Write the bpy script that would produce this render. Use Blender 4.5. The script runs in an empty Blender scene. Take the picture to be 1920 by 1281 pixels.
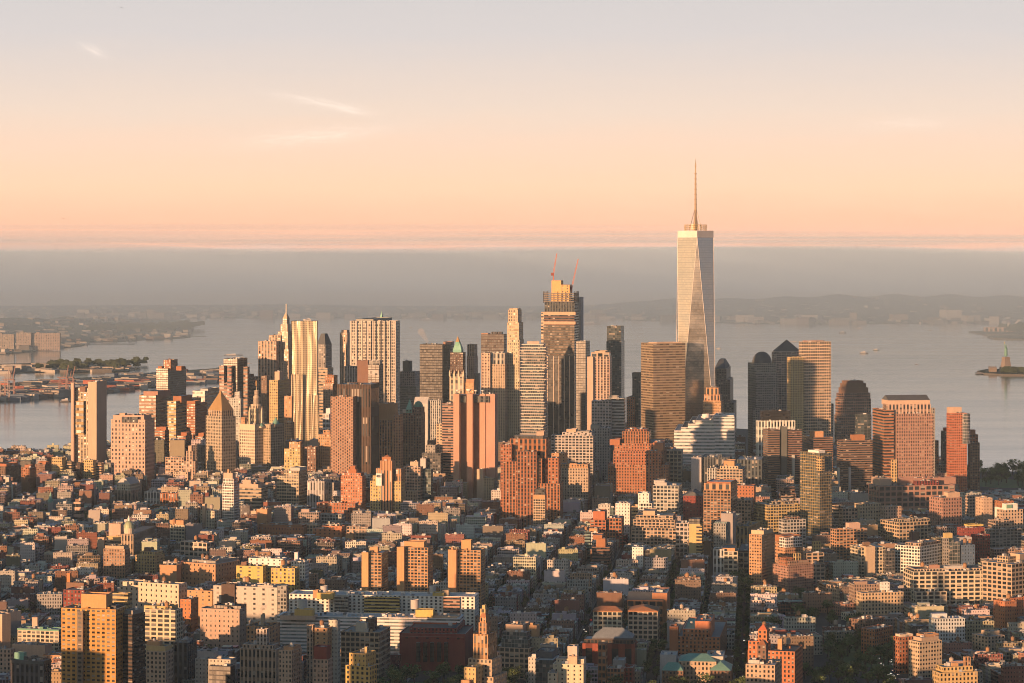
import bpy, math, random
from mathutils import Vector
SC = bpy.context.scene
COL = SC.collection
# ------------------------------------------------------------------ camera
F, CX, HY, CH = 4900.0, 960.0, 480.0, 373.0      # focal length / principal column / horizon row in photo pixels, eye height in metres
cam_d = bpy.data.cameras.new('camera')
cam = bpy.data.objects.new('camera', cam_d)
COL.objects.link(cam)
cam.location = (0, 0, CH)
cam.rotation_euler = (math.radians(90), 0, 0)
cam_d.sensor_width = 36.0
cam_d.lens = 36.0 * F / 1920.0
cam_d.shift_y = -(1281 / 2 - HY) / 1920.0
cam_d.clip_start = 1.0
cam_d.clip_end = 90000.0
SC.camera = cam
# ------------------------------------------------------------------ light
SUN_AZ, SUN_EL = 36.0, 3.8                       # degrees behind-left of the view axis, elevation
HAZE, FOG = 1.7e-5, 1.8e-4
az, el = math.radians(SUN_AZ), math.radians(SUN_EL)
TOSUN = Vector((-math.sin(az) * math.cos(el), -math.cos(az) * math.cos(el), math.sin(el)))
sd = bpy.data.lights.new('sun', 'SUN')
sd.energy = 5.0
sd.angle = math.radians(0.5)
sd.color = (1.0, 0.53, 0.262)
so = bpy.data.objects.new('sun', sd)
COL.objects.link(so)
so.rotation_euler = TOSUN.to_track_quat('Z', 'Y').to_euler()
SC.view_settings.view_transform = 'Standard'
SC.view_settings.look = 'None'
SC.view_settings.exposure = 0.92
SC.view_settings.gamma = 1.0
SC.view_settings.use_curve_mapping = False
SC.cycles.use_denoising = True
SC.cycles.filter_width = 1.0
SC.cycles.max_bounces = 4
SC.cycles.diffuse_bounces = 2
SC.cycles.glossy_bounces = 2
SC.cycles.transparent_max_bounces = 8
SC.cycles.volume_bounces = 0
SC.cycles.sample_clamp_indirect = 4.0


class NT:
    """tiny node-tree writer"""
    def __init__(s, nt):
        s.t = nt
        nt.nodes.clear()

    def n(s, typ, **kw):
        nd = s.t.nodes.new(typ)
        for k, v in kw.items():
            setattr(nd, k, v)
        return nd

    def put(s, sock, v):
        if hasattr(v, 'is_output') or hasattr(v, 'links'):
            s.t.links.new(v, sock)
        else:
            sock.default_value = v

    def m(s, op, a, b=0.0, c=None, clamp=False):
        nd = s.n('ShaderNodeMath', operation=op, use_clamp=clamp)
        s.put(nd.inputs[0], a)
        s.put(nd.inputs[1], b)
        if c is not None:
            s.put(nd.inputs[2], c)
        return nd.outputs[0]

    def mix(s, fac, a, b, blend='MIX'):
        nd = s.n('ShaderNodeMix', data_type='RGBA', blend_type=blend)
        s.put(nd.inputs[0], fac)
        s.put(nd.inputs[6], a)
        s.put(nd.inputs[7], b)
        return nd.outputs[2]

    def mixf(s, fac, a, b):
        nd = s.n('ShaderNodeMix', data_type='FLOAT')
        s.put(nd.inputs[0], fac)
        s.put(nd.inputs[2], a)
        s.put(nd.inputs[3], b)
        return nd.outputs[0]

    def ramp(s, fac, stops, interp='LINEAR'):
        nd = s.n('ShaderNodeValToRGB')
        cr = nd.color_ramp
        cr.interpolation = interp
        while len(cr.elements) < len(stops):
            cr.elements.new(0.5)
        for e, (p, c) in zip(cr.elements, stops):
            e.position = p
            e.color = (c[0], c[1], c[2], 1)
        s.put(nd.inputs[0], fac)
        return nd.outputs[0]

    def noise(s, vec, scale, detail=2.0, rough=0.5):
        nd = s.n('ShaderNodeTexNoise')
        if vec is not None:
            s.put(nd.inputs['Vector'], vec)
        nd.inputs['Scale'].default_value = scale
        nd.inputs['Detail'].default_value = detail
        nd.inputs['Roughness'].default_value = rough
        return nd.outputs[0]

    def xyz(s, x, y, z=0.0):
        nd = s.n('ShaderNodeCombineXYZ')
        s.put(nd.inputs[0], x)
        s.put(nd.inputs[1], y)
        s.put(nd.inputs[2], z)
        return nd.outputs[0]

    def sep(s, v):
        nd = s.n('ShaderNodeSeparateXYZ')
        s.put(nd.inputs[0], v)
        return nd.outputs


# ------------------------------------------------------------------ world: dawn sky
def make_world():
    w = bpy.data.worlds.new("World")
    SC.world = w
    w.use_nodes = True
    T = NT(w.node_tree)
    tc = T.n('ShaderNodeTexCoord')
    X, Y, Z = T.sep(tc.outputs['Generated'])
    azm = T.m('ARCTAN2', X, Y)
    # thin uneven top of the far fog bank
    wob = T.noise(T.xyz(T.m('MULTIPLY', azm, 30.0), T.m('MULTIPLY', Z, 160.0)), 1.0, 3.0, 0.55)
    zz = T.m('ADD', Z, T.m('MULTIPLY', T.m('SUBTRACT', wob, 0.5), 0.0065))
    fac = T.m('DIVIDE', T.m('ADD', zz, 0.05), 0.25, clamp=True)

    def P(z):
        return (z + 0.05) / 0.25
    stops = [(P(-0.05), (0.36, 0.43, 0.46)), (P(-0.020), (0.47, 0.51, 0.53)), (P(-0.009), (0.60, 0.545, 0.54)),
             (P(0.0022), (0.72, 0.47, 0.38)), (P(0.0042), (0.78, 0.415, 0.29)), (P(0.013), (0.84, 0.45, 0.29)), (P(0.026), (0.83, 0.52, 0.345)),
             (P(0.055), (0.67, 0.53, 0.435)), (P(0.085), (0.53, 0.485, 0.47)), (P(0.13), (0.44, 0.435, 0.44)), (P(0.20), (0.26, 0.30, 0.36))]
    low = T.ramp(fac, stops)
    sky = T.n('ShaderNodeTexSky', sky_type='NISHITA')
    sky.sun_disc = False
    sky.sun_elevation = el
    sky.sun_rotation = math.radians(180 + SUN_AZ)
    sky.altitude = 300
    sky.air_density = 1.0
    sky.dust_density = 1.5
    nish = T.mix(1.0, sky.outputs[0], (0.078, 0.116, 0.152, 1), 'MULTIPLY')
    up = T.n('ShaderNodeMapRange', interpolation_type='SMOOTHSTEP')
    T.put(up.inputs[0], Z)
    up.inputs[1].default_value = 0.12
    up.inputs[2].default_value = 0.40
    base = T.mix(up.outputs[0], low, nish)
    # warmer towards the east, dusky blue over the point opposite the sun
    def side(lo, hi, sgn):
        q = T.n('ShaderNodeMapRange', interpolation_type='SMOOTHSTEP')
        T.put(q.inputs[0], T.m('MULTIPLY', X, sgn))
        q.inputs[1].default_value, q.inputs[2].default_value = lo, hi
        return q.outputs[0]
    base = T.mix(1.0, base, T.mix(side(.30, .85, 1.0), (1, 1, 1, 1), (.42, .50, .66, 1)), 'MULTIPLY')
    base = T.mix(1.0, base, T.mix(side(.35, .90, -1.0), (1, 1, 1, 1), (1.5, 1.22, .86, 1)), 'MULTIPLY')
    # the dawn side of the sky, round the sun's bearing
    gl = T.m('ADD', T.m('MULTIPLY', X, -math.sin(az)), T.m('MULTIPLY', Y, -math.cos(az)))
    gl = T.m('POWER', T.m('MULTIPLY', T.m('ADD', gl, 0.15), 0.87, clamp=True), 1.5)
    gl = T.m('MULTIPLY', gl, T.m('EXPONENT', T.m('MULTIPLY', T.m('ABSOLUTE', Z), -8.0)))
    gl = T.m('MULTIPLY', gl, T.m('GREATER_THAN', Z, 0.0))
    base = T.mix(1.0, base, T.mix(gl, (0, 0, 0, 1), (0.85, 0.54, 0.28, 1)), 'ADD')
    # wisps of cirrus, in sky directions

    def wisp(a0, e0, sa, se, slope, amt, base):
        da = T.m('SUBTRACT', azm, a0)
        de = T.m('SUBTRACT', T.m('SUBTRACT', Z, e0), T.m('MULTIPLY', da, slope))
        g = T.m('ADD', T.m('POWER', T.m('DIVIDE', T.m('ABSOLUTE', da), sa), 2.0), T.m('POWER', T.m('DIVIDE', T.m('ABSOLUTE', de), se), 2.0))
        g = T.m('EXPONENT', T.m('MULTIPLY', g, -1.0))
        nz = T.noise(T.xyz(T.m('MULTIPLY', da, 140.0), T.m('MULTIPLY', de, 900.0)), 1.0, 4.0, 0.65)
        nz = T.m('MULTIPLY', T.m('SUBTRACT', nz, 0.30), 2.6, clamp=True)
        return T.mix(T.m('MULTIPLY', T.m('MULTIPLY', g, nz), amt), base, (1.0, 0.84, 0.72, 1))
    base = wisp(-0.0735, 0.0585, 0.0150, 0.0016, -0.17, 0.36, base)
    base = wisp(-0.0620, 0.0555, 0.0060, 0.0012, -0.17, 0.35, base)
    base = wisp(-0.159, 0.0775, 0.0040, 0.0016, -0.40, 0.4, base)
    base = wisp(-0.0760, 0.0455, 0.0240, 0.0028, 0.10, 0.35, base)
    base = wisp(0.150, 0.0500, 0.0150, 0.0024, 0.02, 0.20, base)
    bg = T.n('ShaderNodeBackground')
    T.put(bg.inputs[0], base)
    bg.inputs[1].default_value = 0.74
    out = T.n('ShaderNodeOutputWorld')
    T.t.links.new(bg.outputs[0], out.inputs[0])


make_world()

# ------------------------------------------------------------------ materials
MATS = {}


def new_mat(name):
    m = bpy.data.materials.new(name)
    m.use_nodes = True
    MATS[name] = m
    return m, NT(m.node_tree)


def finish(T, base, rough, metal=0.0, spec=0.5, normal=None):
    b = T.n('ShaderNodeBsdfPrincipled')
    T.put(b.inputs['Base Color'], base)
    T.put(b.inputs['Roughness'], rough)
    T.put(b.inputs['Metallic'], metal)
    T.put(b.inputs['Specular IOR Level'], spec)
    if normal is not None:
        T.put(b.inputs['Normal'], normal)
    o = T.n('ShaderNodeOutputMaterial')
    T.t.links.new(b.outputs[0], o.inputs[0])


def attr(T):
    a = T.n('ShaderNodeAttribute', attribute_name='Col')
    return a.outputs[0]


def weather(T, col, lo=0.80, hi=1.14, scale=0.06):
    g = T.n('ShaderNodeNewGeometry')
    x, y, z = T.sep(g.outputs['Position'])
    n = T.noise(T.xyz(x, y, T.m('MULTIPLY', z, 0.35)), scale, 5.0, 0.65)
    n2 = T.noise(g.outputs['Position'], 0.55, 2.0, 0.6)
    n3 = T.noise(T.xyz(T.m('MULTIPLY', x, .9), T.m('MULTIPLY', y, .9), T.m('MULTIPLY', z, .045)), 1.0, 3.0, 0.6)
    f = T.m('MULTIPLY', T.m('MULTIPLY', T.mixf(n, lo, hi), T.mixf(n2, 0.84, 1.14)), T.mixf(n3, 0.80, 1.16))
    return T.mix(1.0, col, T.xyz(f, f, f), 'MULTIPLY')


# style: window width, window height, spandrel tone in window columns, pier tone in window rows, glass colour, share of pale blinds, glass roughness, wall metallic
STY = {
    'P': (0.46, 0.56, 0.93, 1.0, (0.020, 0.024, 0.028), 0.22, 0.10, 0.0),
    'Q': (0.58, 0.46, 0.86, 1.0, (0.020, 0.024, 0.028), 0.30, 0.10, 0.0),
    'L': (0.74, 0.62, 0.90, 1.0, (0.022, 0.028, 0.032), 0.16, 0.09, 0.0),
    'R': (1.00, 0.50, 1.0, 1.0, (0.022, 0.027, 0.032), 0.12, 0.10, 0.0),
    'V': (0.52, 0.64, 0.50, 1.0, (0.018, 0.022, 0.026), 0.15, 0.10, 0.0),
    'G': (0.90, 0.80, 0.70, 1.0, (0.050, 0.066, 0.070), 0.10, 0.07, 0.0),
    'D': (0.90, 0.74, 0.80, 1.0, (0.010, 0.0095, 0.0095), 0.0, 0.26, 0.0),
    'S': (0.26, 0.42, 1.0, 1.0, (0.020, 0.024, 0.028), 0.20, 0.10, 0.0),
    'W': (0.48, 0.58, 0.92, 1.0, (0.030, 0.026, 0.024), 0.05, 0.12, 0.0),
    'Y': (0.50, 0.54, 0.85, 1.0, (0.030, 0.036, 0.040), 0.12, 0.12, 0.15),
    'M': (1.00, 0.56, 1.0, 1.0, (0.115, 0.085, 0.06), 0.05, 0.14, 0.0),
    'K': (1.00, 0.46, 1.0, 1.0, (0.17, 0.20, 0.20), 0.10, 0.12, 0.0),
    'B': (0.0, 0.0, 1.0, 1.0, (0.02, 0.02, 0.02), 0.0, 0.1, 0.0),
}


def make_facade(key, p):
    wu, wv, su, sv, gc, blind, grough, metal = p
    m, T = new_mat('facade_' + key)
    wall = weather(T, attr(T))
    if wu <= 0:
        finish(T, wall, 0.86, 0.0, 0.25)
        return
    uv = T.n('ShaderNodeUVMap', uv_map='UVMap')
    u, v, _ = T.sep(uv.outputs[0])
    iu, iv = T.m('FLOOR', u), T.m('FLOOR', v)
    if key == 'W':
        v = T.m('ADD', v, T.m('MULTIPLY', T.m('MODULO', iu, 2.0), 0.5))
        iv = T.m('FLOOR', v)
    fu, fv = T.m('SUBTRACT', u, iu), T.m('SUBTRACT', v, iv)
    mu = T.m('LESS_THAN', T.m('ABSOLUTE', T.m('SUBTRACT', fu, 0.5)), wu / 2) if wu < 1 else None
    mv = T.m('LESS_THAN', T.m('ABSOLUTE', T.m('SUBTRACT', fv, 0.52)), wv / 2)
    win = mv if mu is None else T.m('MULTIPLY', mu, mv)
    wn = T.n('ShaderNodeTexWhiteNoise', noise_dimensions='2D')
    T.put(wn.inputs['Vector'], T.xyz(iu, iv))
    rnd = wn.outputs['Value']
    wn2 = T.n('ShaderNodeTexWhiteNoise', noise_dimensions='2D')
    T.put(wn2.inputs['Vector'], T.xyz(T.m('ADD', iu, 37.0), iv))
    rnd2 = wn2.outputs['Value']
    if mu is not None:
        tone = T.m('SUBTRACT', 1.0, T.m('MULTIPLY', mu, 1.0 - su))
        wall = T.mix(1.0, wall, T.xyz(tone, tone, tone), 'MULTIPLY')
    g = T.mix(rnd2, (gc[0] * 0.5, gc[1] * 0.5, gc[2] * 0.5, 1), (gc[0] * 1.6, gc[1] * 1.6, gc[2] * 1.6, 1))
    # drawn blinds hang from the top of the pane to a random height
    drop = T.m('GREATER_THAN', fv, T.mixf(rnd2, 0.25, 0.75))
    bl = T.m('MULTIPLY', T.m('LESS_THAN', rnd, blind), drop)
    g = T.mix(bl, g, (0.30, 0.27, 0.23, 1))
    ge = T.n('ShaderNodeNewGeometry')
    off = T.n('ShaderNodeVectorMath', operation='SUBTRACT')
    T.put(off.inputs[0], wn.outputs['Color'])
    off.inputs[1].default_value = (0.5, 0.5, 0.5)
    sc_ = T.n('ShaderNodeVectorMath', operation='SCALE')
    T.put(sc_.inputs[0], off.outputs[0])
    T.put(sc_.inputs['Scale'], T.m('MULTIPLY', win, 0.018 if key in 'DGR' else 0.045))
    ad = T.n('ShaderNodeVectorMath', operation='ADD')
    T.put(ad.inputs[0], ge.outputs['Normal'])
    T.put(ad.inputs[1], sc_.outputs[0])
    nm = T.n('ShaderNodeVectorMath', operation='NORMALIZE')
    T.put(nm.inputs[0], ad.outputs[0])
    finish(T, T.mix(win, wall, g), T.mixf(win, 0.84 if metal == 0 else 0.5, T.mixf(rnd2, grough, grough + 0.12)),
           T.m('MULTIPLY', T.m('SUBTRACT', 1.0, win), metal) if metal else 0.0, T.mixf(win, 0.25, 0.62), nm.outputs[0])


for k_, p_ in STY.items():
    make_facade(k_, p_)

m, T = new_mat('roofing')
finish(T, weather(T, attr(T), 0.62, 1.25, 0.12), 0.8, 0.0, 0.3)
m, T = new_mat('metalwork')
finish(T, weather(T, attr(T), 0.9, 1.1, 0.2), 0.45, 0.3, 0.5)
m, T = new_mat('copper')
finish(T, weather(T, attr(T), 0.7, 1.25, 0.15), 0.55, 0.2, 0.4)
m, T = new_mat('foliage')
g_ = T.n('ShaderNodeNewGeometry')
n_ = T.noise(g_.outputs['Position'], 0.12, 2.0, 0.5)
finish(T, T.mix(1.0, T.mix(n_, (0.045, 0.08, 0.036, 1), (0.12, 0.16, 0.065, 1)), attr(T), 'MULTIPLY'), 0.75, 0.0, 0.2)
m, T = new_mat('bark')
finish(T, attr(T), 0.9, 0.0, 0.1)
m, T = new_mat('asphalt')
finish(T, weather(T, attr(T), 0.7, 1.2, 0.03), 0.9, 0.0, 0.2)
m, T = new_mat('paint')
finish(T, attr(T), 0.35, 0.0, 0.5)


def uneven(T):
    """slightly out-of-true panels: the mirrored sky breaks up"""
    ge = T.n('ShaderNodeNewGeometry')
    x, y, z = T.sep(ge.outputs['Position'])
    nz = T.n('ShaderNodeTexNoise')
    T.put(nz.inputs['Vector'], T.xyz(x, y, T.m('MULTIPLY', z, 2.2)))
    nz.inputs['Scale'].default_value = 0.022
    nz.inputs['Detail'].default_value = 3.0
    off = T.n('ShaderNodeVectorMath', operation='SUBTRACT')
    T.put(off.inputs[0], nz.outputs['Color'])
    off.inputs[1].default_value = (0.5, 0.5, 0.5)
    sc_ = T.n('ShaderNodeVectorMath', operation='SCALE')
    T.put(sc_.inputs[0], off.outputs[0])
    sc_.inputs['Scale'].default_value = 0.08
    ad = T.n('ShaderNodeVectorMath', operation='ADD')
    T.put(ad.inputs[0], ge.outputs['Normal'])
    T.put(ad.inputs[1], sc_.outputs[0])
    nm = T.n('ShaderNodeVectorMath', operation='NORMALIZE')
    T.put(nm.inputs[0], ad.outputs[0])
    return nm.outputs[0]


# mirror glass of the tall faceted tower: floors as thin dark joints
m, T = new_mat('mirror_glass')
uv_ = T.n('ShaderNodeUVMap', uv_map='UVMap')
u_, v_, _z = T.sep(uv_.outputs[0])
fl_ = T.m('LESS_THAN', T.m('FRACT', v_), 0.14)
wn_ = T.n('ShaderNodeTexWhiteNoise', noise_dimensions='2D')
T.put(wn_.inputs['Vector'], T.xyz(T.m('FLOOR', u_), T.m('FLOOR', v_)))
col_ = T.mix(fl_, T.mix(wn_.outputs[0], (0.66, 0.66, 0.66, 1), (0.74, 0.74, 0.74, 1)), (0.42, 0.41, 0.40, 1))
finish(T, T.mix(1.0, col_, attr(T), 'MULTIPLY'), T.mixf(wn_.outputs[0], 0.10, 0.14), 0.80, 0.6, uneven(T))


def make_water():
    m, T = new_mat('water')
    g = T.n('ShaderNodeNewGeometry')
    x, y, z = T.sep(g.outputs['Position'])
    n1 = T.noise(T.xyz(T.m('MULTIPLY', x, 0.010), T.m('MULTIPLY', y, 0.022)), 1.0, 3.0, 0.5)
    n2 = T.noise(T.xyz(T.m('MULTIPLY', x, 0.0011), T.m('MULTIPLY', y, 0.0042)), 1.0, 4.0, 0.6)
    n3 = T.noise(T.xyz(T.m('MULTIPLY', x, 0.06), T.m('MULTIPLY', y, 0.09)), 1.0, 3.0, 0.6)
    b = T.n('ShaderNodeBump')
    b.inputs['Strength'].default_value = 0.55
    b.inputs['Distance'].default_value = 0.6
    T.put(b.inputs['Height'], T.m('ADD', T.m('MULTIPLY', n1, T.mixf(n2, 0.3, 1.3)), T.m('MULTIPLY', n3, 0.22)))
    finish(T, (0.05, 0.10, 0.10, 1), T.mixf(n2, 0.02, 0.22), 0.0, 0.5, b.outputs[0])


make_water()

C = {'cream': (.56, .48, .37), 'tan': (.43, .33, .24), 'gold': (.50, .37, .18), 'orange': (.46, .27, .15), 'brick': (.30, .14, .085), 'red': (.22, .055, .045),
     'brown': (.20, .125, .09), 'dkbrown': (.10, .068, .055), 'grey': (.29, .28, .26), 'lgrey': (.44, .43, .41), 'dgrey': (.12, .12, .12), 'white': (.70, .68, .64),
     'pink': (.49, .36, .27), 'black': (.035, .033, .032), 'teal': (.17, .24, .24), 'yellow': (.56, .41, .14), 'blue': (.10, .15, .23), 'green': (.16, .32, .23),
     'lime': (.48, .44, .38), 'copper': (.20, .40, .32), 'steel': (.40, .40, .40), 'terra': (.36, .17, .09), 'rust': (.33, .145, .075), 'buff': (.50, .39, .27),
     'silver': (.52, .53, .54), 'goldleaf': (.38, .24, .10), 'slate': (.10, .11, .12), 'rose': (.34, .21, .155)}


def hue(c):
    return C[c] if isinstance(c, str) else c


# ------------------------------------------------------------------ mesh building
class MB:
    def __init__(s):
        s.v, s.f, s.mi, s.uv, s.col, s.mats = [], [], [], [], [], []

    def face(s, pts, mat, col, uvs=None):
        i = len(s.v)
        s.v.extend(pts)
        n = len(pts)
        s.f.append(tuple(range(i, i + n)))
        if mat not in s.mats:
            s.mats.append(mat)
        s.mi.append(s.mats.index(mat))
        s.uv.extend(uvs if uvs else [(0.0, 0.0)] * n)
        s.col.extend([(col[0], col[1], col[2], 1.0)] * n)

    def build(s, name, parent=None, origin=None):
        me = bpy.data.meshes.new(name)
        v = s.v if origin is None else [(p[0] - origin[0], p[1] - origin[1], p[2] - origin[2]) for p in s.v]
        me.from_pydata(v, [], s.f)
        for mt in s.mats:
            me.materials.append(MATS[mt])
        me.polygons.foreach_set('material_index', s.mi)
        ul = me.uv_layers.new(name='UVMap')
        ul.data.foreach_set('uv', [c for p in s.uv for c in p])
        ca = me.color_attributes.new('Col', 'FLOAT_COLOR', 'CORNER')
        ca.data.foreach_set('color', [c for p in s.col for c in p])
        me.update()
        o = bpy.data.objects.new(name, me)
        COL.objects.link(o)
        if parent is not None:
            o.parent = parent
        return o


RN = random.Random(7)


def thing(name, label, cat, loc=(0, 0, 0), group=None):
    o = bpy.data.objects.new(name, None)
    COL.objects.link(o)
    o.location = loc
    o.empty_display_size = 1.0
    tag(o, label, cat, group)
    return o


def tag(o, label, cat, group=None, kind=None):
    if label:
        o['label'] = label
    if cat:
        o['category'] = cat
    if group:
        o['group'] = group
    if kind:
        o['kind'] = kind


def kind(o, k, label=None):
    o['kind'] = k
    if label:
        o['label'] = label
    return o


def gx(px, Y):
    return (px - CX) / F * Y


def gz(py, Y):
    return CH - (py - HY) * Y / F


def prism(mb, P, z0, z1, sty, col, fl=3.6, bay=3.4, cap=None):
    """vertical walls round polygon P (counter-clockwise from above), window grid fitted to whole bays and storeys"""
    nv = max(1, round((z1 - z0) / fl))
    k = RN.randint(0, 400)
    n = len(P)
    for i in range(n):
        a, b = P[i], P[(i + 1) % n]
        w = math.hypot(b[0] - a[0], b[1] - a[1])
        nu = max(1, round(w / bay))
        u0, v0 = k * 50 + i * 60, 0
        mb.face([(a[0], a[1], z0), (b[0], b[1], z0), (b[0], b[1], z1), (a[0], a[1], z1)], 'facade_' + sty, col,
                [(u0, v0), (u0 + nu, v0), (u0 + nu, nv), (u0, nv)])
    if cap is not None:
        mb.face([(p[0], p[1], z1) for p in P], 'roofing', cap)


def inset(P, d):
    cx = sum(p[0] for p in P) / len(P)
    cy = sum(p[1] for p in P) / len(P)
    r = 1e9
    for i in range(len(P)):
        a, b = P[i], P[(i + 1) % len(P)]
        L = math.hypot(b[0] - a[0], b[1] - a[1]) + 1e-9
        r = min(r, abs((cx - a[0]) * (b[1] - a[1]) - (cy - a[1]) * (b[0] - a[0])) / L)
    s = max(0.05, 1 - d / max(r, 0.01))
    return [(cx + (p[0] - cx) * s, cy + (p[1] - cy) * s) for p in P]


def parapet(mb, P, z1, col, rcol, h=0.9, t=0.5):
    """coping ring, inner parapet faces and a sunk roof deck"""
    Q = inset(P, t)
    n = len(P)
    cc = tuple(min(0.75, c * 1.15 + 0.03) for c in col) if int(abs(P[0][0]) * 10) % 5 > 1 else (.58, .57, .55)
    for i in range(n):
        a, b, qa, qb = P[i], P[(i + 1) % n], Q[i], Q[(i + 1) % n]
        mb.face([(a[0], a[1], z1), (b[0], b[1], z1), (qb[0], qb[1], z1), (qa[0], qa[1], z1)], 'facade_B', cc)
        mb.face([(qb[0], qb[1], z1), (qb[0], qb[1], z1 - h), (qa[0], qa[1], z1 - h), (qa[0], qa[1], z1)], 'facade_B', col)
    mb.face([(q[0], q[1], z1 - h) for q in Q], 'roofing', rcol)


def rect(cx, cy, w, d, rot):
    c, s = math.cos(rot), math.sin(rot)
    return [(cx + x * c - y * s, cy + x * s + y * c) for x, y in ((-w / 2, -d / 2), (w / 2, -d / 2), (w / 2, d / 2), (-w / 2, d / 2))]


def block(mb, cx, cy, w, d, rot, z0, z1, col, mat='facade_B', top=None):
    P = rect(cx, cy, w, d, rot)
    for i in range(4):
        a, b = P[i], P[(i + 1) % 4]
        mb.face([(a[0], a[1], z0), (b[0], b[1], z0), (b[0], b[1], z1), (a[0], a[1], z1)], mat, col)
    mb.face([(p[0], p[1], z1) for p in P], 'roofing' if mat == 'facade_B' else mat, top or col)


def lathe(mb, cx, cy, prof, n, mat, col):
    for (r0, z0), (r1, z1) in zip(prof[:-1], prof[1:]):
        for i in range(n):
            a0, a1 = 2 * math.pi * i / n, 2 * math.pi * (i + 1) / n
            p = [(cx + r0 * math.cos(a0), cy + r0 * math.sin(a0), z0), (cx + r0 * math.cos(a1), cy + r0 * math.sin(a1), z0),
                 (cx + r1 * math.cos(a1), cy + r1 * math.sin(a1), z1), (cx + r1 * math.cos(a0), cy + r1 * math.sin(a0), z1)]
            if r0 < 1e-4:
                p = [p[0], p[2], p[3]]
            elif r1 < 1e-4:
                p = [p[0], p[1], p[2]]
            mb.face(p, mat, col)


def bar(mb, a, b, w, mat, col):
    """square bar between two points"""
    a, b = Vector(a), Vector(b)
    d = (b - a).normalized()
    s = d.cross(Vector((0, 0, 1)))
    if s.length < 1e-3:
        s = Vector((1, 0, 0))
    s = s.normalized() * w / 2
    t = d.cross(s).normalized() * w / 2
    q = [s + t, s - t, -s - t, -s + t]
    for i in range(4):
        e, f = q[i], q[(i + 1) % 4]
        mb.face([tuple(a + e), tuple(a + f), tuple(b + f), tuple(b + e)], mat, col)
    mb.face([tuple(b + e) for e in q], mat, col)


RC = [(.20, .20, .20), (.30, .30, .30), (.45, .46, .47), (.12, .12, .12), (.36, .34, .31), (.55, .56, .57), (.25, .22, .20)]
FOOT = []      # footprints of hand-placed buildings (x, y, radius, polygon)
HEROES = []    # (short phrase, px, row of the roof, polygon centre)


def corners(xa, xc, xb, Y, r, dep=25.0):
    rr = math.radians(r)
    sr, cr = math.sin(rr), math.cos(rr)
    ka, kc, kb = (xa - CX) / F, (xc - CX) / F, (xb - CX) / F
    cx, cy = kc * Y, Y
    if abs(xc - xa) < 0.7:
        wl = dep
    else:
        wl = (cx - ka * cy) / (cr + ka * sr)
    if abs(xb - xc) < 0.7:
        wr = dep
    else:
        den = sr - kb * cr
        wr = (kb * cy - cx) / den if den > 0.02 else 70.0
    wl = min(max(wl, 2.0), 190.0)
    wr = min(max(wr, 2.0), 190.0)
    if abs(xc - xa) >= 0.7 and abs(xb - xc) >= 0.7:
        wl, wr = max(wl, min(15.0, .6 * wr)), max(wr, min(15.0, .6 * wl))
    a, b = (-cr, sr), (sr, cr)
    return [(cx, cy), (cx + wr * b[0], cy + wr * b[1]), (cx + wr * b[0] + wl * a[0], cy + wr * b[1] + wl * a[1]), (cx + wl * a[0], cy + wl * a[1])]


def roof_clutter(mb, P, z, rng, col, n, hmax=3.0):
    """small plant, vents and ducts standing on a roof deck"""
    c, rr, k, l = P[0], P[1], P[2], P[3]
    ang = math.atan2(rr[1] - c[1], rr[0] - c[0])
    for _ in range(n):
        a, b = rng.uniform(.12, .88), rng.uniform(.12, .88)
        x = c[0] + (rr[0] - c[0]) * a + (l[0] - c[0]) * b
        y = c[1] + (rr[1] - c[1]) * a + (l[1] - c[1]) * b
        w, d, h = rng.uniform(1.0, 3.6), rng.uniform(1.0, 3.6), rng.uniform(.7, hmax)
        g = rng.choice([.62, .5, .3, .16, .42, .1, .55])
        cc = rng.choice([(g, g, g * .97), (g, g * .98, g * .93), (g * .8, g * .85, g * .9), tuple(q * .9 for q in col)])
        block(mb, x, y, w, d, ang, z, z + h, cc, 'facade_B')


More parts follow.
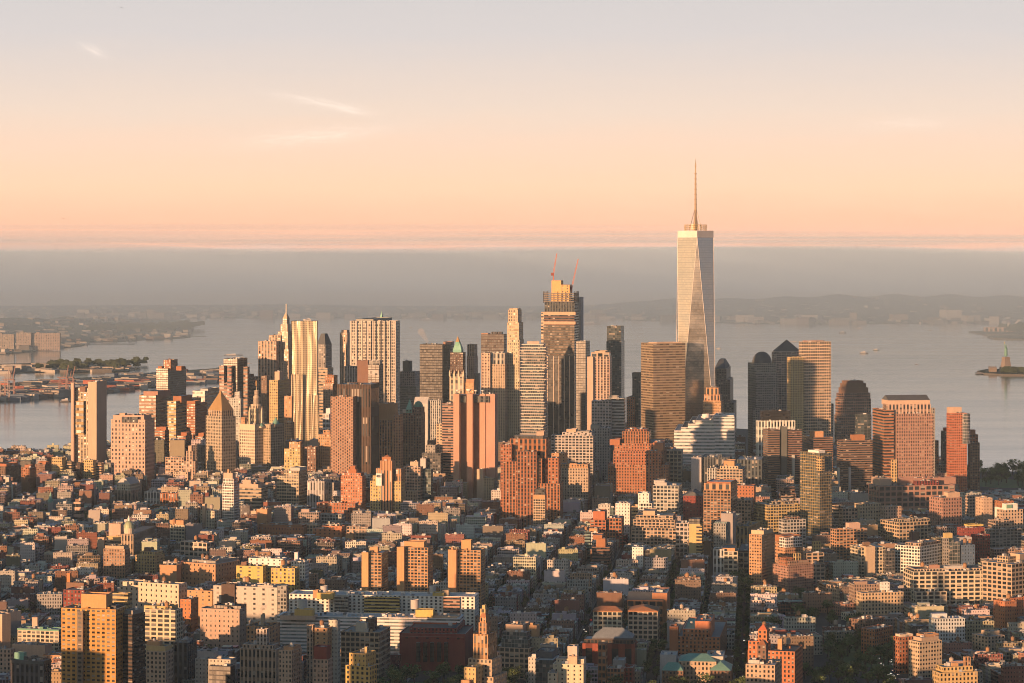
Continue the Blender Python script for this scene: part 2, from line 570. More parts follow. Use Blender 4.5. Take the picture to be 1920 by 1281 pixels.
def crown_top(mb, P, z, top, zt, rcol, rmat):
    n = len(P)
    cx = sum(p[0] for p in P) / n
    cy = sum(p[1] for p in P) / n
    if top == 'pyr':
        for i in range(n):
            a, b = P[i], P[(i + 1) % n]
            mb.face([(a[0], a[1], z), (b[0], b[1], z), (cx, cy, zt)], rmat, rcol)
    elif top == 'frustum':
        Q = [(cx + (p[0] - cx) * .42, cy + (p[1] - cy) * .42) for p in P]
        for i in range(n):
            a, b, qa, qb = P[i], P[(i + 1) % n], Q[i], Q[(i + 1) % n]
            mb.face([(a[0], a[1], z), (b[0], b[1], z), (qb[0], qb[1], zt), (qa[0], qa[1], zt)], rmat, rcol)
        mb.face([(q[0], q[1], zt) for q in Q], rmat, rcol)
    elif top in ('gable', 'hip'):
        # ridge parallel to the longer side
        w0 = math.hypot(P[1][0] - P[0][0], P[1][1] - P[0][1])
        w1 = math.hypot(P[3][0] - P[0][0], P[3][1] - P[0][1])
        Pp = P if w0 >= w1 else [P[1], P[2], P[3], P[0]]
        e = 0.0 if top == 'gable' else 0.26
        A = ((Pp[0][0] + Pp[3][0]) / 2, (Pp[0][1] + Pp[3][1]) / 2)
        B = ((Pp[1][0] + Pp[2][0]) / 2, (Pp[1][1] + Pp[2][1]) / 2)
        A2 = (A[0] + (B[0] - A[0]) * e, A[1] + (B[1] - A[1]) * e)
        B2 = (B[0] + (A[0] - B[0]) * e, B[1] + (A[1] - B[1]) * e)
        q = lambda p, h: (p[0], p[1], h)
        mb.face([q(Pp[0], z), q(Pp[1], z), q(B2, zt), q(A2, zt)], rmat, rcol)
        mb.face([q(Pp[2], z), q(Pp[3], z), q(A2, zt), q(B2, zt)], rmat, rcol)
        gm, gc = (rmat, rcol)
        mb.face([q(Pp[1], z), q(Pp[2], z), q(B2, zt)], gm, gc)
        mb.face([q(Pp[3], z), q(Pp[0], z), q(A2, zt)], gm, gc)
    elif top in ('dome', 'cone', 'drum'):
        r = 0.5 * min(math.hypot(P[1][0] - P[0][0], P[1][1] - P[0][1]), math.hypot(P[3][0] - P[0][0], P[3][1] - P[0][1]))
        h = zt - z
        if top == 'dome':
            lathe(mb, cx, cy, [(r * math.cos(i * math.pi / 16), z + h * math.sin(i * math.pi / 16)) for i in range(9)], 20, rmat, rcol)
        else:
            lathe(mb, cx, cy, [(r, z), (0.0, zt)], 16, rmat, rcol)
    elif top == 'barrel':
        a, b, k, l = P      # vault axis runs along a-b direction (depth), arch seen from the front
        N = 12
        pts = []
        for i in range(N + 1):
            t = i / N
            h = z + (zt - z) * math.sin(math.pi * t)
            pts.append(((a[0] + (l[0] - a[0]) * t, a[1] + (l[1] - a[1]) * t, h), (b[0] + (k[0] - b[0]) * t, b[1] + (k[1] - b[1]) * t, h)))
        for (p, q), (p2, q2) in zip(pts[:-1], pts[1:]):
            mb.face([p, q, q2, p2], rmat, rcol)
        mb.face([p for p, q in pts][::-1], 'facade_B', rcol)
        mb.face([q for p, q in pts], 'facade_B', rcol)


PART_N = {0: 'main_block'}


def H(name, label, cat, Y, r, tiers, s=None, tk=0, clut=None, seed=None, group=None):
    """one building: an Empty at its foot, every block, setback or bulkhead a part, its roof a sub-part.
    tier = (left px, near-corner px, right px, roof row, style, colour, {options})"""
    t0 = tiers[0]
    root = thing(name, label, cat, (gx(t0[1], Y), Y, 0), group)
    o0 = (gx(t0[1], Y), Y, 0)
    rng = random.Random(seed if seed is not None else hash_s(label))
    for i, t in enumerate(tiers):
        xa, xc, xb, yt, sty, col = t[:6]
        o = t[6] if len(t) > 6 else {}
        Yt = Y + o.get('dY', 0.0 if i == 0 else 0.0)
        P = corners(xa, xc, xb, Yt, o.get('r', r), o.get('dep', 25.0))
        z1 = gz(yt, Yt)
        z0 = 0.0 if 'yb' not in o else gz(o['yb'], Yt)
        c = hue(col)
        c = tuple(q * rng.uniform(.96, 1.04) for q in c)
        nm = o.get('n', 'main_block' if i == 0 else 'setback_block')
        fl = o.get('fl', 3.7 if Yt < 3300 else 4.4)
        bay = o.get('bay', 3.3 if Yt < 3300 else 4.2)
        if o.get('round'):
            cx = sum(p[0] for p in P) / 4
            cy = sum(p[1] for p in P) / 4
            rad = abs(gx(xb, Yt) - gx(xa, Yt)) / 2
            P = [(cx + rad * math.cos(a), cy + rad * math.sin(a)) for a in [2 * math.pi * j / 20 for j in range(20)]]
        mb = MB()
        prism(mb, P, z0, z1, sty, c, fl, bay)
        w = mb.build(nm, root, o0)
        rb = MB()
        top = o.get('top', 'flat')
        rcol = hue(o['rc']) if 'rc' in o else rng.choice(RC)
        if top == 'flat':
            parapet(rb, P, z1, c, rcol)
            if len(P) == 4:
                area = math.hypot(P[1][0] - P[0][0], P[1][1] - P[0][1]) * math.hypot(P[3][0] - P[0][0], P[3][1] - P[0][1])
                ncl = o.get('cl', min(14, int(area / 60)) if clut is None else clut)
                roof_clutter(rb, inset(P, 2.0), z1 - .9, rng, c, ncl)
        else:
            zt = gz(o['ya'], Yt)
            crown_top(rb, P, z1, top, zt, rcol, o.get('rm', 'roofing'))
        rb.build('roof', w, (0, 0, 0)).location = (0, 0, 0)
        w.children[0].data.transform(_shift(o0))
        cx = sum(p[0] for p in P) / len(P)
        cy = sum(p[1] for p in P) / len(P)
        FOOT.append((cx, cy, max(math.hypot(p[0] - cx, p[1] - cy) for p in P), P))
        if i == 0:
            HEROES.append((s or short_of(label), (xa + xb) / 2, yt, (cx, cy), xb - xa))
            base = (P, z1, w)
    for k in range(tk):
        P, z1, w = base
        a, b = rng.uniform(.2, .8), rng.uniform(.2, .8)
        x = P[0][0] + (P[1][0] - P[0][0]) * a + (P[3][0] - P[0][0]) * b
        y = P[0][1] + (P[1][1] - P[0][1]) * a + (P[3][1] - P[0][1]) * b
        TANKQ.append((x, y, z1 - .9, rng.uniform(.9, 1.15), s or short_of(label)))
    return root


def _shift(o):
    from mathutils import Matrix
    return Matrix.Translation((-o[0], -o[1], -o[2]))


TANKQ = []


def hash_s(t):
    h = 0
    for ch in t:
        h = (h * 131 + ord(ch)) & 0xffffffff
    return h


def short_of(label):
    for w in (' with ', ' beside ', ' behind ', ' between ', ' left of ', ' right of ', ' in front ', ' under ', ' above ', ' at the ', ' near ', ' on the ', ' below ', ' before ', ' whose ', ' capped ', ' by '):
        i = label.find(w)
        if i > 0:
            label = label[:i]
    return label
# ------------------------------------------------------------------ hand-placed buildings, far skyline first
T_ = 'office tower'
A_ = 'apartment tower'
B_ = 'building'
bk = lambda **k: dict(n='bulkhead', cl=0, **k)
# --- lower left towers by the river
H('striped_tower', 'tall pale slab tower with vertical stripes and a dark louvred panel near its top left', T_, 4290, 12,
  [(133, 180, 200, 728, 'V', 'pink', dict(bay=5.5)), (172, 181, 200, 716, 'B', 'pink', dict(dY=-2, n='shaft')), (133, 138, 141, 718, 'B', 'pink', dict(dY=-2, n='shaft')),
   (139, 156.5, 157, 752, 'R', (.36, .26, .12), dict(dY=-1, yb=815, fl=9, dep=4, n='louvre_panel', cl=0)), (150, 160, 165, 725, 'B', 'brown', bk(yb=735))], s='pale striped slab tower')
H('courthouse_tower', 'broad cream stone tower with a recessed colonnade under its roof and small punched windows', T_, 4030, 10,
  [(208, 272, 290, 787, 'P', 'pink', dict(fl=6.2, bay=5.5)), (212, 270, 284, 779, 'B', 'pink', dict(dY=6, yb=790)), (228, 258, 259, 782, 'V', 'dgrey', dict(dY=1, yb=793, dep=4, n='colonnade', cl=0, bay=4)),
   (224, 234, 238, 775, 'B', 'pink', bk(dY=12, yb=780))], s='broad cream courthouse tower')
H('office_tower', 'reddish banded office block behind the broad cream tower, left of a dark stepped tower', T_, 4520, 14,
  [(261, 292, 322, 741, 'R', 'rose', dict(fl=6)), (269, 296, 320, 734, 'B', 'rose', bk(dY=6, yb=745))])
H('dark_tower', 'dark bronze glass tower with a stepped brick top, tallest at the left riverfront', T_, 5100, 16,
  [(293, 315, 349, 691, 'D', 'dkbrown'), (308, 320, 333, 675, 'P', 'rust', dict(dY=6, yb=695)), (297, 303, 308, 687, 'B', 'rust', bk(dY=4, yb=695)), (334, 340, 347, 687, 'B', 'rust', bk(dY=4, yb=695))])
H('office_tower', 'office slab with a glowing golden left face and a dark banded right face', T_, 4420, 14,
  [(312, 330, 377, 752, 'R', 'gold', dict(fl=5.5)), (328, 340, 360, 743, 'B', 'rust', bk(dY=8, yb=755))])
H('apartment_tower', 'slim red brick apartment tower standing just left of the gold pyramid roof', A_, 4350, 14, [(354, 366, 388, 757, 'Q', 'rust'), (358, 366, 376, 752, 'B', 'rust', bk(dY=6, yb=760))])
H('office_building', 'low white banded office block peeping above the slim red brick tower', B_, 4900, 14, [(361, 384, 412, 733, 'R', 'white', dict(fl=8)), (380, 390, 410, 729, 'B', 'lgrey', bk(dY=8, yb=735))])
for xa, xc, xb, yt, w in ((287, 309, 317, 807, 'left'), (336, 348, 360, 817, 'middle'), (366, 380, 388, 818, 'right')):
    H('apartment_tower', {'left': 'brick apartment slab with white floor lines behind the cream courthouse tower, leftmost of three', 'middle': 'brick apartment slab with white floor lines, middle of three behind the stepped court building',
                          'right': 'brick apartment slab with white floor lines hard left of the gold pyramid tower'}[w], A_, 4300, 14,
      [(xa, xc, xb, yt, 'R', 'rust', dict(fl=4.4)), (xa + 6, xc + 2, xb - 3, yt - 6, 'B', 'rust', bk(dY=5, yb=yt + 2))], group='brick slabs with white floor lines')
H('courthouse_tower', 'square stone courthouse tower with a gilded pyramid roof', T_, 4030, 42,
  [(386, 416, 442, 781, 'P', (.36, .30, .235), dict(bay=3.8, fl=5)), (390, 416, 438, 770, 'V', 'tan', dict(dY=4, yb=783, top='pyr', ya=733, rc='goldleaf', rm='copper', n='crown'))], s='gold pyramid courthouse')
H('art_deco_building', 'small pale stepped art deco tower just right of the gold pyramid roof', B_, 4800, 12, [(429, 451, 456, 747, 'P', 'lgrey'), (440, 449, 453, 735, 'P', 'lgrey', dict(dY=5, yb=750))])
H('dark_tower', 'dark glass tower with pale banded stepped shoulders behind the gold pyramid', T_, 4900, 12,
  [(419, 445, 464, 673, 'D', 'dkbrown'), (412, 436, 441, 718, 'R', 'rose', dict(dY=-8, fl=7)), (416, 420, 425, 686, 'R', 'rose', dict(dY=-4, fl=7)), (426, 434, 436, 686, 'R', 'rose', dict(dY=-9, fl=7)), (459, 464, 468, 688, 'R', 'rose', dict(dY=-4, fl=7))])
H('office_tower', 'brown banded box tower right of the dark glass tower with pale shoulders', T_, 4950, 14, [(449, 474, 484, 707, 'R', 'rose', dict(fl=7)), (459, 468, 476, 702, 'B', 'brown', bk(dY=8, yb=709))])
H('office_tower', 'salmon office tower with white vertical ribs and a set back right half', T_, 5000, 12, [(484, 518, 524, 640, 'V', 'pink', dict(bay=6, fl=6)), (504, 526, 534, 629, 'V', 'pink', dict(dY=18, bay=6))], s='salmon ribbed tower')
H('art_deco_tower', 'slender salmon art deco skyscraper with a tapering crown and needle spire', T_, 5016, 16,
  [(518, 541, 547, 655, 'P', 'pink', dict(bay=3.5)), (521, 540, 546, 622, 'P', 'pink', dict(dY=3)), (526, 539, 545, 608, 'P', 'pink', dict(dY=5, yb=624)), (530, 538, 543, 597, 'V', 'pink', dict(dY=8, yb=610, top='pyr', ya=584, rc='buff')),
   (536.3, 537.4, 538.5, 570, 'B', 'steel', dict(dY=12, yb=590, n='spire', cl=0))], s='needle-spired art deco tower')
H('office_tower', 'brown office tower with a hipped metal roof behind the rippled silver tower', T_, 5060, 20,
  [(594, 610, 622, 646, 'V', 'grey', dict(top='frustum', ya=626, rc='slate')), (594, 614, 625, 690, 'R', 'tan', dict(dY=-4, fl=6))])
H('office_building', 'red brown brick tower below the hipped metal roof', B_, 4800, 14, [(610, 626, 633, 704, 'P', 'rust'), (606, 624, 630, 720, 'P', 'rose', dict(dY=-4))])
H('office_tower', 'slim pink stone tower hard against the left side of the wide white ribbed tower', T_, 5150, 14, [(637, 651, 660, 624, 'V', 'pink', dict(bay=4)), (640, 650, 655, 619, 'B', 'pink', bk(dY=6, yb=626))])
H('art_deco_tower', 'gilded pointed spire peeping over the wide white ribbed tower', T_, 5060, 16, [(706, 720, 727, 640, 'P', 'buff'), (711, 717, 721, 604, 'V', 'goldleaf', dict(dY=4, yb=645, top='pyr', ya=583, rc='copper', rm='copper'))])
H('office_tower', 'wide white metal ribbed slab tower, widest of the skyline', T_, 4900, 12, [(656, 741, 750, 602, 'L', 'lime', dict(bay=3.6, fl=5.6)), (668, 700, 735, 598.5, 'B', 'grey', bk(dY=14, yb=604))]
  + [(656.5 + 10.45 * k, 658.3 + 10.45 * k, 658.9 + 10.45 * k, 601.5, 'B', 'lime', dict(dY=-1.5 - (1 - k / 8) * 0, dep=1.5, n='rib', cl=0)) for k in range(9)], s='wide white ribbed tower')
H('office_building', 'pale striped block in front of the foot of the white ribbed tower', B_, 4600, 12, [(646, 670, 673, 687, 'V', 'lgrey', dict(bay=4.5))])
H('office_tower', 'plain brown brick tower before the right half of the white ribbed tower', T_, 4560, 12, [(670, 690, 694, 676, 'B', 'brown')])
H('office_tower', 'dark tower with white lattice cross bracing before the white ribbed tower', T_, 4540, 12, [(690, 711, 719, 684, 'D', 'dkbrown', dict(bay=6)), (692, 712, 717, 676, 'L', 'grey', dict(dY=8, yb=690, bay=7)),
   (691, 710, 711, 694, 'W', 'lgrey', dict(dY=-1, yb=703, dep=2, n='lattice', cl=0, bay=8, fl=7))])
H('office_building', 'dark grey stone block with a square top beside the near black slab', B_, 5000, 14, [(750, 778, 788, 697, 'P', 'grey'), (755, 768, 773, 677, 'B', 'dgrey', dict(dY=6, yb=700)), (750, 780, 789, 725, 'P', 'grey', dict(dY=-6))])
H('dark_tower', 'near black slab tower left of the green-crowned gothic tower', T_, 4850, 10, [(787, 845, 852, 646, 'D', 'black', dict(bay=4, fl=5)), (838, 846, 851, 641, 'B', 'rose', bk(dY=8, yb=648))], s='near black slab tower')
H('art_deco_tower', 'slim pink tower with chamfered top right of the green gothic crown', T_, 4900, 18, [(875, 889, 896, 668, 'P', 'pink'), (876, 889, 895, 646, 'V', 'pink', dict(dY=2)), (889, 897, 900, 700, 'P', 'grey', dict(dY=4))])
H('dark_tower', 'brown black box tower just left of the tall cream stepped tower', T_, 4810, 10, [(902, 945, 950, 627, 'D', 'dkbrown', dict(bay=4, fl=5)), (922, 931, 934, 622.5, 'V', 'dgrey', bk(dY=10, yb=629)), (932, 940, 943, 622.5, 'V', 'dgrey', bk(dY=10, yb=629)), (910, 915, 919, 625, 'B', 'rose', bk(dY=8, yb=629))])
H('office_tower', 'grey tan tower with a pale louvred top before the brown black box tower', T_, 4330, 10, [(907, 947, 952, 683, 'P', 'tan', dict(bay=3.8, fl=4.8)), (916, 946, 951, 662, 'V', 'lime', dict(dY=3, yb=686, bay=7, fl=12)), (916, 919, 924, 662, 'P', 'pink', dict(dY=-1, fl=5))])
H('apartment_tower', 'tall slender cream limestone tower stepping in twice near the top', A_, 4350, 14,
  [(951, 974, 982, 637, 'P', 'buff', dict(bay=3.4, fl=5)), (951, 973, 981, 605, 'P', 'buff', dict(dY=2, bay=3.4, fl=5)), (952.5, 971, 978, 581, 'P', 'buff', dict(dY=4, bay=4.5, fl=5)), (955, 970, 976, 578.5, 'B', 'buff', bk(dY=7, yb=583))], s='slender cream limestone tower')
H('glass_tower', 'dark grey glass hotel slab tucked behind the right edge of the tower with cranes', T_, 4600, 14, [(1080, 1098, 1106, 640, 'D', 'dgrey', dict(bay=4))])
H('office_tower', 'pale mirror-smooth slab showing behind the right edge of the tower with cranes', T_, 4773, 14, [(1064, 1090, 1094, 557, 'B', 'lgrey', dict(cl=0))])
H('office_tower', 'narrow rust lit tower edge showing left of the tower with cranes', T_, 4800, 14, [(1014.5, 1040, 1045, 585, 'R', 'pink', dict(fl=6))])
H('apartment_tower', 'pink masonry tower with vertical window strips left of the dark green glass tower', A_, 4450, 8,
  [(1108, 1143, 1147, 669, 'V', 'pink', dict(bay=5, fl=4.5)), (1108.5, 1142.5, 1146, 661, 'L', 'pink', dict(dY=1, yb=671, bay=12, fl=9)), (1110, 1112, 1114, 669, 'B', 'pink', dict(dY=-1.5, n='pier', cl=0)), (1115, 1135, 1140, 658.5, 'B', 'pink', bk(dY=6, yb=664))], s='pink strip-windowed tower')
H('glass_tower', 'dark green glass residential tower standing alone against the water', A_, 5140, 10, [(1137, 1165, 1171, 640, 'G', 'dgrey', dict(bay=4, fl=4.5)), (1138, 1164, 1170, 612, 'G', 'dgrey', dict(dY=2, fl=4.5))], s='dark green glass tower')
H('office_building', 'blue grey block with a regular white window grid under the pink masonry tower', B_, 4230, 8, [(1109, 1146, 1150, 752, 'L', 'lgrey', dict(bay=4.5, fl=5)), (1146, 1170, 1173, 747, 'R', 'lgrey', dict(dY=8, fl=5)), (1148, 1158, 1161, 743, 'B', 'grey', bk(dY=16, yb=750))])
H('office_building', 'dark brick and glass tower in the gap left of the bronze grid tower', B_, 4700, 12, [(1188, 1201, 1206, 706, 'G', 'dgrey'), (1185, 1190, 1200, 745, 'P', 'rust', dict(dY=-6)), (1193, 1200, 1204, 699, 'B', 'dgrey', bk(dY=6, yb=708))])
H('glass_tower', 'wide bronze glass tower with a fine horizontal and vertical grid', T_, 4470, 66, [(1202, 1225, 1285, 644, 'M', (.27, .21, .155), dict(bay=6, fl=4.4, cl=0)), (1216, 1232, 1278, 642.5, 'B', 'pink', bk(dY=4, yb=646))], s='bronze grid glass tower')
H('art_deco_tower', 'orange brick tower with a crenellated crown at the foot of the spired glass tower', T_, 4400, 12,
  [(1318, 1352, 1357, 752, 'P', 'orange', dict(bay=3.6, fl=5)), (1320, 1350, 1354, 740, 'V', 'orange', dict(dY=3, bay=6, fl=12)), (1324, 1347, 1351, 727, 'V', 'orange', dict(dY=6, yb=744, bay=6, fl=12)), (1328, 1343, 1347, 725, 'B', 'dgrey', bk(dY=10, yb=730))], s='orange brick art deco tower')
H('office_tower', 'dark stepped tower with a truncated pyramid roof right of the spired glass tower', T_, 4700, 8,
  [(1336, 1376, 1381, 755, 'Q', 'dgrey'), (1338, 1369, 1375, 712, 'Q', 'dgrey', dict(dY=3)), (1339, 1362, 1370, 692, 'Q', 'dgrey', dict(dY=5)), (1340, 1360, 1368, 690, 'B', 'slate', dict(dY=7, yb=694, top='frustum', ya=676, rc='slate'))])
H('office_building', 'pale building with white floor bands, stepped roofline and a white roof drum', B_, 4200, 6,
  [(1264, 1340, 1345, 808, 'K', 'white', dict(fl=5.5)), (1277, 1340, 1345, 802, 'K', 'white', dict(dY=8, fl=5.5, yb=812)), (1290, 1340, 1346, 795, 'K', 'white', dict(dY=16, fl=5.5, yb=806)), (1304, 1342, 1347, 789, 'K', 'white', dict(dY=24, fl=5.5, yb=799)),
   (1338, 1377, 1380, 782, 'K', 'white', dict(dY=-2, fl=5.5)), (1340, 1376, 1379, 779, 'K', 'white', dict(dY=10, fl=5.5, yb=786)), (1321, 1329, 1336, 783, 'B', 'white', dict(dY=14, yb=800, round=1, n='drum'))], s='white banded stepped building')
H('domed_tower', 'grey stepped office tower with a dark dome roof', T_, 4800, 75,
  [(1408, 1412, 1462, 765, 'Q', 'grey'), (1412, 1417, 1458, 700, 'Q', 'grey', dict(dY=3)), (1415, 1415, 1455, 681, 'Q', 'grey', dict(dY=6, dep=36, top='dome', ya=660, rc='slate'))])
H('office_tower', 'grey gridded tower with a pointed green-grey pyramid roof', T_, 4850, 80,
  [(1447, 1451, 1503, 660, 'L', 'grey', dict(bay=5)), (1449, 1453, 1501, 658.5, 'B', 'grey', dict(dY=3, yb=662, top='pyr', ya=637, rc='slate'))])
H('office_tower', 'tan gridded tower with a lower golden left wing beside the pyramid-roofed tower', T_, 4440, 78,
  [(1500, 1503, 1558, 641, 'L', 'buff', dict(bay=4, fl=5)), (1479, 1483, 1508, 670, 'P', 'gold', dict(dY=-10, r=70, bay=3, fl=4)), (1555, 1558, 1563, 757, 'P', 'grey', dict(dY=20)), (1507, 1510, 1546, 639, 'B', 'rose', bk(dY=8, yb=644))], s='tan and gold gridded tower')
H('office_tower', 'rose brown granite tower with a stepped ziggurat top', T_, 4600, 80,
  [(1565, 1569, 1634, 778, 'L', 'rose', dict(bay=4, fl=5)), (1568, 1571, 1633, 748, 'L', 'rose', dict(dY=3, bay=4, fl=5)), (1570, 1573, 1632, 737, 'L', 'rose', dict(dY=5, bay=4)), (1574, 1577, 1628, 727, 'B', 'brown', dict(dY=8)), (1577, 1580, 1624, 719, 'B', 'brown', dict(dY=11)), (1580, 1583, 1619, 714, 'B', 'brown', dict(dY=14))], s='ziggurat-topped rose tower')
H('glass_building', 'small dark green glass block below the ziggurat-topped tower', B_, 4290, 80, [(1604, 1608, 1632, 777, 'G', 'dgrey', dict(bay=5, fl=5))])
H('office_tower', 'broad rosy tower under a dark barn-like gable roof with a curved banded wing', T_, 3930, 80,
  [(1672, 1681, 1750, 776, 'P', 'rose', dict(bay=3.6, fl=5)), (1666, 1671, 1682, 862, 'P', 'gold', dict(dY=-4)), (1655, 1666, 1745, 758, 'V', 'pink', dict(dY=3, bay=5.5, fl=10)), (1653, 1666, 1744, 751, 'B', 'pink', dict(dY=4, yb=760, top='gable', ya=742, rc='slate')),
   (1636, 1658, 1672, 769, 'R', 'rust', dict(dY=-3, fl=4.6)), (1745, 1748, 1752, 765, 'P', 'grey', dict(dY=10))], s='gable-roofed rosy tower')
H('apartment_tower', 'orange red brick riverside tower with a rounded glass corner', A_, 3950, 80,
  [(1777, 1781, 1813, 775, 'Q', (.44, .16, .08), dict(bay=3.2, fl=4)), (1777, 1780, 1803, 764, 'B', 'pink', dict(dY=5, yb=778, cl=0)), (1800, 1808, 1817, 776, 'G', 'steel', dict(dY=-3, round=1, yb=833, n='glass_corner'))], s='orange riverside tower')
H('apartment_building', 'brick block stepping down to the park right of the orange riverside tower', B_, 4000, 80, [(1815, 1818, 1834, 815, 'Q', 'rust'), (1816, 1819, 1837, 830, 'Q', 'brown', dict(dY=-6)), (1817, 1820, 1829, 806, 'B', 'rust', dict(dY=4))])
H('apartment_building', 'dark brick slab with a red top left of the orange riverside tower', B_, 4150, 80, [(1764, 1767, 1779, 808, 'Q', 'dkbrown'), (1768, 1770, 1778, 802, 'B', 'red', dict(dY=4))])
H('apartment_building', 'thin salmon brick building between the gable-roofed tower and the riverside tower', B_, 4050, 80, [(1749, 1752, 1760, 826, 'Q', 'rust'), (1756, 1759, 1781, 872, 'P', 'rose', dict(dY=-20))])
# --- tribeca brown towers
H('white_framed_building', 'white framed block with a dark penthouse left of the brown brick twin shafts', B_, 4150, 80, [(1419, 1422, 1491, 789, 'V', 'white', dict(bay=5, fl=12)), (1427, 1430, 1482, 771, 'D', 'black', dict(dY=6, yb=792))])
H('apartment_tower', 'tall brown brick apartment tower in front of the white framed block', A_, 3960, 80, [(1431, 1440, 1462, 806, 'R', 'brown', dict(fl=3.4)), (1462, 1465, 1476, 800, 'B', 'dgrey', dict(dY=6)), (1475, 1480, 1504, 806, 'R', 'brown', dict(dY=2, fl=3.4, n='wing')), (1484, 1486, 1488, 853, 'B', 'lgrey', dict(dY=-2, cl=0, n='end_pier'))], s='brown twin-shaft tower')
H('apartment_tower', 'brown brick tower behind the gold glass hotel tower', A_, 3990, 80, [(1504, 1526, 1562, 820, 'R', 'brown', dict(fl=3.4)), (1518, 1522, 1544, 809, 'B', 'orange', bk(dY=6, yb=824))])
H('apartment_tower', 'brown brick tower right of the gold glass hotel tower', A_, 3900, 80, [(1569, 1576, 1636, 826, 'R', 'brown', dict(fl=3.4)), (1594, 1599, 1622, 816, 'B', 'rust', bk(dY=6, yb=830)), (1590, 1592, 1594, 877, 'B', 'lgrey', dict(dY=-3, cl=0, n='end_pier')), (1570, 1571.5, 1573, 877, 'B', 'lgrey', dict(dY=-4, cl=0, n='end_pier'))], s='brown brick slab tower')
H('gold_glass_tower', 'slim gold-tinted glass hotel tower with a blue glass right face', T_, 3300, 52, [(1500, 1537, 1560, 850, 'G', (.42, .30, .12), dict(bay=3.2, fl=3.6)), (1515, 1535, 1541, 845, 'B', 'white', bk(dY=8, yb=852)), (1530, 1540, 1546, 857, 'L', 'gold', dict(dY=-6, yb=883, n='balcony_stack', cl=0)),
   (1497, 1534, 1561, 962, 'G', (.2, .2, .17), dict(dY=4))], s='gold glass hotel tower')
H('low_warehouse', 'long low pink concrete building spreading before the gable-roofed tower', B_, 3700, 76, [(1624, 1648, 1790, 912, 'L', 'rose', dict(bay=9, fl=8)), (1684, 1690, 1792, 897, 'B', 'rose', dict(dY=30, yb=915)), (1713, 1718, 1760, 902, 'V', 'red', dict(dY=24, yb=914)), (1634, 1650, 1672, 897, 'B', 'tan', dict(dY=20, yb=915))], s='long low pink building')
# --- centre
H('textile_tower', 'federal tower with a woven window pattern on one block and dark ribs on the other', T_, 4000, 10,
  [(620, 662, 672, 744, 'W', 'rose', dict(bay=3.4, fl=4.6)), (632, 695, 711, 721, 'V', 'dkbrown', dict(dY=14, bay=4.4, fl=40))], s='woven-pattern federal tower')
H('stepped_building', 'tan stepped office building with a round colonnaded drum right of the federal tower', B_, 4080, 10,
  [(711, 741, 756, 788, 'V', 'orange', dict(bay=4, fl=5)), (711, 741, 746, 757, 'B', 'orange', dict(dY=14)), (711, 724, 740, 768, 'V', 'orange', dict(dY=2, round=1, n='drum', bay=5, fl=20)), (739, 751, 756, 778, 'P', 'orange', dict(dY=-5))])
H('ornate_building', 'dark grey ornate office building with little green turrets', B_, 4150, 10,
  [(755, 790, 797, 775, 'P', 'brown'), (759, 766, 770, 768, 'B', 'lgrey', bk(dY=8, yb=778)), (768, 772, 776, 768, 'P', 'green', dict(dY=4, yb=778, top='pyr', ya=748, rc='copper', rm='copper', n='turret')), (785, 790, 796, 764, 'P', 'brown', dict(dY=4, yb=778, top='dome', ya=753, rc='green', n='turret'))])
H('office_building', 'pale grey ribbed office slab left of the windowless concrete tower', B_, 4400, 10, [(800, 826, 831, 751, 'V', 'lgrey', dict(bay=3.4)), (776, 802, 806, 757, 'B', 'lgrey', dict(dY=-3, top='gable', ya=745, rc='lgrey'))])
H('small_office', 'narrow sunlit cream block low beside the ribbed brick tower', B_, 4020, 10, [(820, 830, 834, 795, 'P', 'buff')])
H('ribbed_tower', 'brick tower with pale floor ribs attached left of the windowless concrete tower', T_, 4010, 10, [(829, 851, 858, 757, 'R', 'rose', dict(fl=4.2))])
H('windowless_tower', 'windowless orange concrete tower with projecting shafts and dishes on its roof', T_, 3905, 10,
  [(851, 924, 932, 741, 'B', (.26, .15, .11), dict(dY=6, cl=0)), (850, 861, 864, 739, 'B', (.46, .28, .2), dict(dY=-4, n='shaft', cl=2)), (875, 886, 889, 739, 'B', (.46, .28, .2), dict(dY=-4, n='shaft', cl=2)), (900, 910, 912, 739, 'B', (.46, .28, .2), dict(dY=-3, n='shaft', cl=2)),  # body toned darker than the shafts: recess shade put into its colour
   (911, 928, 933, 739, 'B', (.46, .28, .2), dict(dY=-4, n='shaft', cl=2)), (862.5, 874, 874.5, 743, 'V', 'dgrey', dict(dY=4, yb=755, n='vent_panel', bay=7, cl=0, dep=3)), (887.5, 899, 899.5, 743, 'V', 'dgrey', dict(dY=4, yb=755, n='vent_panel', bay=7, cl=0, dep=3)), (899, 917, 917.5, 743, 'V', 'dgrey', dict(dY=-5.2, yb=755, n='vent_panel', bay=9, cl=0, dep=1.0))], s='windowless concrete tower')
H('orange_building', 'small sunlit orange building with a tall chimney-like corner before the windowless tower', B_, 3880, 8, [(894, 925, 931, 897, 'P', 'buff', dict(bay=3.6, fl=4.2)), (894, 906, 909, 880, 'B', 'buff', dict(dY=2)), (924, 938, 941, 905, 'P', 'grey', dict(dY=8))])
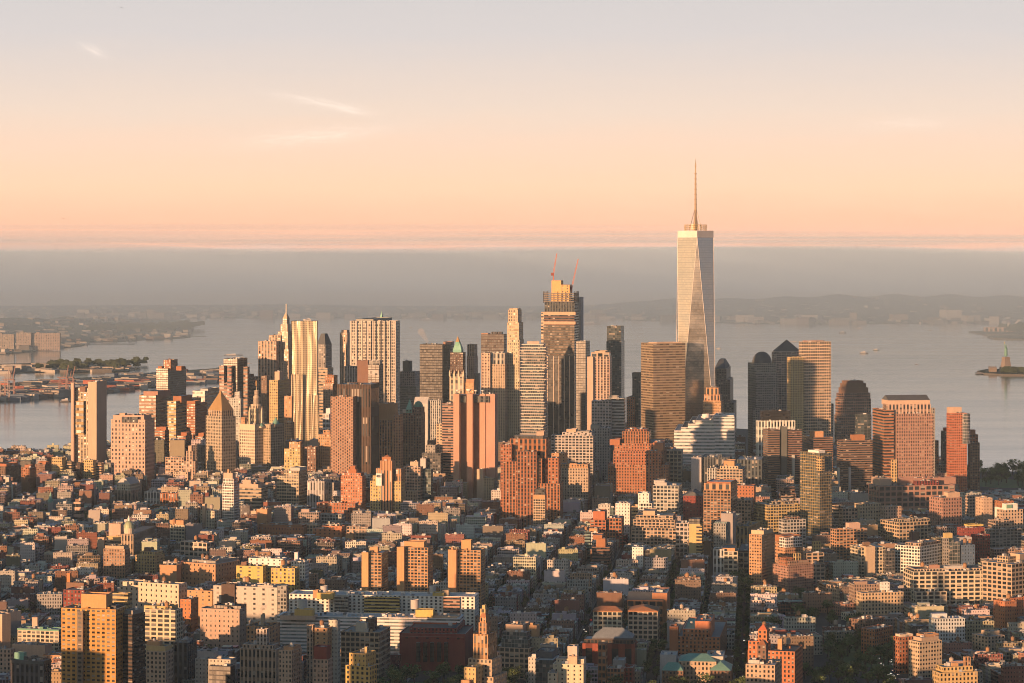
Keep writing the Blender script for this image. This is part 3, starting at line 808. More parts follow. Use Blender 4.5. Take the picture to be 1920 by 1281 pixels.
H('art_deco_building', 'massive orange brick ziggurat tower with tall piers in the centre', T_, 3560, 8,
  [(942, 1050, 1056, 907, 'V', 'rust', dict(bay=4.4, fl=4)), (943, 1008, 1014, 866, 'V', 'rust', dict(dY=4, bay=4.4, fl=4)), (943, 959, 966, 834, 'P', 'rust', dict(dY=14)), (956, 1024, 1030, 823, 'V', 'rust', dict(dY=16, bay=6, fl=8)), (970, 1006, 1012, 847, 'V', 'rust', dict(dY=1, bay=4.4, fl=5)),
   (1030, 1047, 1051, 859, 'P', 'rust', dict(dY=5)), (1004, 1016, 1020, 860, 'V', 'rust', dict(dY=6)), (965, 1018, 1022, 817, 'D', 'dgrey', bk(dY=24, yb=826)), (1008, 1020, 1023, 809, 'B', 'tan', bk(dY=30, yb=826))], s='orange brick ziggurat tower')
H('slim_building', 'slim sunlit hotel block with white frames at the foot of the orange ziggurat tower', B_, 3490, 8, [(1000, 1022, 1025, 936, 'L', 'buff', dict(bay=3, fl=3.4)), (1000, 1022, 1025, 928, 'B', 'orange', dict(dY=2)), (1003, 1021, 1024, 918, 'D', 'dgrey', bk(dY=4, yb=930))])
H('office_building', 'orange square block standing just right of the ziggurat tower', B_, 3900, 8, [(1034, 1060, 1064, 850, 'S', 'orange', dict(bay=5))])
H('loft_building', 'long grey tan warehouse with a sunlit top storey right of the ziggurat tower', B_, 3850, 8, [(1048, 1103, 1107, 878, 'P', 'tan', dict(fl=4.2, bay=4)), (1050, 1102, 1106, 871, 'P', 'orange', dict(dY=2, fl=4)), (1075, 1081, 1084, 869, 'B', 'orange', bk(dY=6, yb=876))])
H('apartment_tower', 'broad grey apartment slab with a checkered white balcony pattern', A_, 4020, 8, [(1033, 1112, 1116, 817, 'L', 'lgrey', dict(bay=5.5, fl=4.4)), (1054, 1109, 1113, 811, 'W', 'lgrey', dict(dY=8, bay=6)), (1065, 1080, 1084, 805, 'B', 'buff', bk(dY=14, yb=815)), (1080, 1105, 1108, 808, 'B', 'grey', bk(dY=14, yb=815))], s='checkered grey apartment slab')
H('office_building', 'plain tan grey stone block right of the checkered apartment slab', B_, 4180, 8, [(1110, 1143, 1147, 803, 'P', 'grey'), (1116, 1124, 1127, 797, 'B', 'grey', bk(dY=6, yb=806))])
H('stepped_brick_tower', 'broad brown red brick tower rising in many setbacks with one sunlit orange wing', T_, 3900, 8,
  [(1140, 1250, 1256, 872, 'P', 'rust', dict(fl=4.4, bay=4)), (1150, 1244, 1250, 846, 'P', 'rust', dict(dY=5, fl=4.4)), (1152, 1236, 1247, 832, 'P', 'rust', dict(dY=10, fl=4.4)), (1167, 1217, 1221, 809, 'V', 'rust', dict(dY=18, fl=5)), (1173, 1212, 1216, 805, 'V', 'rust', dict(dY=24, fl=5)),
   (1211, 1240, 1244, 846, 'P', (.45, .19, .1), dict(dY=-8, n='wing')), (1236, 1253, 1257, 872, 'P', (.45, .19, .1), dict(dY=-6, n='wing')), (1156, 1162, 1166, 824, 'B', 'rust', bk(dY=14, yb=835)), (1230, 1243, 1247, 830, 'B', (.45, .19, .1), dict(dY=6))], s='brown red setback tower')  # wings in a brighter brick tone: the sun on them put into the colour
H('loft_building', 'cream framed loft block tucked right of the brown red setback tower', B_, 3960, 8, [(1248, 1278, 1281, 845, 'L', 'buff', dict(bay=6, fl=6))])
H('office_building', 'low dark glass building with a white end wall below the white banded building', B_, 3860, 8, [(1316, 1368, 1372, 858, 'V', 'slate', dict(bay=4, fl=20)), (1308, 1315, 1318, 858, 'B', 'lgrey', dict(dY=-1)), (1382, 1428, 1432, 862, 'V', 'slate', dict(dY=-10, bay=5, fl=8)), (1330, 1345, 1350, 878, 'V', 'lgrey', dict(dY=-30))])
H('loft_building', 'grey loft building with orange lit crown tiers beyond the red brick green glass tower', B_, 3620, 10, [(1344, 1392, 1398, 880, 'L', 'tan', dict(fl=4)), (1350, 1384, 1390, 874, 'P', 'buff', dict(dY=5)), (1364, 1377, 1380, 864, 'B', 'orange', bk(dY=12, yb=878))], tk=1)
H('loft_building', 'pale grey loft block with big square windows left of the dark red warehouse', B_, 3620, 10, [(1224, 1272, 1279, 911, 'L', 'lgrey', dict(bay=5, fl=4.8)), (1228, 1250, 1254, 905, 'B', 'lgrey', bk(dY=8, yb=914)), (1236, 1246, 1250, 901, 'B', 'lgrey', bk(dY=12, yb=908))])
H('warehouse', 'dark red brick warehouse with a blue grey slanted roof', B_, 3560, 8, [(1281, 1316, 1320, 930, 'S', 'red', dict(top='gable', ya=922, rc='slate'))])
H('apartment_tower', 'brown framed tower with green tinted glass and an orange sunlit top', A_, 3330, 14, [(1319, 1370, 1382, 920, 'L', (.30, .19, .11), dict(bay=4.4, fl=3.7)), (1320, 1370, 1382, 907, 'V', 'orange', dict(dY=2, bay=8, fl=9)), (1325, 1370, 1380, 904, 'B', 'rust', bk(dY=6, yb=909))], s='green glazed brown tower')
H('brick_building', 'rose red brick building right of the green glazed brown tower', B_, 3480, 10, [(1380, 1414, 1417, 911, 'S', 'rust'), (1372, 1408, 1412, 938, 'L', 'tan', dict(dY=-60))])
H('art_deco_loft', 'tan stepped loft building with ranks of tall piers below a white water-tower block', B_, 3290, 8,
  [(1184, 1268, 1273, 990, 'L', 'tan', dict(bay=4.6, fl=4.2)), (1187, 1265, 1270, 975, 'L', 'tan', dict(dY=4, bay=4.6)), (1192, 1262, 1267, 967, 'L', 'tan', dict(dY=8, bay=4.6)), (1212, 1228, 1232, 958, 'B', 'buff', bk(dY=16, yb=970))], s='tan stepped pier loft', tk=2)
H('white_tower', 'small white square tower rising behind the tan stepped loft', B_, 3420, 8, [(1205, 1222, 1226, 944, 'L', 'white'), (1205, 1217, 1220, 925, 'S', 'white', dict(dY=3)), (1184, 1210, 1214, 950, 'R', 'gold', dict(dY=6))])
H('loft_building', 'white framed loft between the tan stepped loft and the slim orange tower', B_, 3240, 8, [(1267, 1297, 1300, 981, 'L', 'lgrey', dict(bay=5, fl=5))])
H('slim_tower', 'slim sunlit orange brick tower with balcony slots down its right side', A_, 3190, 14, [(1297, 1313, 1319, 983, 'B', 'gold', dict(cl=0)), (1300, 1312, 1318, 973, 'D', 'black', bk(dY=3, yb=985)), (1312, 1316, 1319, 986, 'R', 'gold', dict(dY=-1.5, n='balcony_stack', cl=0, fl=4))], s='slim orange balcony tower')
H('brick_building', 'orange red brick apartment block stepping down to a dark right half', B_, 3340, 8, [(1107, 1136, 1140, 975, 'L', (.42, .16, .08), dict(bay=5, fl=4)), (1112, 1134, 1138, 959, 'B', (.42, .16, .08), dict(dY=6)), (1138, 1165, 1170, 972, 'L', 'rust', dict(dY=4, bay=4)), (1160, 1174, 1177, 1004, 'L', 'red', dict(dY=2))], s='orange red stepped brick block')
H('white_loft', 'white stucco loft building behind the orange red stepped brick block', B_, 3440, 8, [(1154, 1181, 1184, 944, 'S', 'white'), (1122, 1144, 1146, 946, 'S', 'lgrey', dict(dY=10)), (1146, 1155, 1157, 952, 'G', 'teal', dict(dY=8))])
H('glass_loft', 'white and green glass loft building in front of the orange red brick block', B_, 3210, 8, [(1096, 1107, 1109, 997, 'R', 'teal', dict(fl=4)), (1106, 1121, 1124, 998, 'L', 'white'), (1099, 1120, 1123, 991, 'B', 'orange', dict(dY=5))], tk=1)
H('ribbon_building', 'brown building with grey horizontal ribbons topped by red roof tanks', B_, 3100, 8, [(1110, 1143, 1147, 1026, 'R', 'brown', dict(fl=3.8)), (1120, 1135, 1138, 1010, 'B', 'rust', dict(dY=5)), (1123, 1129, 1132, 1003, 'B', 'rust', bk(dY=8, yb=1012))])
H('white_building', 'small white house with a taller left half before the tan stepped loft', B_, 3080, 8, [(1185, 1206, 1209, 1026, 'S', 'white'), (1207, 1236, 1239, 1030, 'S', 'lgrey', dict(dY=4)), (1215, 1219, 1221, 1032, 'D', 'dgrey', dict(dY=3, dep=2, cl=0))])
H('art_deco_building', 'teal grey stepped building with a pale lit left edge and a tower block', B_, 3160, 14, [(1354, 1361, 1391, 982, 'P', 'grey'), (1357, 1363, 1389, 979, 'P', 'teal', dict(dY=3)), (1370, 1374, 1380, 963, 'B', 'grey', dict(dY=8))], tk=1)
H('gold_loft', 'golden pier building in the sun left of the tall orange corner block', B_, 3220, 20, [(1395, 1402, 1426, 987, 'V', 'gold', dict(bay=5, fl=12))])
H('white_building', 'white apartment building with dark vertical slots and a sunlit patterned right part', B_, 2990, 8, [(1338, 1358, 1360, 1030, 'V', 'white', dict(bay=5, fl=9)), (1357, 1383, 1386, 1034, 'L', 'cream', dict(dY=-3, bay=5.5, fl=5)), (1363, 1378, 1382, 1028, 'B', 'orange', bk(dY=4, yb=1038))], s='white slotted apartment building')
H('arched_building', 'tan building with large arched windows under a dark flat roof', B_, 3010, 8, [(1384, 1414, 1420, 1036, 'L', 'buff', dict(bay=6, fl=6)), (1383, 1414, 1420, 1033, 'B', 'dkbrown', dict(dY=-.5, yb=1036, cl=2, n='cornice'))])
H('corner_tower', 'tall narrow brick apartment tower with a bright sunlit left face', A_, 2860, 30, [(1418, 1428, 1453, 1003, 'Q', 'orange', dict(bay=3, fl=3.4)), (1421, 1432, 1450, 995, 'B', 'buff', dict(dY=5))], s='narrow sunlit brick tower')
H('loft_building', 'orange brick building with a white crown storey right of the narrow sunlit brick tower', B_, 2950, 60, [(1450, 1472, 1505, 1018, 'Q', 'orange', dict(bay=3)), (1472, 1474, 1504, 1009, 'L', 'white', dict(dY=-2, yb=1027, n='crown')), (1452, 1470, 1502, 1005, 'B', 'rust', bk(dY=9, yb=1020))])
H('apartment_building', 'red and grey banded apartment block climbing in terraces to a sunlit upper left', B_, 2840, 60, [(1449, 1478, 1525, 1062, 'Q', 'rose', dict(bay=3, fl=3)), (1455, 1480, 1520, 1052, 'Q', 'rose', dict(dY=3)), (1460, 1474, 1488, 1047, 'Q', 'rust', dict(dY=5)), (1488, 1492, 1502, 1038, 'V', 'gold', dict(dY=8, yb=1060))], s='banded terraced apartment block')
H('loft_building', 'tan loft building with broad dark windows right of the banded terraced block', B_, 2930, 80, [(1510, 1513, 1547, 1058, 'L', 'buff', dict(bay=6, fl=4.6)), (1509, 1512, 1545, 1037, 'L', 'tan', dict(dY=10, bay=6)), (1522, 1525, 1539, 1016, 'P', 'gold', dict(dY=40))])
H('apartment_building', 'golden brick block beneath the gold glass hotel tower', B_, 3390, 70, [(1413, 1440, 1500, 947, 'L', 'gold', dict(bay=4, fl=3.8)), (1430, 1448, 1498, 940, 'L', 'tan', dict(dY=20)), (1463, 1470, 1490, 913, 'R', 'brown', dict(dY=60)), (1464, 1467, 1488, 930, 'R', 'tan', dict(dY=40))], s='golden brick terrace block')
H('loft_building', 'pale gridded building with open white frames just left of the gold hotel tower', B_, 3180, 70, [(1463, 1470, 1511, 975, 'L', 'lgrey', dict(bay=4, fl=4)), (1470, 1480, 1500, 970, 'L', 'rose', dict(dY=8))])
# --- right middle
H('loft_building', 'large orange cornered loft with rows of dark square windows in the right middle distance', B_, 3300, 66, [(1651, 1686, 1746, 980, 'L', 'buff', dict(bay=5.2, fl=4.6)), (1676, 1690, 1743, 974, 'L', 'tan', dict(dY=10)), (1706, 1710, 1724, 998, 'B', 'brown', dict(dY=-40))], s='orange cornered loft', tk=1)
H('loft_building', 'cream and white office block with a blank buff centre panel', B_, 2960, 72, [(1594, 1615, 1660, 1027, 'L', 'cream', dict(bay=3.6, fl=4)), (1613, 1624, 1641, 1025, 'B', 'buff', dict(dY=-3, n='blank_panel', cl=0)), (1659, 1661, 1678, 1033, 'L', 'dgrey', dict(dY=2)), (1616, 1620, 1632, 1017, 'B', 'brown', bk(dY=10, yb=1029))], s='cream and white office block')
H('white_loft', 'bright white gridded building angled to the sun with a shaded orange right side', B_, 2960, 40, [(1678, 1725, 1767, 1025, 'L', 'white', dict(bay=3.6, fl=3.6)), (1698, 1727, 1765, 1019, 'L', 'tan', dict(dY=6))], s='bright white gridded building')
H('loft_building', 'huge cream factory loft with dark bands of windows at the right', B_, 2720, 82, [(1694, 1712, 1850, 1072, 'L', 'cream', dict(bay=6.6, fl=4.3)), (1700, 1714, 1848, 1067, 'L', 'cream', dict(dY=12)), (1713, 1717, 1775, 1110, 'L', 'cream', dict(dY=-10, bay=6.6, fl=4.3, n='wing')), (1742, 1745, 1762, 1060, 'B', 'rose', bk(dY=20, yb=1072)), (1770, 1774, 1812, 1062, 'B', 'lgrey', bk(dY=20, yb=1072))], s='huge cream factory loft', tk=2)
H('loft_building', 'massive dark factory block with a sunlit right corner at the right edge', B_, 2700, 48, [(1842, 1897, 1950, 1058, 'L', 'tan', dict(bay=6, fl=4.4)), (1870, 1890, 1912, 1044, 'L', 'buff', dict(dY=20, yb=1062)), (1907, 1912, 1935, 1039, 'B', 'tan', bk(dY=26, yb=1062))], s='massive dark factory block', tk=1)
H('mixed_building', 'blue grey rendered tower block right of the bright white gridded building', B_, 2990, 76, [(1800, 1803, 1828, 1022, 'S', 'blue'), (1777, 1781, 1800, 1017, 'G', 'grey', dict(dY=-4, fl=4)), (1768, 1772, 1786, 1000, 'B', 'gold', dict(dY=10)), (1786, 1790, 1822, 1008, 'B', 'lgrey', dict(dY=20)), (1767, 1770, 1779, 1010, 'P', 'grey', dict(dY=-2))], s='blue grey rendered block', tk=2)
H('brick_building', 'dark maroon brick building with yellow cornices right of the blue grey block', B_, 3080, 76, [(1800, 1804, 1846, 990, 'S', 'red'), (1824, 1828, 1856, 1003, 'P', 'red', dict(dY=-30)), (1812, 1815, 1844, 984, 'B', 'yellow', dict(dY=6, yb=987, n='cornice', cl=1))], s='dark maroon brick building')
H('loft_building', 'grey brown factory with a raised centre behind the massive dark factory block', B_, 3150, 76, [(1848, 1853, 1915, 993, 'L', 'grey', dict(bay=5)), (1856, 1862, 1902, 976, 'L', 'tan', dict(dY=16)), (1858, 1864, 1925, 1030, 'L', 'tan', dict(dY=-90))], s='raised-centre grey factory')
H('white_building', 'white slab building near the river at the right edge', B_, 3500, 72, [(1829, 1844, 1858, 934, 'S', 'pink'), (1856, 1860, 1872, 938, 'S', 'red', dict(dY=12))])
H('brick_building', 'red brick warehouse with a white corner wall carrying a green painted hoarding', B_, 3450, 72, [(1865, 1878, 1901, 940, 'S', 'rust'), (1865, 1876, 1880, 952, 'B', 'white', dict(dY=-4, cl=0)), (1876, 1879, 1918, 956, 'P', 'buff', dict(dY=-10)), (1885, 1886, 1908, 945, 'B', 'white', dict(dY=-12, yb=957, dep=2, n='hoarding', cl=0)), (1887, 1888, 1898, 946.5, 'B', 'green', dict(dY=-13, yb=953.5, dep=.6, n='painted_sign', cl=0))], s='red warehouse with the green hoarding')
H('brick_building', 'rosy brick warehouse right of the long low pink building', B_, 3480, 66, [(1742, 1768, 1803, 934, 'P', 'rose'), (1770, 1778, 1800, 924, 'B', 'pink', bk(dY=12, yb=937))])
H('loft_building', 'tan stone block behind the white slab building by the river', B_, 3620, 70, [(1800, 1813, 1840, 925, 'P', 'lgrey'), (1812, 1818, 1842, 930, 'L', 'pink', dict(dY=-20))])
H('loft_building', 'orange brown warehouse with piers left of the orange cornered loft', B_, 3120, 70, [(1561, 1568, 1626, 993, 'L', 'orange', dict(bay=4.5)), (1586, 1592, 1613, 981, 'B', 'pink', bk(dY=14, yb=996))], s='orange pier warehouse')
H('loft_building', 'tan gridded loft right behind the gold glass hotel tower', B_, 3400, 70, [(1571, 1580, 1608, 954, 'L', 'tan'), (1560, 1566, 1581, 948, 'R', 'tan', dict(dY=8)), (1603, 1612, 1652, 945, 'P', 'buff', dict(dY=60)), (1653, 1660, 1690, 950, 'P', 'pink', dict(dY=50))])
# --- left middle
H('low_office', 'low colourful riverside sheds at the far left shore', B_, 4650, 14, [(-10, 50, 56, 855, 'L', 'cream', dict(bay=8)), (22, 40, 48, 848, 'L', 'yellow', dict(dY=-6)), (38, 50, 53, 842, 'B', 'dkbrown', dict(dY=4)), (48, 66, 70, 853, 'B', 'dkbrown', dict(dY=8)), (66, 90, 95, 862, 'B', 'lgrey', dict(dY=12))])
for xa, xc, xb, yt, d_ in ((-12, 10, 40, 875, 'leftmost'), (40, 55, 68, 877, 'middle'), (66, 84, 98, 871, 'right')):
    H('housing_slab', 'brown brick housing slab at the far left, %s of three below the riverside' % d_, A_, 4100 if d_ != 'middle' else 3950, 30, [(xa, xc, xb, yt, 'Q', 'rust' if d_ == 'middle' else 'brown', dict(fl=3.6)), (xa + 6, xc + 2, xb - 6, yt - 5, 'B', 'rust', bk(dY=8, yb=yt + 2))], group='brown brick housing slabs')
H('stepped_tower', 'cream tower with saw-toothed balconies left of the pale striped slab tower', A_, 4000, 24, [(97, 116, 120, 858, 'Q', 'gold', dict(bay=4)), (118, 134, 138, 866, 'R', 'tan', dict(dY=6, fl=4)), (113, 117, 120, 872, 'R', 'gold', dict(dY=-3, n='balcony_stack', cl=0)), (136, 150, 156, 868, 'Q', 'dkbrown', dict(dY=10))])
H('stepped_tower', 'cream tower with saw-toothed balconies right beneath the pale striped slab tower', A_, 4010, 24, [(155, 174, 178, 863, 'Q', 'gold', dict(bay=4)), (175, 190, 195, 868, 'R', 'tan', dict(dY=6, fl=4)), (171, 175, 178, 874, 'R', 'gold', dict(dY=-3, n='balcony_stack', cl=0)), (156, 172, 176, 922, 'S', 'rose', dict(dY=-150))])
H('vaulted_building', 'cream vaulted court building with an arched front before the cream courthouse tower', B_, 3850, 16, [(219, 244, 262, 908, 'P', 'cream', dict(bay=3.4, top='barrel', ya=897, rc='lgrey')), (214, 246, 260, 920, 'V', 'tan', dict(dY=-6, bay=5, fl=30))], s='cream vaulted court building')
H('art_deco_court', 'pale stepped art deco court building with a small square tower', B_, 3990, 12,
  [(316, 372, 381, 900, 'P', 'pink', dict(bay=4, fl=5)), (325, 352, 358, 885, 'P', 'pink', dict(dY=6)), (344, 366, 371, 865, 'V', 'pink', dict(dY=10, bay=5)), (349, 361, 365, 846, 'V', 'pink', dict(dY=13, bay=5)), (353, 359, 362, 836, 'B', 'pink', dict(dY=16)), (362, 390, 400, 884, 'P', 'tan', dict(dY=14)), (303, 330, 338, 910, 'P', 'cream', dict(dY=4)), (310, 345, 350, 858, 'L', 'pink', dict(dY=60))], s='pale stepped court building')
H('civil_court', 'white columned classical court block left of the dark court building', B_, 3860, 12, [(271, 299, 304, 922, 'V', 'white', dict(bay=5, fl=14)), (280, 302, 307, 916, 'B', 'lgrey', dict(dY=12))])
H('dark_court', 'dark brown court building with orange ribs in front of the pale stepped court building', B_, 3790, 12, [(300, 336, 342, 925, 'V', 'rust', dict(bay=4, fl=9)), (336, 366, 376, 926, 'L', 'dkbrown', dict(dY=-6)), (285, 330, 336, 948, 'R', 'rust', dict(dY=-30, fl=5))], s='dark brown court building')
H('municipal_building', 'broad cream municipal building with green corner domes and a tall wedding-cake cupola', T_, 4170, 36,
  [(449, 478, 507, 806, 'P', 'cream', dict(bay=4.2, fl=5)), (449, 478, 507, 796, 'B', 'cream', dict(dY=-.6, yb=806, n='cornice')), (500, 507, 533, 796, 'P', 'tan', dict(dY=8, n='wing')), (452, 459, 463, 783, 'P', 'orange', dict(dY=16)), (481, 490, 499, 800, 'B', 'cream', dict(dY=5, top='cone', ya=793, rc='copper', rm='copper', n='corner_pavilion', yb=803)), (505, 517, 529, 796, 'B', 'tan', dict(dY=14, top='cone', ya=783, rc='copper', rm='copper', n='corner_pavilion', yb=800)),
   (467, 480, 493, 766, 'V', 'cream', dict(dY=22, bay=4, fl=9)), (470, 480.5, 491, 758, 'V', 'cream', dict(dY=26, round=1, n='drum', bay=4, fl=20)), (475, 481, 487, 743, 'V', 'cream', dict(dY=28, round=1, n='drum', bay=3, fl=20)), (477, 481, 485.5, 732, 'V', 'cream', dict(dY=29, round=1, n='lantern', bay=2, top='cone', ya=721, rc='cream')), (466, 468.5, 471, 772, 'B', 'cream', dict(dY=18, top='pyr', ya=761, rc='cream', n='turret')), (489, 491.5, 494, 772, 'B', 'cream', dict(dY=18, top='pyr', ya=761, rc='cream', n='turret')), (480.2, 481, 481.8, 714, 'B', 'goldleaf', dict(dY=30, yb=724, n='finial', cl=0))], s='cream municipal building')
H('office_tower', 'golden faced tower with a dark right side behind the municipal cupola', T_, 4750, 20, [(505, 521, 543, 713, 'Q', 'gold', dict(fl=5)), (517, 524, 531, 697, 'B', 'pink', dict(dY=10, yb=716))])
H('office_building', 'dark shadowed tower behind the left of the golden faced tower', B_, 4800, 20, [(490, 500, 506, 705, 'Q', 'brown')])
H('loft_building', 'orange slab with rows of small windows left of the rippled silver tower', B_, 4350, 14, [(533, 547, 550, 743, 'S', 'orange', dict(bay=6, fl=7)), (533, 546, 552, 792, 'P', 'orange', dict(dY=-10))])
H('office_building', 'golden square block at the foot of the rippled silver tower', B_, 4060, 14, [(533, 563, 568, 842, 'P', 'gold'), (542, 563, 567, 829, 'P', 'orange', dict(dY=6)), (566, 592, 597, 838, 'P', 'brown', dict(dY=10))])
H('office_building', 'tan punched-window building between the silver tower and the federal tower', B_, 4100, 12, [(597, 621, 626, 815, 'P', 'orange', dict(bay=3.6)), (606, 618, 622, 807, 'P', 'orange', dict(dY=6))])
H('office_building', 'small white block with square openings left of the federal tower', B_, 4400, 12, [(605, 617, 620, 776, 'L', 'white', dict(bay=6, fl=8)), (611, 619, 622, 766, 'B', 'white', dict(dY=6))])
H('white_tower', 'slim white gridded tower stepping in at the top among the low rooftops', A_, 3540, 20,
  [(417, 438, 449, 908, 'L', 'white', dict(bay=3.6, fl=3.8)), (418, 438, 446, 898, 'L', 'white', dict(dY=3)), (419, 436, 442, 887, 'B', 'pink', dict(dY=6)), (427, 429.5, 432, 880, 'B', 'orange', bk(dY=9, yb=888))], s='slim white gridded tower')
H('loft_building', 'cream apartment block left of the slim white gridded tower', B_, 3480, 30, [(376, 402, 414, 958, 'P', 'cream'), (379, 384, 388, 945, 'B', 'tan', dict(dY=5))], tk=1)
H('office_building', 'pink topped office block right of the slim white gridded tower', B_, 3700, 12, [(449, 490, 502, 915, 'R', 'tan', dict(fl=5)), (449, 484, 494, 908, 'B', 'pink', dict(dY=6)), (455, 470, 478, 900, 'B', 'pink', dict(dY=12))])
H('brick_building', 'orange brick building with a stepped gable right of the slim white tower', B_, 3470, 14, [(481, 501, 509, 955, 'B', 'orange'), (470, 480, 484, 958, 'B', 'pink', dict(dY=4)), (450, 468, 473, 948, 'S', 'dgrey', dict(dY=6))])
H('loft_building', 'broad tan loft with arched upper windows in full sun left of the grey pier block', B_, 3760, 18, [(519, 560, 578, 893, 'L', 'buff', dict(bay=4, fl=4.6)), (532, 560, 574, 883, 'L', 'buff', dict(dY=8)), (556, 562, 575, 877, 'B', 'lgrey', bk(dY=14, yb=886))], s='broad tan sunlit loft')
H('office_building', 'grey block with vertical piers in shade right of the broad tan sunlit loft', B_, 3740, 16, [(576, 608, 622, 902, 'V', 'lgrey', dict(bay=4, fl=20)), (600, 626, 640, 905, 'P', 'grey', dict(dY=14))])
H('brick_tower', 'orange brick apartment tower with a stepped water-tank crown', A_, 3690, 14, [(639, 679, 686, 893, 'P', (.44, .2, .11), dict(bay=3.6, fl=3.8)), (641, 676, 683, 887, 'P', (.44, .2, .11), dict(dY=4)), (653, 668, 672, 880, 'B', 'rust', dict(dY=8)), (656, 666, 669, 874, 'B', 'rust', bk(dY=10, yb=882))], s='orange brick crowned tower')
H('sign_tower', 'orange art deco tower with vertical piers and a white 401 sign on its corner', T_, 3660, 14,
  [(694, 752, 760, 903, 'P', 'gold', dict(bay=4)), (705, 752, 760, 879, 'V', 'orange', dict(dY=4, bay=4, fl=9)), (713, 735, 740, 864, 'V', 'orange', dict(dY=-2, bay=4, fl=60)), (699, 714, 718, 892, 'P', 'gold', dict(dY=1)), (716, 733, 737, 857, 'B', 'rust', bk(dY=6, yb=866, top='cone', ya=853, rc='rust')),
   (705, 715.5, 716, 888, 'B', 'white', dict(dY=-3.4, yb=911, dep=1.2, n='white_panel', cl=0))], s='orange 401 tower')
H('brick_building', 'rust brick warehouse with one row of windows below the orange 401 tower', B_, 3560, 14, [(594, 666, 670, 944, 'P', 'rust', dict(bay=4)), (597, 640, 645, 965, 'L', 'lgrey', dict(dY=-60))], s='long rust brick warehouse')
H('loft_building', 'pale lit rooftop blocks right of the orange 401 tower', B_, 3800, 14, [(757, 788, 792, 876, 'L', 'pink'), (769, 784, 788, 866, 'B', 'pink', dict(dY=6)), (760, 779, 783, 921, 'P', 'buff', dict(dY=-70)), (785, 808, 812, 880, 'G', 'teal', dict(dY=8))])
H('ornate_building', 'dark grey block with arched windows and a blue mansard roof left of the windowless tower', B_, 3990, 12, [(791, 826, 831, 850, 'L', 'dgrey'), (798, 816, 820, 835, 'P', 'grey', dict(dY=8)), (788, 798, 801, 860, 'B', 'lgrey', dict(dY=-6))])
H('brick_building', 'long orange brick warehouse with small windows in low sun', B_, 3430, 14, [(479, 569, 573, 989, 'S', (.42, .17, .09), dict(bay=4, fl=5)), (486, 566, 570, 985, 'B', 'rust', dict(dY=4, cl=5))], s='long orange brick warehouse', tk=1)
H('brick_building', 'orange plain-walled brick building right of the long orange brick warehouse', B_, 3400, 14, [(587, 640, 646, 992, 'S', (.42, .17, .09), dict(bay=7)), (575, 598, 602, 985, 'L', 'buff', dict(dY=40)), (604, 641, 645, 987, 'S', (.42, .17, .09), dict(dY=5))])
H('loft_building', 'grey tan building with ornate window rows right of the plain orange brick building', B_, 3360, 14, [(650, 690, 694, 988, 'L', 'tan'), (648, 662, 664, 1001, 'B', 'orange', dict(dY=-8))])
H('terrace_building', 'tall grey and tan slab with cream bands left of the low village roofs', B_, 3560, 20, [(138, 151, 158, 942, 'R', 'pink', dict(fl=9)), (141, 150, 155, 936, 'B', 'brown', dict(dY=4))], tk=1)
H('loft_building', 'brown brick hotel block with a pale left edge and small dark windows', B_, 2960, 14, [(194, 234, 242, 1030, 'P', (.30, .2, .13), dict(bay=3.4)), (197, 232, 238, 1024, 'B', 'tan', dict(dY=4))], s='brown hotel block')
H('bank_building', 'tan stack of stepped blocks with a flat penthouse beside the green copper dome', B_, 3180, 14, [(182, 226, 232, 1014, 'R', 'tan'), (204, 226, 230, 982, 'B', 'pink', dict(dY=10)), (200, 228, 232, 1006, 'B', 'gold', dict(dY=4)), (183, 195, 198, 1008, 'B', 'pink', dict(dY=2))])
H('gold_building', 'bright golden apartment building with scattered windows', A_, 3010, 20, [(254, 291, 309, 1042, 'P', 'gold', dict(bay=3.6)), (262, 290, 305, 1035, 'P', 'gold', dict(dY=4)), (270, 278, 282, 1027, 'B', 'brown', bk(dY=8, yb=1037))], s='bright golden apartment building', tk=1)
H('loft_building', 'plain orange brown blank-walled warehouse, left of a pair', B_, 2900, 16, [(299, 331, 336, 1060, 'B', 'orange', dict(cl=8)), (306, 332, 336, 1054, 'B', 'lime', dict(dY=14))], tk=1)
H('loft_building', 'orange brown warehouse with a long receding grey right side, right of a pair', B_, 2900, 30, [(340, 404, 450, 1058, 'S', 'orange', dict(bay=5, fl=5)), (352, 404, 445, 1052, 'B', 'grey', dict(dY=12))], s='orange brown warehouse with the receding side', tk=2)
H('loft_building', 'cream block with big square windows behind the blank-walled warehouses', B_, 3130, 30, [(338, 388, 400, 1018, 'L', 'cream', dict(bay=7, fl=5.5))], tk=1)
H('loft_building', 'cream office building with an orange crown of roof rooms', B_, 3330, 20, [(314, 346, 355, 985, 'L', 'cream', dict(bay=4)), (318, 344, 350, 976, 'B', 'orange', dict(dY=5)), (281, 299, 304, 975, 'B', 'pink', dict(dY=20))], tk=2)
H('yellow_building', 'bright yellow rendered loft with a lower blank left half', B_, 2700, 14, [(492, 553, 560, 1066, 'P', 'yellow', dict(bay=4.4, fl=4)), (443, 493, 498, 1062, 'S', 'yellow', dict(dY=-4, bay=9)), (452, 462, 466, 1054, 'B', 'brown', bk(dY=6, yb=1064))], s='bright yellow loft', tk=1)
H('white_loft', 'white loft building standing behind the bright yellow loft', B_, 2790, 14, [(466, 530, 536, 1048, 'S', 'white', dict(bay=6)), (546, 572, 579, 1053, 'P', 'white', dict(dY=-20)), (552, 558, 561, 1036, 'B', 'white', bk(dY=-10, yb=1056))], s='white loft behind the yellow loft', tk=2)
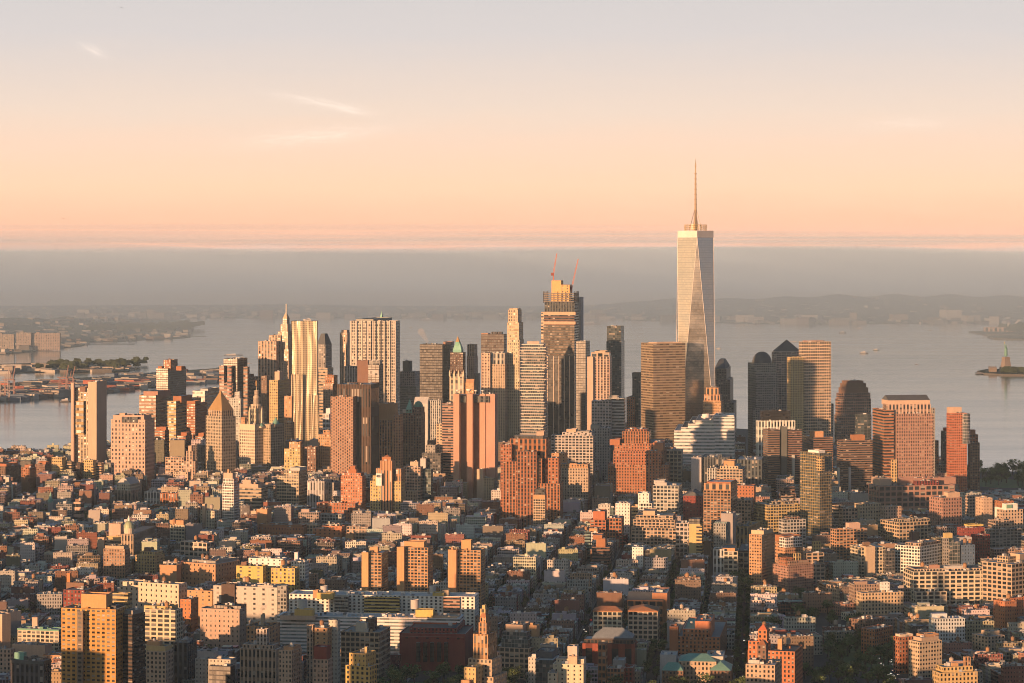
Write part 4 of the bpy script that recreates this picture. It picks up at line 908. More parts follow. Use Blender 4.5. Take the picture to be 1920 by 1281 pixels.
H('beige_building', 'wide beige rendered building with a curved left wall and few windows', B_, 2560, 16, [(400, 520, 540, 1102, 'S', 'lime', dict(bay=9, fl=5)), (415, 440, 446, 1096, 'B', 'dkbrown', dict(dY=10, cl=3)), (483, 512, 518, 1098, 'B', 'lime', dict(dY=6)), (520, 537, 541, 1099, 'L', 'grey', dict(dY=-2))], s='wide beige building', tk=2)
H('cream_building', 'long cream rendered building with window pairs left of the wide beige building', B_, 2600, 26, [(224, 335, 351, 1096, 'S', 'cream', dict(bay=6, fl=5)), (230, 238, 242, 1091, 'B', 'cream', bk(dY=8, yb=1099))], s='long cream building', tk=1)
H('brick_building', 'low orange brick building squeezed between the long cream and the wide beige buildings', B_, 2590, 16, [(351, 398, 402, 1108, 'S', 'orange', dict(bay=6)), (338, 358, 372, 1124, 'S', (.42, .18, .08), dict(dY=-70))])
H('brick_building', 'red brick walk-up row with a green roof garden behind the tall orange apartment slab', B_, 2560, 14, [(119, 158, 194, 1107, 'P', 'red', dict(bay=3.6)), (124, 157, 176, 1093, 'B', 'brown', dict(dY=24, cl=8, rc=(.08, .17, .13))), (125, 131, 134, 1075, 'B', (.5, .2, .08), dict(dY=30))], s='red walk-up row', tk=1)
H('tan_tower', 'tan grey slab with single columns of dark windows in shade', B_, 2420, 14, [(375, 449, 461, 1143, 'S', 'tan', dict(bay=4.2, fl=4.4)), (400, 452, 458, 1136, 'D', 'black', dict(dY=8, cl=6))], s='tan grey shaded slab')
H('orange_tower', 'tall orange brick apartment slab with a big roof block in the lower left corner', A_, 2150, 14,
  [(115, 217, 237, 1143, 'Q', (.50, .27, .09), dict(bay=4.2, fl=3.6)), (152, 199, 204, 1115, 'B', (.52, .30, .13), dict(dY=8, cl=0)), (199, 217, 232, 1136, 'B', 'dgrey', dict(dY=12, cl=3)), (144, 155, 155.4, 1147, 'Q', (.22, .17, .13), dict(dY=-.3, n='recess_strip', dep=.4, bay=3.6, cl=0)), (211, 240, 247, 1113, 'R', 'gold', dict(dY=70))], s='tall orange apartment slab')  # recess drawn as a strip on the wall, its shade put into the dark colour
H('brown_tower', 'dark brown apartment tower with ribbed balcony edges right of the orange slab', A_, 2160, 26, [(234, 248, 272, 1153, 'R', 'dkbrown', dict(fl=3.2)), (236, 249, 268, 1145, 'B', 'grey', dict(dY=4))], s='dark brown balcony tower')
H('cream_loft', 'cream loft with wide window bays just right of the dark brown balcony tower', B_, 2290, 14, [(270, 331, 340, 1144, 'L', 'cream', dict(bay=5.6, fl=4)), (270, 322, 328, 1137, 'B', 'gold', dict(dY=8))], s='cream wide-bay loft', tk=1)
H('stone_building', 'grey stone office building with a gold lit roof room at the bottom left', B_, 2100, 14, [(274, 311, 325, 1222, 'P', 'tan', dict(bay=3.6)), (274, 310, 322, 1212, 'B', 'gold', dict(dY=4)), (275, 299, 304, 1203, 'B', 'orange', dict(dY=6))], s='grey stone corner building')
H('cast_iron_building', 'cream loft with a green cornice left of the tall orange slab', B_, 2420, 14, [(33, 110, 116, 1184, 'L', 'cream', dict(bay=4.5)), (32, 110, 116, 1181, 'B', 'green', dict(dY=-.6, yb=1184, n='cornice', cl=10)), (60, 70, 73, 1158, 'B', 'pink', bk(dY=14, yb=1184))], s='cream loft with the green cornice')
H('ornate_building', 'dark ornate cornice building with a green roof hut at the bottom left edge', B_, 2160, 14, [(20, 82, 95, 1246, 'V', 'dgrey', dict(bay=4, fl=9)), (19, 82, 95, 1240, 'B', 'dgrey', dict(dY=-.8, yb=1246, n='cornice')), (27, 45, 49, 1224, 'B', 'copper', dict(dY=12, yb=1244)), (50, 80, 86, 1234, 'B', 'tan', dict(dY=14, yb=1244))], s='dark ornate cornice building')
H('orange_building', 'plain salmon walled building with a brick base behind the dark ornate cornice building', B_, 2290, 14, [(23, 84, 90, 1210, 'B', 'pink', dict(cl=8)), (80, 113, 118, 1229, 'S', 'orange', dict(dY=-20)), (-8, 20, 24, 1218, 'P', 'pink', dict(dY=-10))])
H('grey_wall_building', 'blank grey party wall building with a pink brick face at the left edge', B_, 2420, 40, [(-14, 4, 20, 1152, 'B', 'pink'), (-6, 14, 40, 1148, 'B', 'grey', dict(dY=40))])
# --- lower middle
H('housing_slab', 'long white modernist housing slab with coloured balcony bays and yellow roof rooms, farther of two', A_, 2500, 7,
  [(542, 890, 898, 1119, 'P', 'white', dict(bay=4.4, fl=3.2, cl=30)), (627, 652, 655, 1118.6, 'R', 'grey', dict(dY=-.6, n='balcony_bay', dep=.9, cl=0, fl=3.2)), (683, 749, 749.4, 1120, 'R', 'yellow', dict(dY=-.6, n='balcony_bay', dep=.9, cl=0, fl=3.2)), (831, 862, 862.4, 1120, 'R', 'rose', dict(dY=-.6, n='balcony_bay', dep=.9, cl=0, fl=3.2)),
   (594, 625, 628, 1112, 'B', 'yellow', dict(dY=6, yb=1124, n='roof_room', cl=0)), (811, 832, 835, 1112, 'B', 'yellow', dict(dY=6, yb=1124, n='roof_room', cl=0)), (608, 615, 622, 1101, 'B', 'lgrey', dict(dY=9, yb=1113, round=1, n='roof_drum')), (814, 820, 826, 1101, 'B', 'lgrey', dict(dY=9, yb=1113, round=1, n='roof_drum')), (837, 841, 844, 1107, 'B', 'tan', bk(dY=9, yb=1122)), (593, 596, 599, 1107, 'B', 'orange', bk(dY=9, yb=1122))], s='farther white housing slab')
H('housing_slab', 'long white modernist housing slab with yellow roof rooms, nearer of two', A_, 2390, 7,
  [(520, 862, 870, 1160, 'K', 'white', dict(bay=4.4, fl=3.2, cl=26)), (525, 590, 592, 1155, 'B', 'pink', dict(dY=7, yb=1163)), (775, 860, 864, 1155, 'B', 'pink', dict(dY=7, yb=1163)), (552, 586, 589, 1143, 'B', 'yellow', dict(dY=8, yb=1158, n='roof_room', cl=0)), (779, 812, 815, 1144, 'B', 'yellow', dict(dY=8, yb=1158, n='roof_room', cl=0)),
   (567, 576, 585, 1128, 'B', 'lgrey', dict(dY=11, yb=1144, round=1, n='roof_drum')), (781, 789, 797, 1128, 'B', 'lgrey', dict(dY=11, yb=1145, round=1, n='roof_drum'))], s='nearer white housing slab')
for i_, (q, lab) in enumerate((((678, 690, 715, 728, 1036, 694, 708, 1026), 'orange concrete tower with a blank left bay and gridded windows, leftmost of three alike'), ((744, 757, 802, 812, 1026, 758, 795, 1016), 'orange concrete tower with a blank left bay and gridded windows, middle of three alike'),
                         ((840, 855, 901, 910, 1031, 865, 883, 1013), 'orange concrete tower with a blank left bay and gridded windows, rightmost of three alike'))):
    a, b, c, d, y, e, f, g = q
    H('concrete_tower', lab, A_, 2620, 12, [(b, c, d, y + 1, 'L', (.44, .27, .14), dict(bay=3.6, fl=3.1, cl=3)), (a, b + .5, b + 4, y, 'B', (.50, .30, .15), dict(dY=-1.5, n='blank_bay', cl=1)), (e, f, f + 3, g, 'B', (.48, .29, .15), bk(dY=8, yb=y + 3))], s=['left', 'middle', 'right'][i_] + ' orange concrete tower', group='orange concrete towers')
H('library', 'big square dark red sandstone library block with tall window slots and a flat dark roof', B_, 2345, 7,
  [(749, 872, 888, 1189, 'B', (.24, .06, .05), dict(cl=0)), (768, 856, 872, 1178, 'P', (.24, .06, .05), dict(dY=10, yb=1192, rc='slate', cl=3)), (774, 855, 868, 1168, 'B', (.42, .12, .05), dict(dY=40, yb=1182, rc='slate', cl=2)),
   (753, 869, 869.4, 1195, 'S', (.24, .06, .05), dict(dY=-.5, yb=1201, dep=1, n='window_band', bay=9, fl=9, cl=0))]
  + [(780.5 + 13 * k, 787.5 + 13 * k, 787.8 + 13 * k, 1205, 'D', 'black', dict(dY=-.7, yb=1241, dep=1, n='window_slot', bay=2.4, fl=4, cl=0)) for k in range(5)], s='dark red library')
H('stepped_tower', 'golden art deco apartment tower tapering in tiers to a small lantern', A_, 2060, 20,
  [(872, 925, 951, 1270, 'P', 'tan', dict(bay=3.2)), (878, 922, 941, 1237, 'P', 'tan', dict(dY=4)), (887, 915, 932, 1190, 'V', 'orange', dict(dY=8, bay=3.6, fl=9)), (899, 912, 921, 1168, 'V', 'orange', dict(dY=13, bay=3)), (901, 911, 918, 1158, 'V', 'orange', dict(dY=14, top='pyr', ya=1140, rc='terra')), (902.5, 910, 916, 1142, 'V', 'gold', dict(dY=16, yb=1165, n='lantern')), (905, 909.5, 913, 1135, 'B', 'gold', dict(dY=17, yb=1143, n='lantern')),
   (880, 892, 906, 1252, 'S', 'gold', dict(dY=-10)), (868, 880, 890, 1276, 'B', 'orange', dict(dY=-14))], s='golden tiered tower')
H('student_centre', 'tan university building with a stepped blue glass attic and an orange blank right wing', B_, 2300, 18, [(937, 992, 1004, 1216, 'L', 'tan', dict(bay=4.4, fl=4.4)), (940, 990, 1002, 1200, 'G', 'grey', dict(dY=4)), (943, 987, 998, 1186, 'G', 'grey', dict(dY=8)), (948, 980, 994, 1172, 'B', 'tan', dict(dY=14)), (988, 1006, 1012, 1173, 'B', 'orange', dict(dY=20))], s='tan university building')
H('terrace_apartments', 'white stepped apartment building with a chimney-like tower at the bottom centre', A_, 2140, 9, [(1037, 1094, 1099, 1246, 'S', 'cream', dict(bay=5, fl=3.6)), (1043, 1095, 1098, 1236, 'S', 'cream', dict(dY=6)), (1066, 1082, 1085, 1231, 'B', 'pink', dict(dY=2)), (1064, 1082, 1085, 1212, 'B', 'lime', dict(dY=8)), (1029, 1044, 1048, 1262, 'S', 'cream', dict(dY=-4))], s='white stepped apartment building')
H('modern_building', 'dark modern building with a green roof left of the white stepped apartment building', B_, 2200, 12, [(1004, 1037, 1052, 1238, 'G', 'dgrey'), (1012, 1036, 1046, 1222, 'B', 'slate', dict(dY=14)), (1012, 1040, 1044, 1210, 'B', 'grey', dict(dY=40))])
H('law_school', 'dark red brick university hall with a long grey glass vaulted roof', B_, 2330, 7, [(1092, 1190, 1194, 1208, 'V', (.24, .07, .05), dict(bay=11, fl=20, cl=0)), (1094, 1188, 1192, 1200, 'L', 'dkbrown', dict(dY=8, yb=1210)), (1110, 1186, 1190, 1197, 'B', 'slate', dict(dY=10, yb=1201, top='hip', ya=1181, rc=(.24, .27, .29)))], s='red hall with glass vault')
H('bell_tower', 'slender tan brick campanile with arched openings', 'bell tower', 2230, 9, [(1124, 1136, 1139, 1208, 'L', 'terra', dict(bay=3, fl=6, top='hip', ya=1206, rc='terra'))], s='tan brick campanile')
H('church_hall', 'low tan church hall right of the brick campanile', B_, 2220, 9, [(1138, 1170, 1175, 1254, 'L', 'terra', dict(bay=3)), (1158, 1170, 1174, 1238, 'B', 'grey', dict(dY=10)), (1172, 1186, 1190, 1252, 'P', 'red', dict(dY=4))])
for xa, xc, xb, w in ((1112, 1166, 1169, 'left'), (1178, 1233, 1237, 'right')):
    H('italianate_block', 'cream apartment house with tall white bays under a terracotta eaves roof, %s twin' % w, A_, 2480, 7, [(xa, xc, xb, 1147, 'L', 'cream', dict(bay=4.4, fl=4.2)), (xa - 1, xc + 1, xb + 1, 1146, 'B', 'terra', dict(dY=-1.2, yb=1148, top='hip', ya=1139, rc='terra', n='eaves'))], s='cream %s twin house' % w, group='cream twin houses')
H('church', 'dark slate roofed brick church behind the cream twin houses', 'church', 2600, 7, [(1176, 1244, 1248, 1126, 'L', 'terra', dict(bay=7, fl=8, top='gable', ya=1114, rc='slate')), (1244, 1251, 1256, 1112, 'B', 'terra', dict(dY=2))], s='slate roofed church')
H('apartment_building', 'brown brick apartment building with a roof garden and an orange bulkhead', A_, 2360, 8, [(1270, 1350, 1363, 1195, 'P', 'rust', dict(bay=3.6, fl=3.5)), (1280, 1330, 1340, 1180, 'P', 'rust', dict(dY=6, yb=1197, rc='copper', cl=4)), (1305, 1334, 1340, 1165, 'B', (.42, .17, .1), dict(dY=10)), (1264, 1271, 1273, 1175, 'B', 'rust', dict(dY=4))], s='brown garden-roofed apartments')
H('copper_roof_hall', 'low brick hall with pale green copper hipped roofs and two wings', B_, 2270, 7, [(1272, 1343, 1346, 1241, 'P', 'tan', dict(fl=4, top='hip', ya=1231, rc='copper', rm='copper')), (1241, 1281, 1283, 1258, 'P', 'brown', dict(dY=-14, top='hip', ya=1245, rc='copper', rm='copper', n='wing')), (1331, 1371, 1374, 1258, 'P', 'brown', dict(dY=-14, top='hip', ya=1245, rc='copper', rm='copper', n='wing')), (1256, 1268, 1271, 1228, 'B', 'lgrey', dict(dY=10)), (1348, 1356, 1359, 1231, 'B', 'lgrey', dict(dY=10))], s='green copper roofed hall')
H('brick_hotel', 'sunlit red orange brick apartment house with a small hip-roofed tower', A_, 2190, 16, [(1402, 1490, 1505, 1222, 'P', (.44, .17, .08), dict(bay=3.4)), (1403, 1440, 1445, 1203, 'P', (.44, .17, .08), dict(dY=6)), (1421, 1438, 1442, 1182, 'P', (.46, .18, .08), dict(dY=10, top='pyr', ya=1171, rc=(.5, .14, .07), n='tower')), (1458, 1466, 1468, 1198, 'B', 'orange', bk(dY=14, yb=1224))], s='red orange tower house', tk=1)
H('brick_hotel', 'shaded tan brick apartment house in front of the red orange tower house', A_, 2080, 14, [(1398, 1453, 1463, 1247, 'P', 'tan', dict(bay=3.4)), (1421, 1436, 1440, 1210, 'P', 'brown', dict(dY=16, top='pyr', ya=1200, rc='rust', n='tower')), (1403, 1424, 1428, 1238, 'B', 'lgrey', dict(dY=8)), (1444, 1462, 1466, 1240, 'P', 'buff', dict(dY=18))], s='shaded tan apartment house')
H('tan_apartments', 'tan brick apartment house with many window bays and a white roof tower', A_, 2660, 76, [(1612, 1616, 1694, 1112, 'P', 'buff', dict(bay=3.6)), (1650, 1653, 1668, 1092, 'S', 'white', dict(dY=10)), (1664, 1667, 1674, 1108, 'B', 'white', bk(dY=8, yb=1114))], s='tan bay apartment house')
H('flatiron_building', 'tall wedge-shaped tan building with many small windows', A_, 2260, 60, [(1712, 1724, 1766, 1204, 'Q', 'buff', dict(bay=3, fl=3.4)), (1714, 1728, 1760, 1196, 'B', 'tan', dict(dY=6)), (1728, 1732, 1760, 1190, 'B', 'orange', bk(dY=14, yb=1200))], s='tan wedge building')
H('brick_building', 'red brick and cream banded walk-up left of the tan wedge building', B_, 2330, 66, [(1683, 1686, 1714, 1195, 'P', 'rust', dict(bay=3)), (1684, 1688, 1712, 1190, 'B', 'cream', dict(dY=3))])
H('golden_house', 'bright golden apartment house with roof turret at the bottom right', A_, 2150, 76, [(1758, 1762, 1833, 1262, 'P', 'gold', dict(bay=3.4)), (1764, 1768, 1824, 1251, 'P', 'gold', dict(dY=5)), (1806, 1809, 1820, 1232, 'V', 'orange', dict(dY=10, n='turret')), (1783, 1786, 1797, 1243, 'B', 'orange', bk(dY=10, yb=1253))], s='golden turret house')
H('school', 'tan school with a blocky right pavilion near the right edge', B_, 2420, 60, [(1822, 1852, 1884, 1194, 'P', 'buff', dict(bay=4.4)), (1772, 1776, 1825, 1210, 'P', 'tan', dict(dY=-10)), (1840, 1856, 1874, 1184, 'B', 'buff', dict(dY=14))])
H('white_row', 'long low pink row building among the trees right of the terraced block', B_, 2700, 60, [(1560, 1584, 1604, 1133, 'P', 'rose'), (1550, 1575, 1600, 1100, 'P', 'tan', dict(dY=70)), (1583, 1590, 1618, 1150, 'P', 'cream', dict(dY=-30))])
H('brick_school', 'pair of long low brown brick buildings converging in a wedge among trees', B_, 2500, 40, [(1592, 1628, 1660, 1163, 'P', 'brown'), (1627, 1640, 1674, 1180, 'P', 'rust', dict(dY=-60))], s='brown brick wedge')
H('brick_house', 'orange red brick house group with a round roof tank at the right edge', B_, 2560, 60, [(1863, 1884, 1906, 1128, 'S', (.42, .17, .09)), (1890, 1900, 1925, 1121, 'S', (.42, .17, .09), dict(dY=14))], tk=1)
H('ornate_building', 'grey ornate office building with arched upper windows left of the dark red library', B_, 2270, 12, [(639, 711, 732, 1186, 'L', 'tan', dict(bay=4.2, fl=4.4)), (667, 688, 694, 1168, 'B', 'lime', dict(dY=10)), (686, 702, 707, 1160, 'D', 'dgrey', dict(dY=14))], s='grey arched office building', tk=2)
H('golden_tower', 'golden brick apartment tower with terraces at the bottom edge', A_, 2020, 22, [(648, 693, 706, 1250, 'P', (.56, .36, .12), dict(bay=4.4)), (655, 686, 705, 1226, 'S', (.54, .36, .14), dict(dY=5)), (684, 688, 691, 1213, 'B', 'gold', bk(dY=8, yb=1228))], s='golden terrace tower')
H('art_deco_building', 'grey tan art deco building with a small ribbed tower in shade', B_, 2190, 14, [(450, 518, 526, 1218, 'V', 'tan', dict(bay=3.6, fl=9)), (481, 500, 505, 1180, 'V', 'lime', dict(dY=8, bay=3)), (455, 512, 520, 1210, 'P', 'tan', dict(dY=5))], s='ribbed art deco building')
H('office_building', 'dark building with an orange left wall behind the ribbed art deco building', B_, 2330, 14, [(462, 506, 525, 1175, 'P', 'orange', dict(bay=4, rc='black')), (489, 494, 497, 1153, 'B', 'tan', bk(dY=12, yb=1178))])
H('slim_building', 'tall tan shaded apartment block with pale edge at the bottom', A_, 2080, 20, [(529, 547, 566, 1220, 'P', 'tan'), (532, 550, 564, 1213, 'B', 'orange', dict(dY=4))], s='tan pale-edged block')
H('red_topped_building', 'tan apartment tower with a dark red upper storey at the bottom', A_, 2080, 14, [(587, 615, 624, 1237, 'P', 'tan'), (588, 612, 620, 1213, 'B', 'red', dict(dY=3))], s='red topped tan tower')
H('loft_building', 'narrow building with an orange arched wall between two tan towers', B_, 2240, 14, [(590, 614, 622, 1178, 'S', 'orange', dict(bay=6)), (575, 587, 591, 1172, 'V', 'tan', dict(dY=4)), (615, 633, 638, 1163, 'S', 'lime', dict(dY=10))], tk=1)
H('low_loft', 'low beige building with a dark shopfront wall left of the ribbed art deco building', B_, 2230, 14, [(366, 432, 437, 1237, 'S', 'lime'), (370, 402, 406, 1222, 'B', 'lime', dict(dY=12)), (392, 432, 436, 1250, 'D', 'dgrey', dict(dY=-8))])
H('green_roof_loft', 'dark loft with tall window bays and a pale attic in the lower left', B_, 2260, 18, [(325, 352, 369, 1206, 'V', 'dgrey', dict(bay=4, fl=9)), (330, 350, 362, 1200, 'B', 'grey', dict(dY=8))])
H('brick_slab', 'brown brick walk-up rank with a tall blank wall left of the hotel block', B_, 3120, 10, [(82, 100, 110, 1040, 'S', 'tan'), (84, 100, 109, 1058, 'B', 'rust', dict(dY=-60)), (83, 100, 105, 1036, 'B', 'cream', dict(dY=5)), (12, 40, 58, 1042, 'S', 'red', dict(dY=-20))])
# ------------------------------------------------------------------ special towers


def local(root, mb, name, parent=None, o=None):
    ob = mb.build(name, parent or root, o if o is not None else tuple(root.location))
    return ob


def foot(P, short, px, py, wpx):
    cx = sum(p[0] for p in P) / len(P)
    cy = sum(p[1] for p in P) / len(P)
    FOOT.append((cx, cy, max(math.hypot(p[0] - cx, p[1] - cy) for p in P), P))
    HEROES.append((short, px, py, (cx, cy), wpx))


# --- faceted glass tower with spire
Yw = 4545.0
cxw, cyw = gx(1306.5, Yw), Yw + 31
root = thing('glass_skyscraper', 'tallest tower, faceted mirror glass tapering in long triangles under a needle spire', 'skyscraper', (cxw, cyw, 0))
rot = math.radians(1.0)
hb, zb, zt = 32.0, 57.0, 405.0
Bq = rect(cxw, cyw, 2 * hb, 2 * hb, rot)
rt = hb * 0.985
Tq = [(cxw + rt * math.cos(rot - math.pi / 2 + k * math.pi / 2), cyw + rt * math.sin(rot - math.pi / 2 + k * math.pi / 2)) for k in range(4)]
mb = MB()
prism(mb, Bq, 0, zb, 'V', hue('steel'), 57, 3.0)
local(root, mb, 'podium')
GW = (0.80, 0.73, 0.62)
mb = MB()


def tri(mb, a, b, c):
    pts = [a, b, c]
    d = (Vector(b) - Vector(a))
    if abs(d.z) > 1:
        d = Vector(c) - Vector(b) if abs(c[2] - b[2]) < 1 else Vector(a) - Vector(c)
    d.z = 0
    d.normalize()
    mb.face(pts, 'mirror_glass', GW, [((Vector(p) - Vector(a)).dot(d) / 3.2 + 40, p[2] / 4.3) for p in pts])


for k in range(4):
    b0, b1 = Bq[k], Bq[(k + 1) % 4]
    t0, t1 = Tq[k], Tq[(k + 1) % 4]
    tri(mb, (b0[0], b0[1], zb), (b1[0], b1[1], zb), (t0[0], t0[1], zt))
    tri(mb, (b1[0], b1[1], zb), (t1[0], t1[1], zt), (t0[0], t0[1], zt))
local(root, mb, 'glass_facade')
mb = MB()
for k in range(4):     # bright steel arrises along every fold
    b0, b1, t0, t1 = Bq[k], Bq[(k + 1) % 4], Tq[k], Tq[(k + 1) % 4]
    bar(mb, (b0[0], b0[1], zb), (t0[0], t0[1], zt), 0.5, 'metalwork', (.75, .7, .65))
    bar(mb, (b1[0], b1[1], zb), (t0[0], t0[1], zt), 0.5, 'metalwork', (.75, .7, .65))
local(root, mb, 'steel_edges')
mb = MB()
prism(mb, Tq, zt, 417, 'B', (.62, .58, .54), 12, 20)
mb.face([(p[0], p[1], 416) for p in Tq], 'roofing', (.2, .2, .2))
local(root, mb, 'parapet')
mb = MB()
for r_, z_ in ((19.5, 419.5), (20.5, 423.0), (18.5, 426.5)):
    lathe(mb, cxw, cyw, [(r_ - .8, z_), (r_, z_), (r_, z_ + 1.1), (r_ - .8, z_ + 1.1), (r_ - .8, z_)], 28, 'metalwork', (.42, .30, .12))
for k in range(18):
    a_ = k * 2 * math.pi / 18
    bar(mb, (cxw + 19 * math.cos(a_), cyw + 19 * math.sin(a_), 416), (cxw + 19 * math.cos(a_), cyw + 19 * math.sin(a_), 428), .6, 'metalwork', (.42, .30, .12))
local(root, mb, 'communications_ring')
mb = MB()
lathe(mb, cxw, cyw, [(3.2, 416), (2.3, 440), (2.0, 452), (1.6, 480), (1.2, 510), (.9, 528), (1.4, 530), (1.2, 533), (.5, 537), (0, 545)], 10, 'metalwork', (.36, .27, .17))
for z_ in (452, 462, 471, 480, 489, 498, 507, 516):
    lathe(mb, cxw, cyw, [(1.4, z_), (2.6, z_ + .3), (2.6, z_ + 1.3), (1.4, z_ + 1.6)], 10, 'metalwork', (.3, .2, .12))
sp = local(root, mb, 'spire')
mb = MB()
for k in range(8):
    a_ = k * math.pi / 4 + .3
    bar(mb, (cxw + 12 * math.cos(a_), cyw + 12 * math.sin(a_), 418), (cxw + 1.8 * math.cos(a_), cyw + 1.8 * math.sin(a_), 453), .7, 'metalwork', (.3, .24, .2))
o_ = mb.build('stay_cables', sp, (cxw, cyw, 0))
foot(Bq, 'spired glass tower', 1306, 430, 68)

# --- rippled silver tower
Yg = 4480.0
x0, x1 = gx(546, Yg), gx(594, Yg)
root = thing('rippled_tower', 'tall silver apartment tower with rippling steel walls', A_, ((x0 + x1) / 2, Yg + 15, 0))
gcx, gcy = (x0 + x1) / 2, Yg + 18


def rippled(xl, xr, yb, dep, z0, z1, amp, seed, name):
    rg = random.Random(seed)
    ph = [rg.uniform(0, 6.28) for _ in range(8)]
    mb = MB()
    nz = max(4, int((z1 - z0) / 7))
    per = []
    M = 26
    for i in range(M):
        t = i / M
        per.append(xl + (xr - xl) * t)

    def fx(x, z):
        t = (x - xl) / (xr - xl)
        return amp * (math.sin(6.28 * t * 1.5 + ph[0] + .9 * math.sin(z / 38 + ph[1])) * .7 + math.sin(6.28 * t * 3.2 + ph[2] + 1.3 * math.sin(z / 27 + ph[3])) * .5)
    for j in range(nz):
        za, zc = z0 + (z1 - z0) * j / nz, z0 + (z1 - z0) * (j + 1) / nz
        for i in range(M):
            xa, xb = xl + (xr - xl) * i / M, xl + (xr - xl) * (i + 1) / M
            p = [(xa, yb + fx(xa, za), za), (xb, yb + fx(xb, za), za), (xb, yb + fx(xb, zc), zc), (xa, yb + fx(xa, zc), zc)]
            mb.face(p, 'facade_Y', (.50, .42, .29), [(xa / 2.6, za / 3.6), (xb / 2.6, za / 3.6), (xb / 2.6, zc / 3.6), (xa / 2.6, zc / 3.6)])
    for xs, sg in ((xl, -1), (xr, 1)):
        yf = yb - 1
        q = [(xs, yf, z0), (xs, yb + dep, z0), (xs, yb + dep, z1), (xs, yf, z1)]
        if sg < 0:
            q = q[::-1]
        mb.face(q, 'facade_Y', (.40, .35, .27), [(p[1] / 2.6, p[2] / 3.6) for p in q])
    mb.face([(xl, yb - amp, z1), (xr, yb - amp, z1), (xr, yb + dep, z1), (xl, yb + dep, z1)], 'roofing', (.3, .3, .3))
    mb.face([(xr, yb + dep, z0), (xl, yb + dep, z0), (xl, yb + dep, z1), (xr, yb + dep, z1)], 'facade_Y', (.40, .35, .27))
    return local(root, mb, name)


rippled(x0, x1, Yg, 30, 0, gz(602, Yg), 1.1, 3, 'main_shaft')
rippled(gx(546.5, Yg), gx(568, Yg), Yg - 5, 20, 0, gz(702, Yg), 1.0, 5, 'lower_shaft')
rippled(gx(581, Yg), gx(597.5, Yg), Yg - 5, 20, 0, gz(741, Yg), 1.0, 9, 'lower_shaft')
mb = MB()
block(mb, gcx + 4, gcy, 12, 8, .2, gz(602, Yg), gz(599, Yg), (.5, .48, .45))
bar(mb, (gcx - 2, gcy - 8, gz(600, Yg)), (gcx + 9, gcy - 8, gz(597.5, Yg)), .8, 'metalwork', (.5, .5, .5))
local(root, mb, 'bulkhead')
foot(rect(gcx, gcy, x1 - x0, 34, 0), 'rippled silver tower', 570, 602, 48)

# --- tower under construction with cranes
Yc = 4700.0
Pc = corners(1018, 1078, 1086, Yc, 10)
root = thing('unfinished_tower', 'dark glass tower under construction, open steel at the top and an orange concrete core', T_, (gx(1052, Yc), Yc, 0))
c0 = tuple(root.location)
mb = MB()
prism(mb, corners(1016, 1078, 1086, Yc, 10), 0, gz(668, Yc), 'D', (.09, .085, .08), 5, 4)
local(root, mb, 'glazed_block')
mb = MB()
prism(mb, corners(1019, 1077, 1085, Yc + 1, 10), gz(668, Yc), gz(610, Yc), 'M', (.10, .10, .09), 4.6, 4)
local(root, mb, 'open_floors')
mb = MB()
prism(mb, corners(1020, 1077, 1085, Yc + 3, 10), gz(610, Yc), gz(585, Yc), 'R', (.16, .10, .08), 4.6, 4)
prism(mb, corners(1021, 1077, 1084.5, Yc + 3, 10), gz(585, Yc), gz(566, Yc), 'V', (.10, .105, .10), 6, 5)
local(root, mb, 'upper_floors')
for ya_, yb_ in ((585, 591), (603, 608.5)):
    mb = MB()
    prism(mb, corners(1018.5, 1079, 1082, Yc - 1.5, 10), gz(yb_, Yc), gz(ya_, Yc), 'B', (.50, .34, .24), 6, 4)
    mb.face([(p[0], p[1], gz(ya_, Yc)) for p in corners(1018.5, 1079, 1082, Yc - 1.5, 10)], 'roofing', (.3, .3, .3))
    local(root, mb, 'safety_netting')
for px_ in (1027, 1038, 1048, 1058, 1068, 1077):
    mb = MB()
    bar(mb, (gx(px_, Yc - 1), Yc - .6 - (px_ - 1078) * .17, 0), (gx(px_, Yc - 1), Yc - .6 - (px_ - 1078) * .17, gz(668, Yc)), 1.1, 'metalwork', (.62, .52, .42))
    local(root, mb, 'facade_fin')
mb = MB()
PS = corners(1019, 1077, 1085, Yc + 2, 10)
zs0, zs1 = gz(568, Yc), gz(549, Yc)
for i in range(4):
    a, b = PS[i], PS[(i + 1) % 4]
    L_ = math.hypot(b[0] - a[0], b[1] - a[1])
    n_ = max(3, int(L_ / 7))
    for k in range(n_ + 1):
        x, y = a[0] + (b[0] - a[0]) * k / n_, a[1] + (b[1] - a[1]) * k / n_
        bar(mb, (x, y, zs0), (x, y, zs1 + (k % 2) * 2.5), 1.0, 'metalwork', (.09, .08, .08))
    for k in range(5):
        z = zs0 + (zs1 - zs0) * (k + .6) / 5
        bar(mb, (a[0], a[1], z), (b[0], b[1], z), 1.0, 'metalwork', (.10, .09, .085))
for k in range(1, 5):
    z = zs0 + (zs1 - zs0) * (k) / 5
    mb.face([(p[0], p[1], z) for p in inset(PS, 9)], 'roofing', (.2, .15, .12))
local(root, mb, 'steel_frame')
mb = MB()
prism(mb, corners(1034, 1052, 1056, Yc + 14, 10), gz(600, Yc), gz(526, Yc + 14), 'B', (.58, .36, .16), 5, 5, cap=(.5, .32, .15))
prism(mb, corners(1051, 1068, 1072, Yc + 12, 10), gz(600, Yc), gz(534, Yc + 12), 'S', (.58, .36, .16), 5, 7, cap=(.5, .32, .15))
local(root, mb, 'concrete_core')
foot(Pc, 'tower with cranes', 1052, 550, 66)


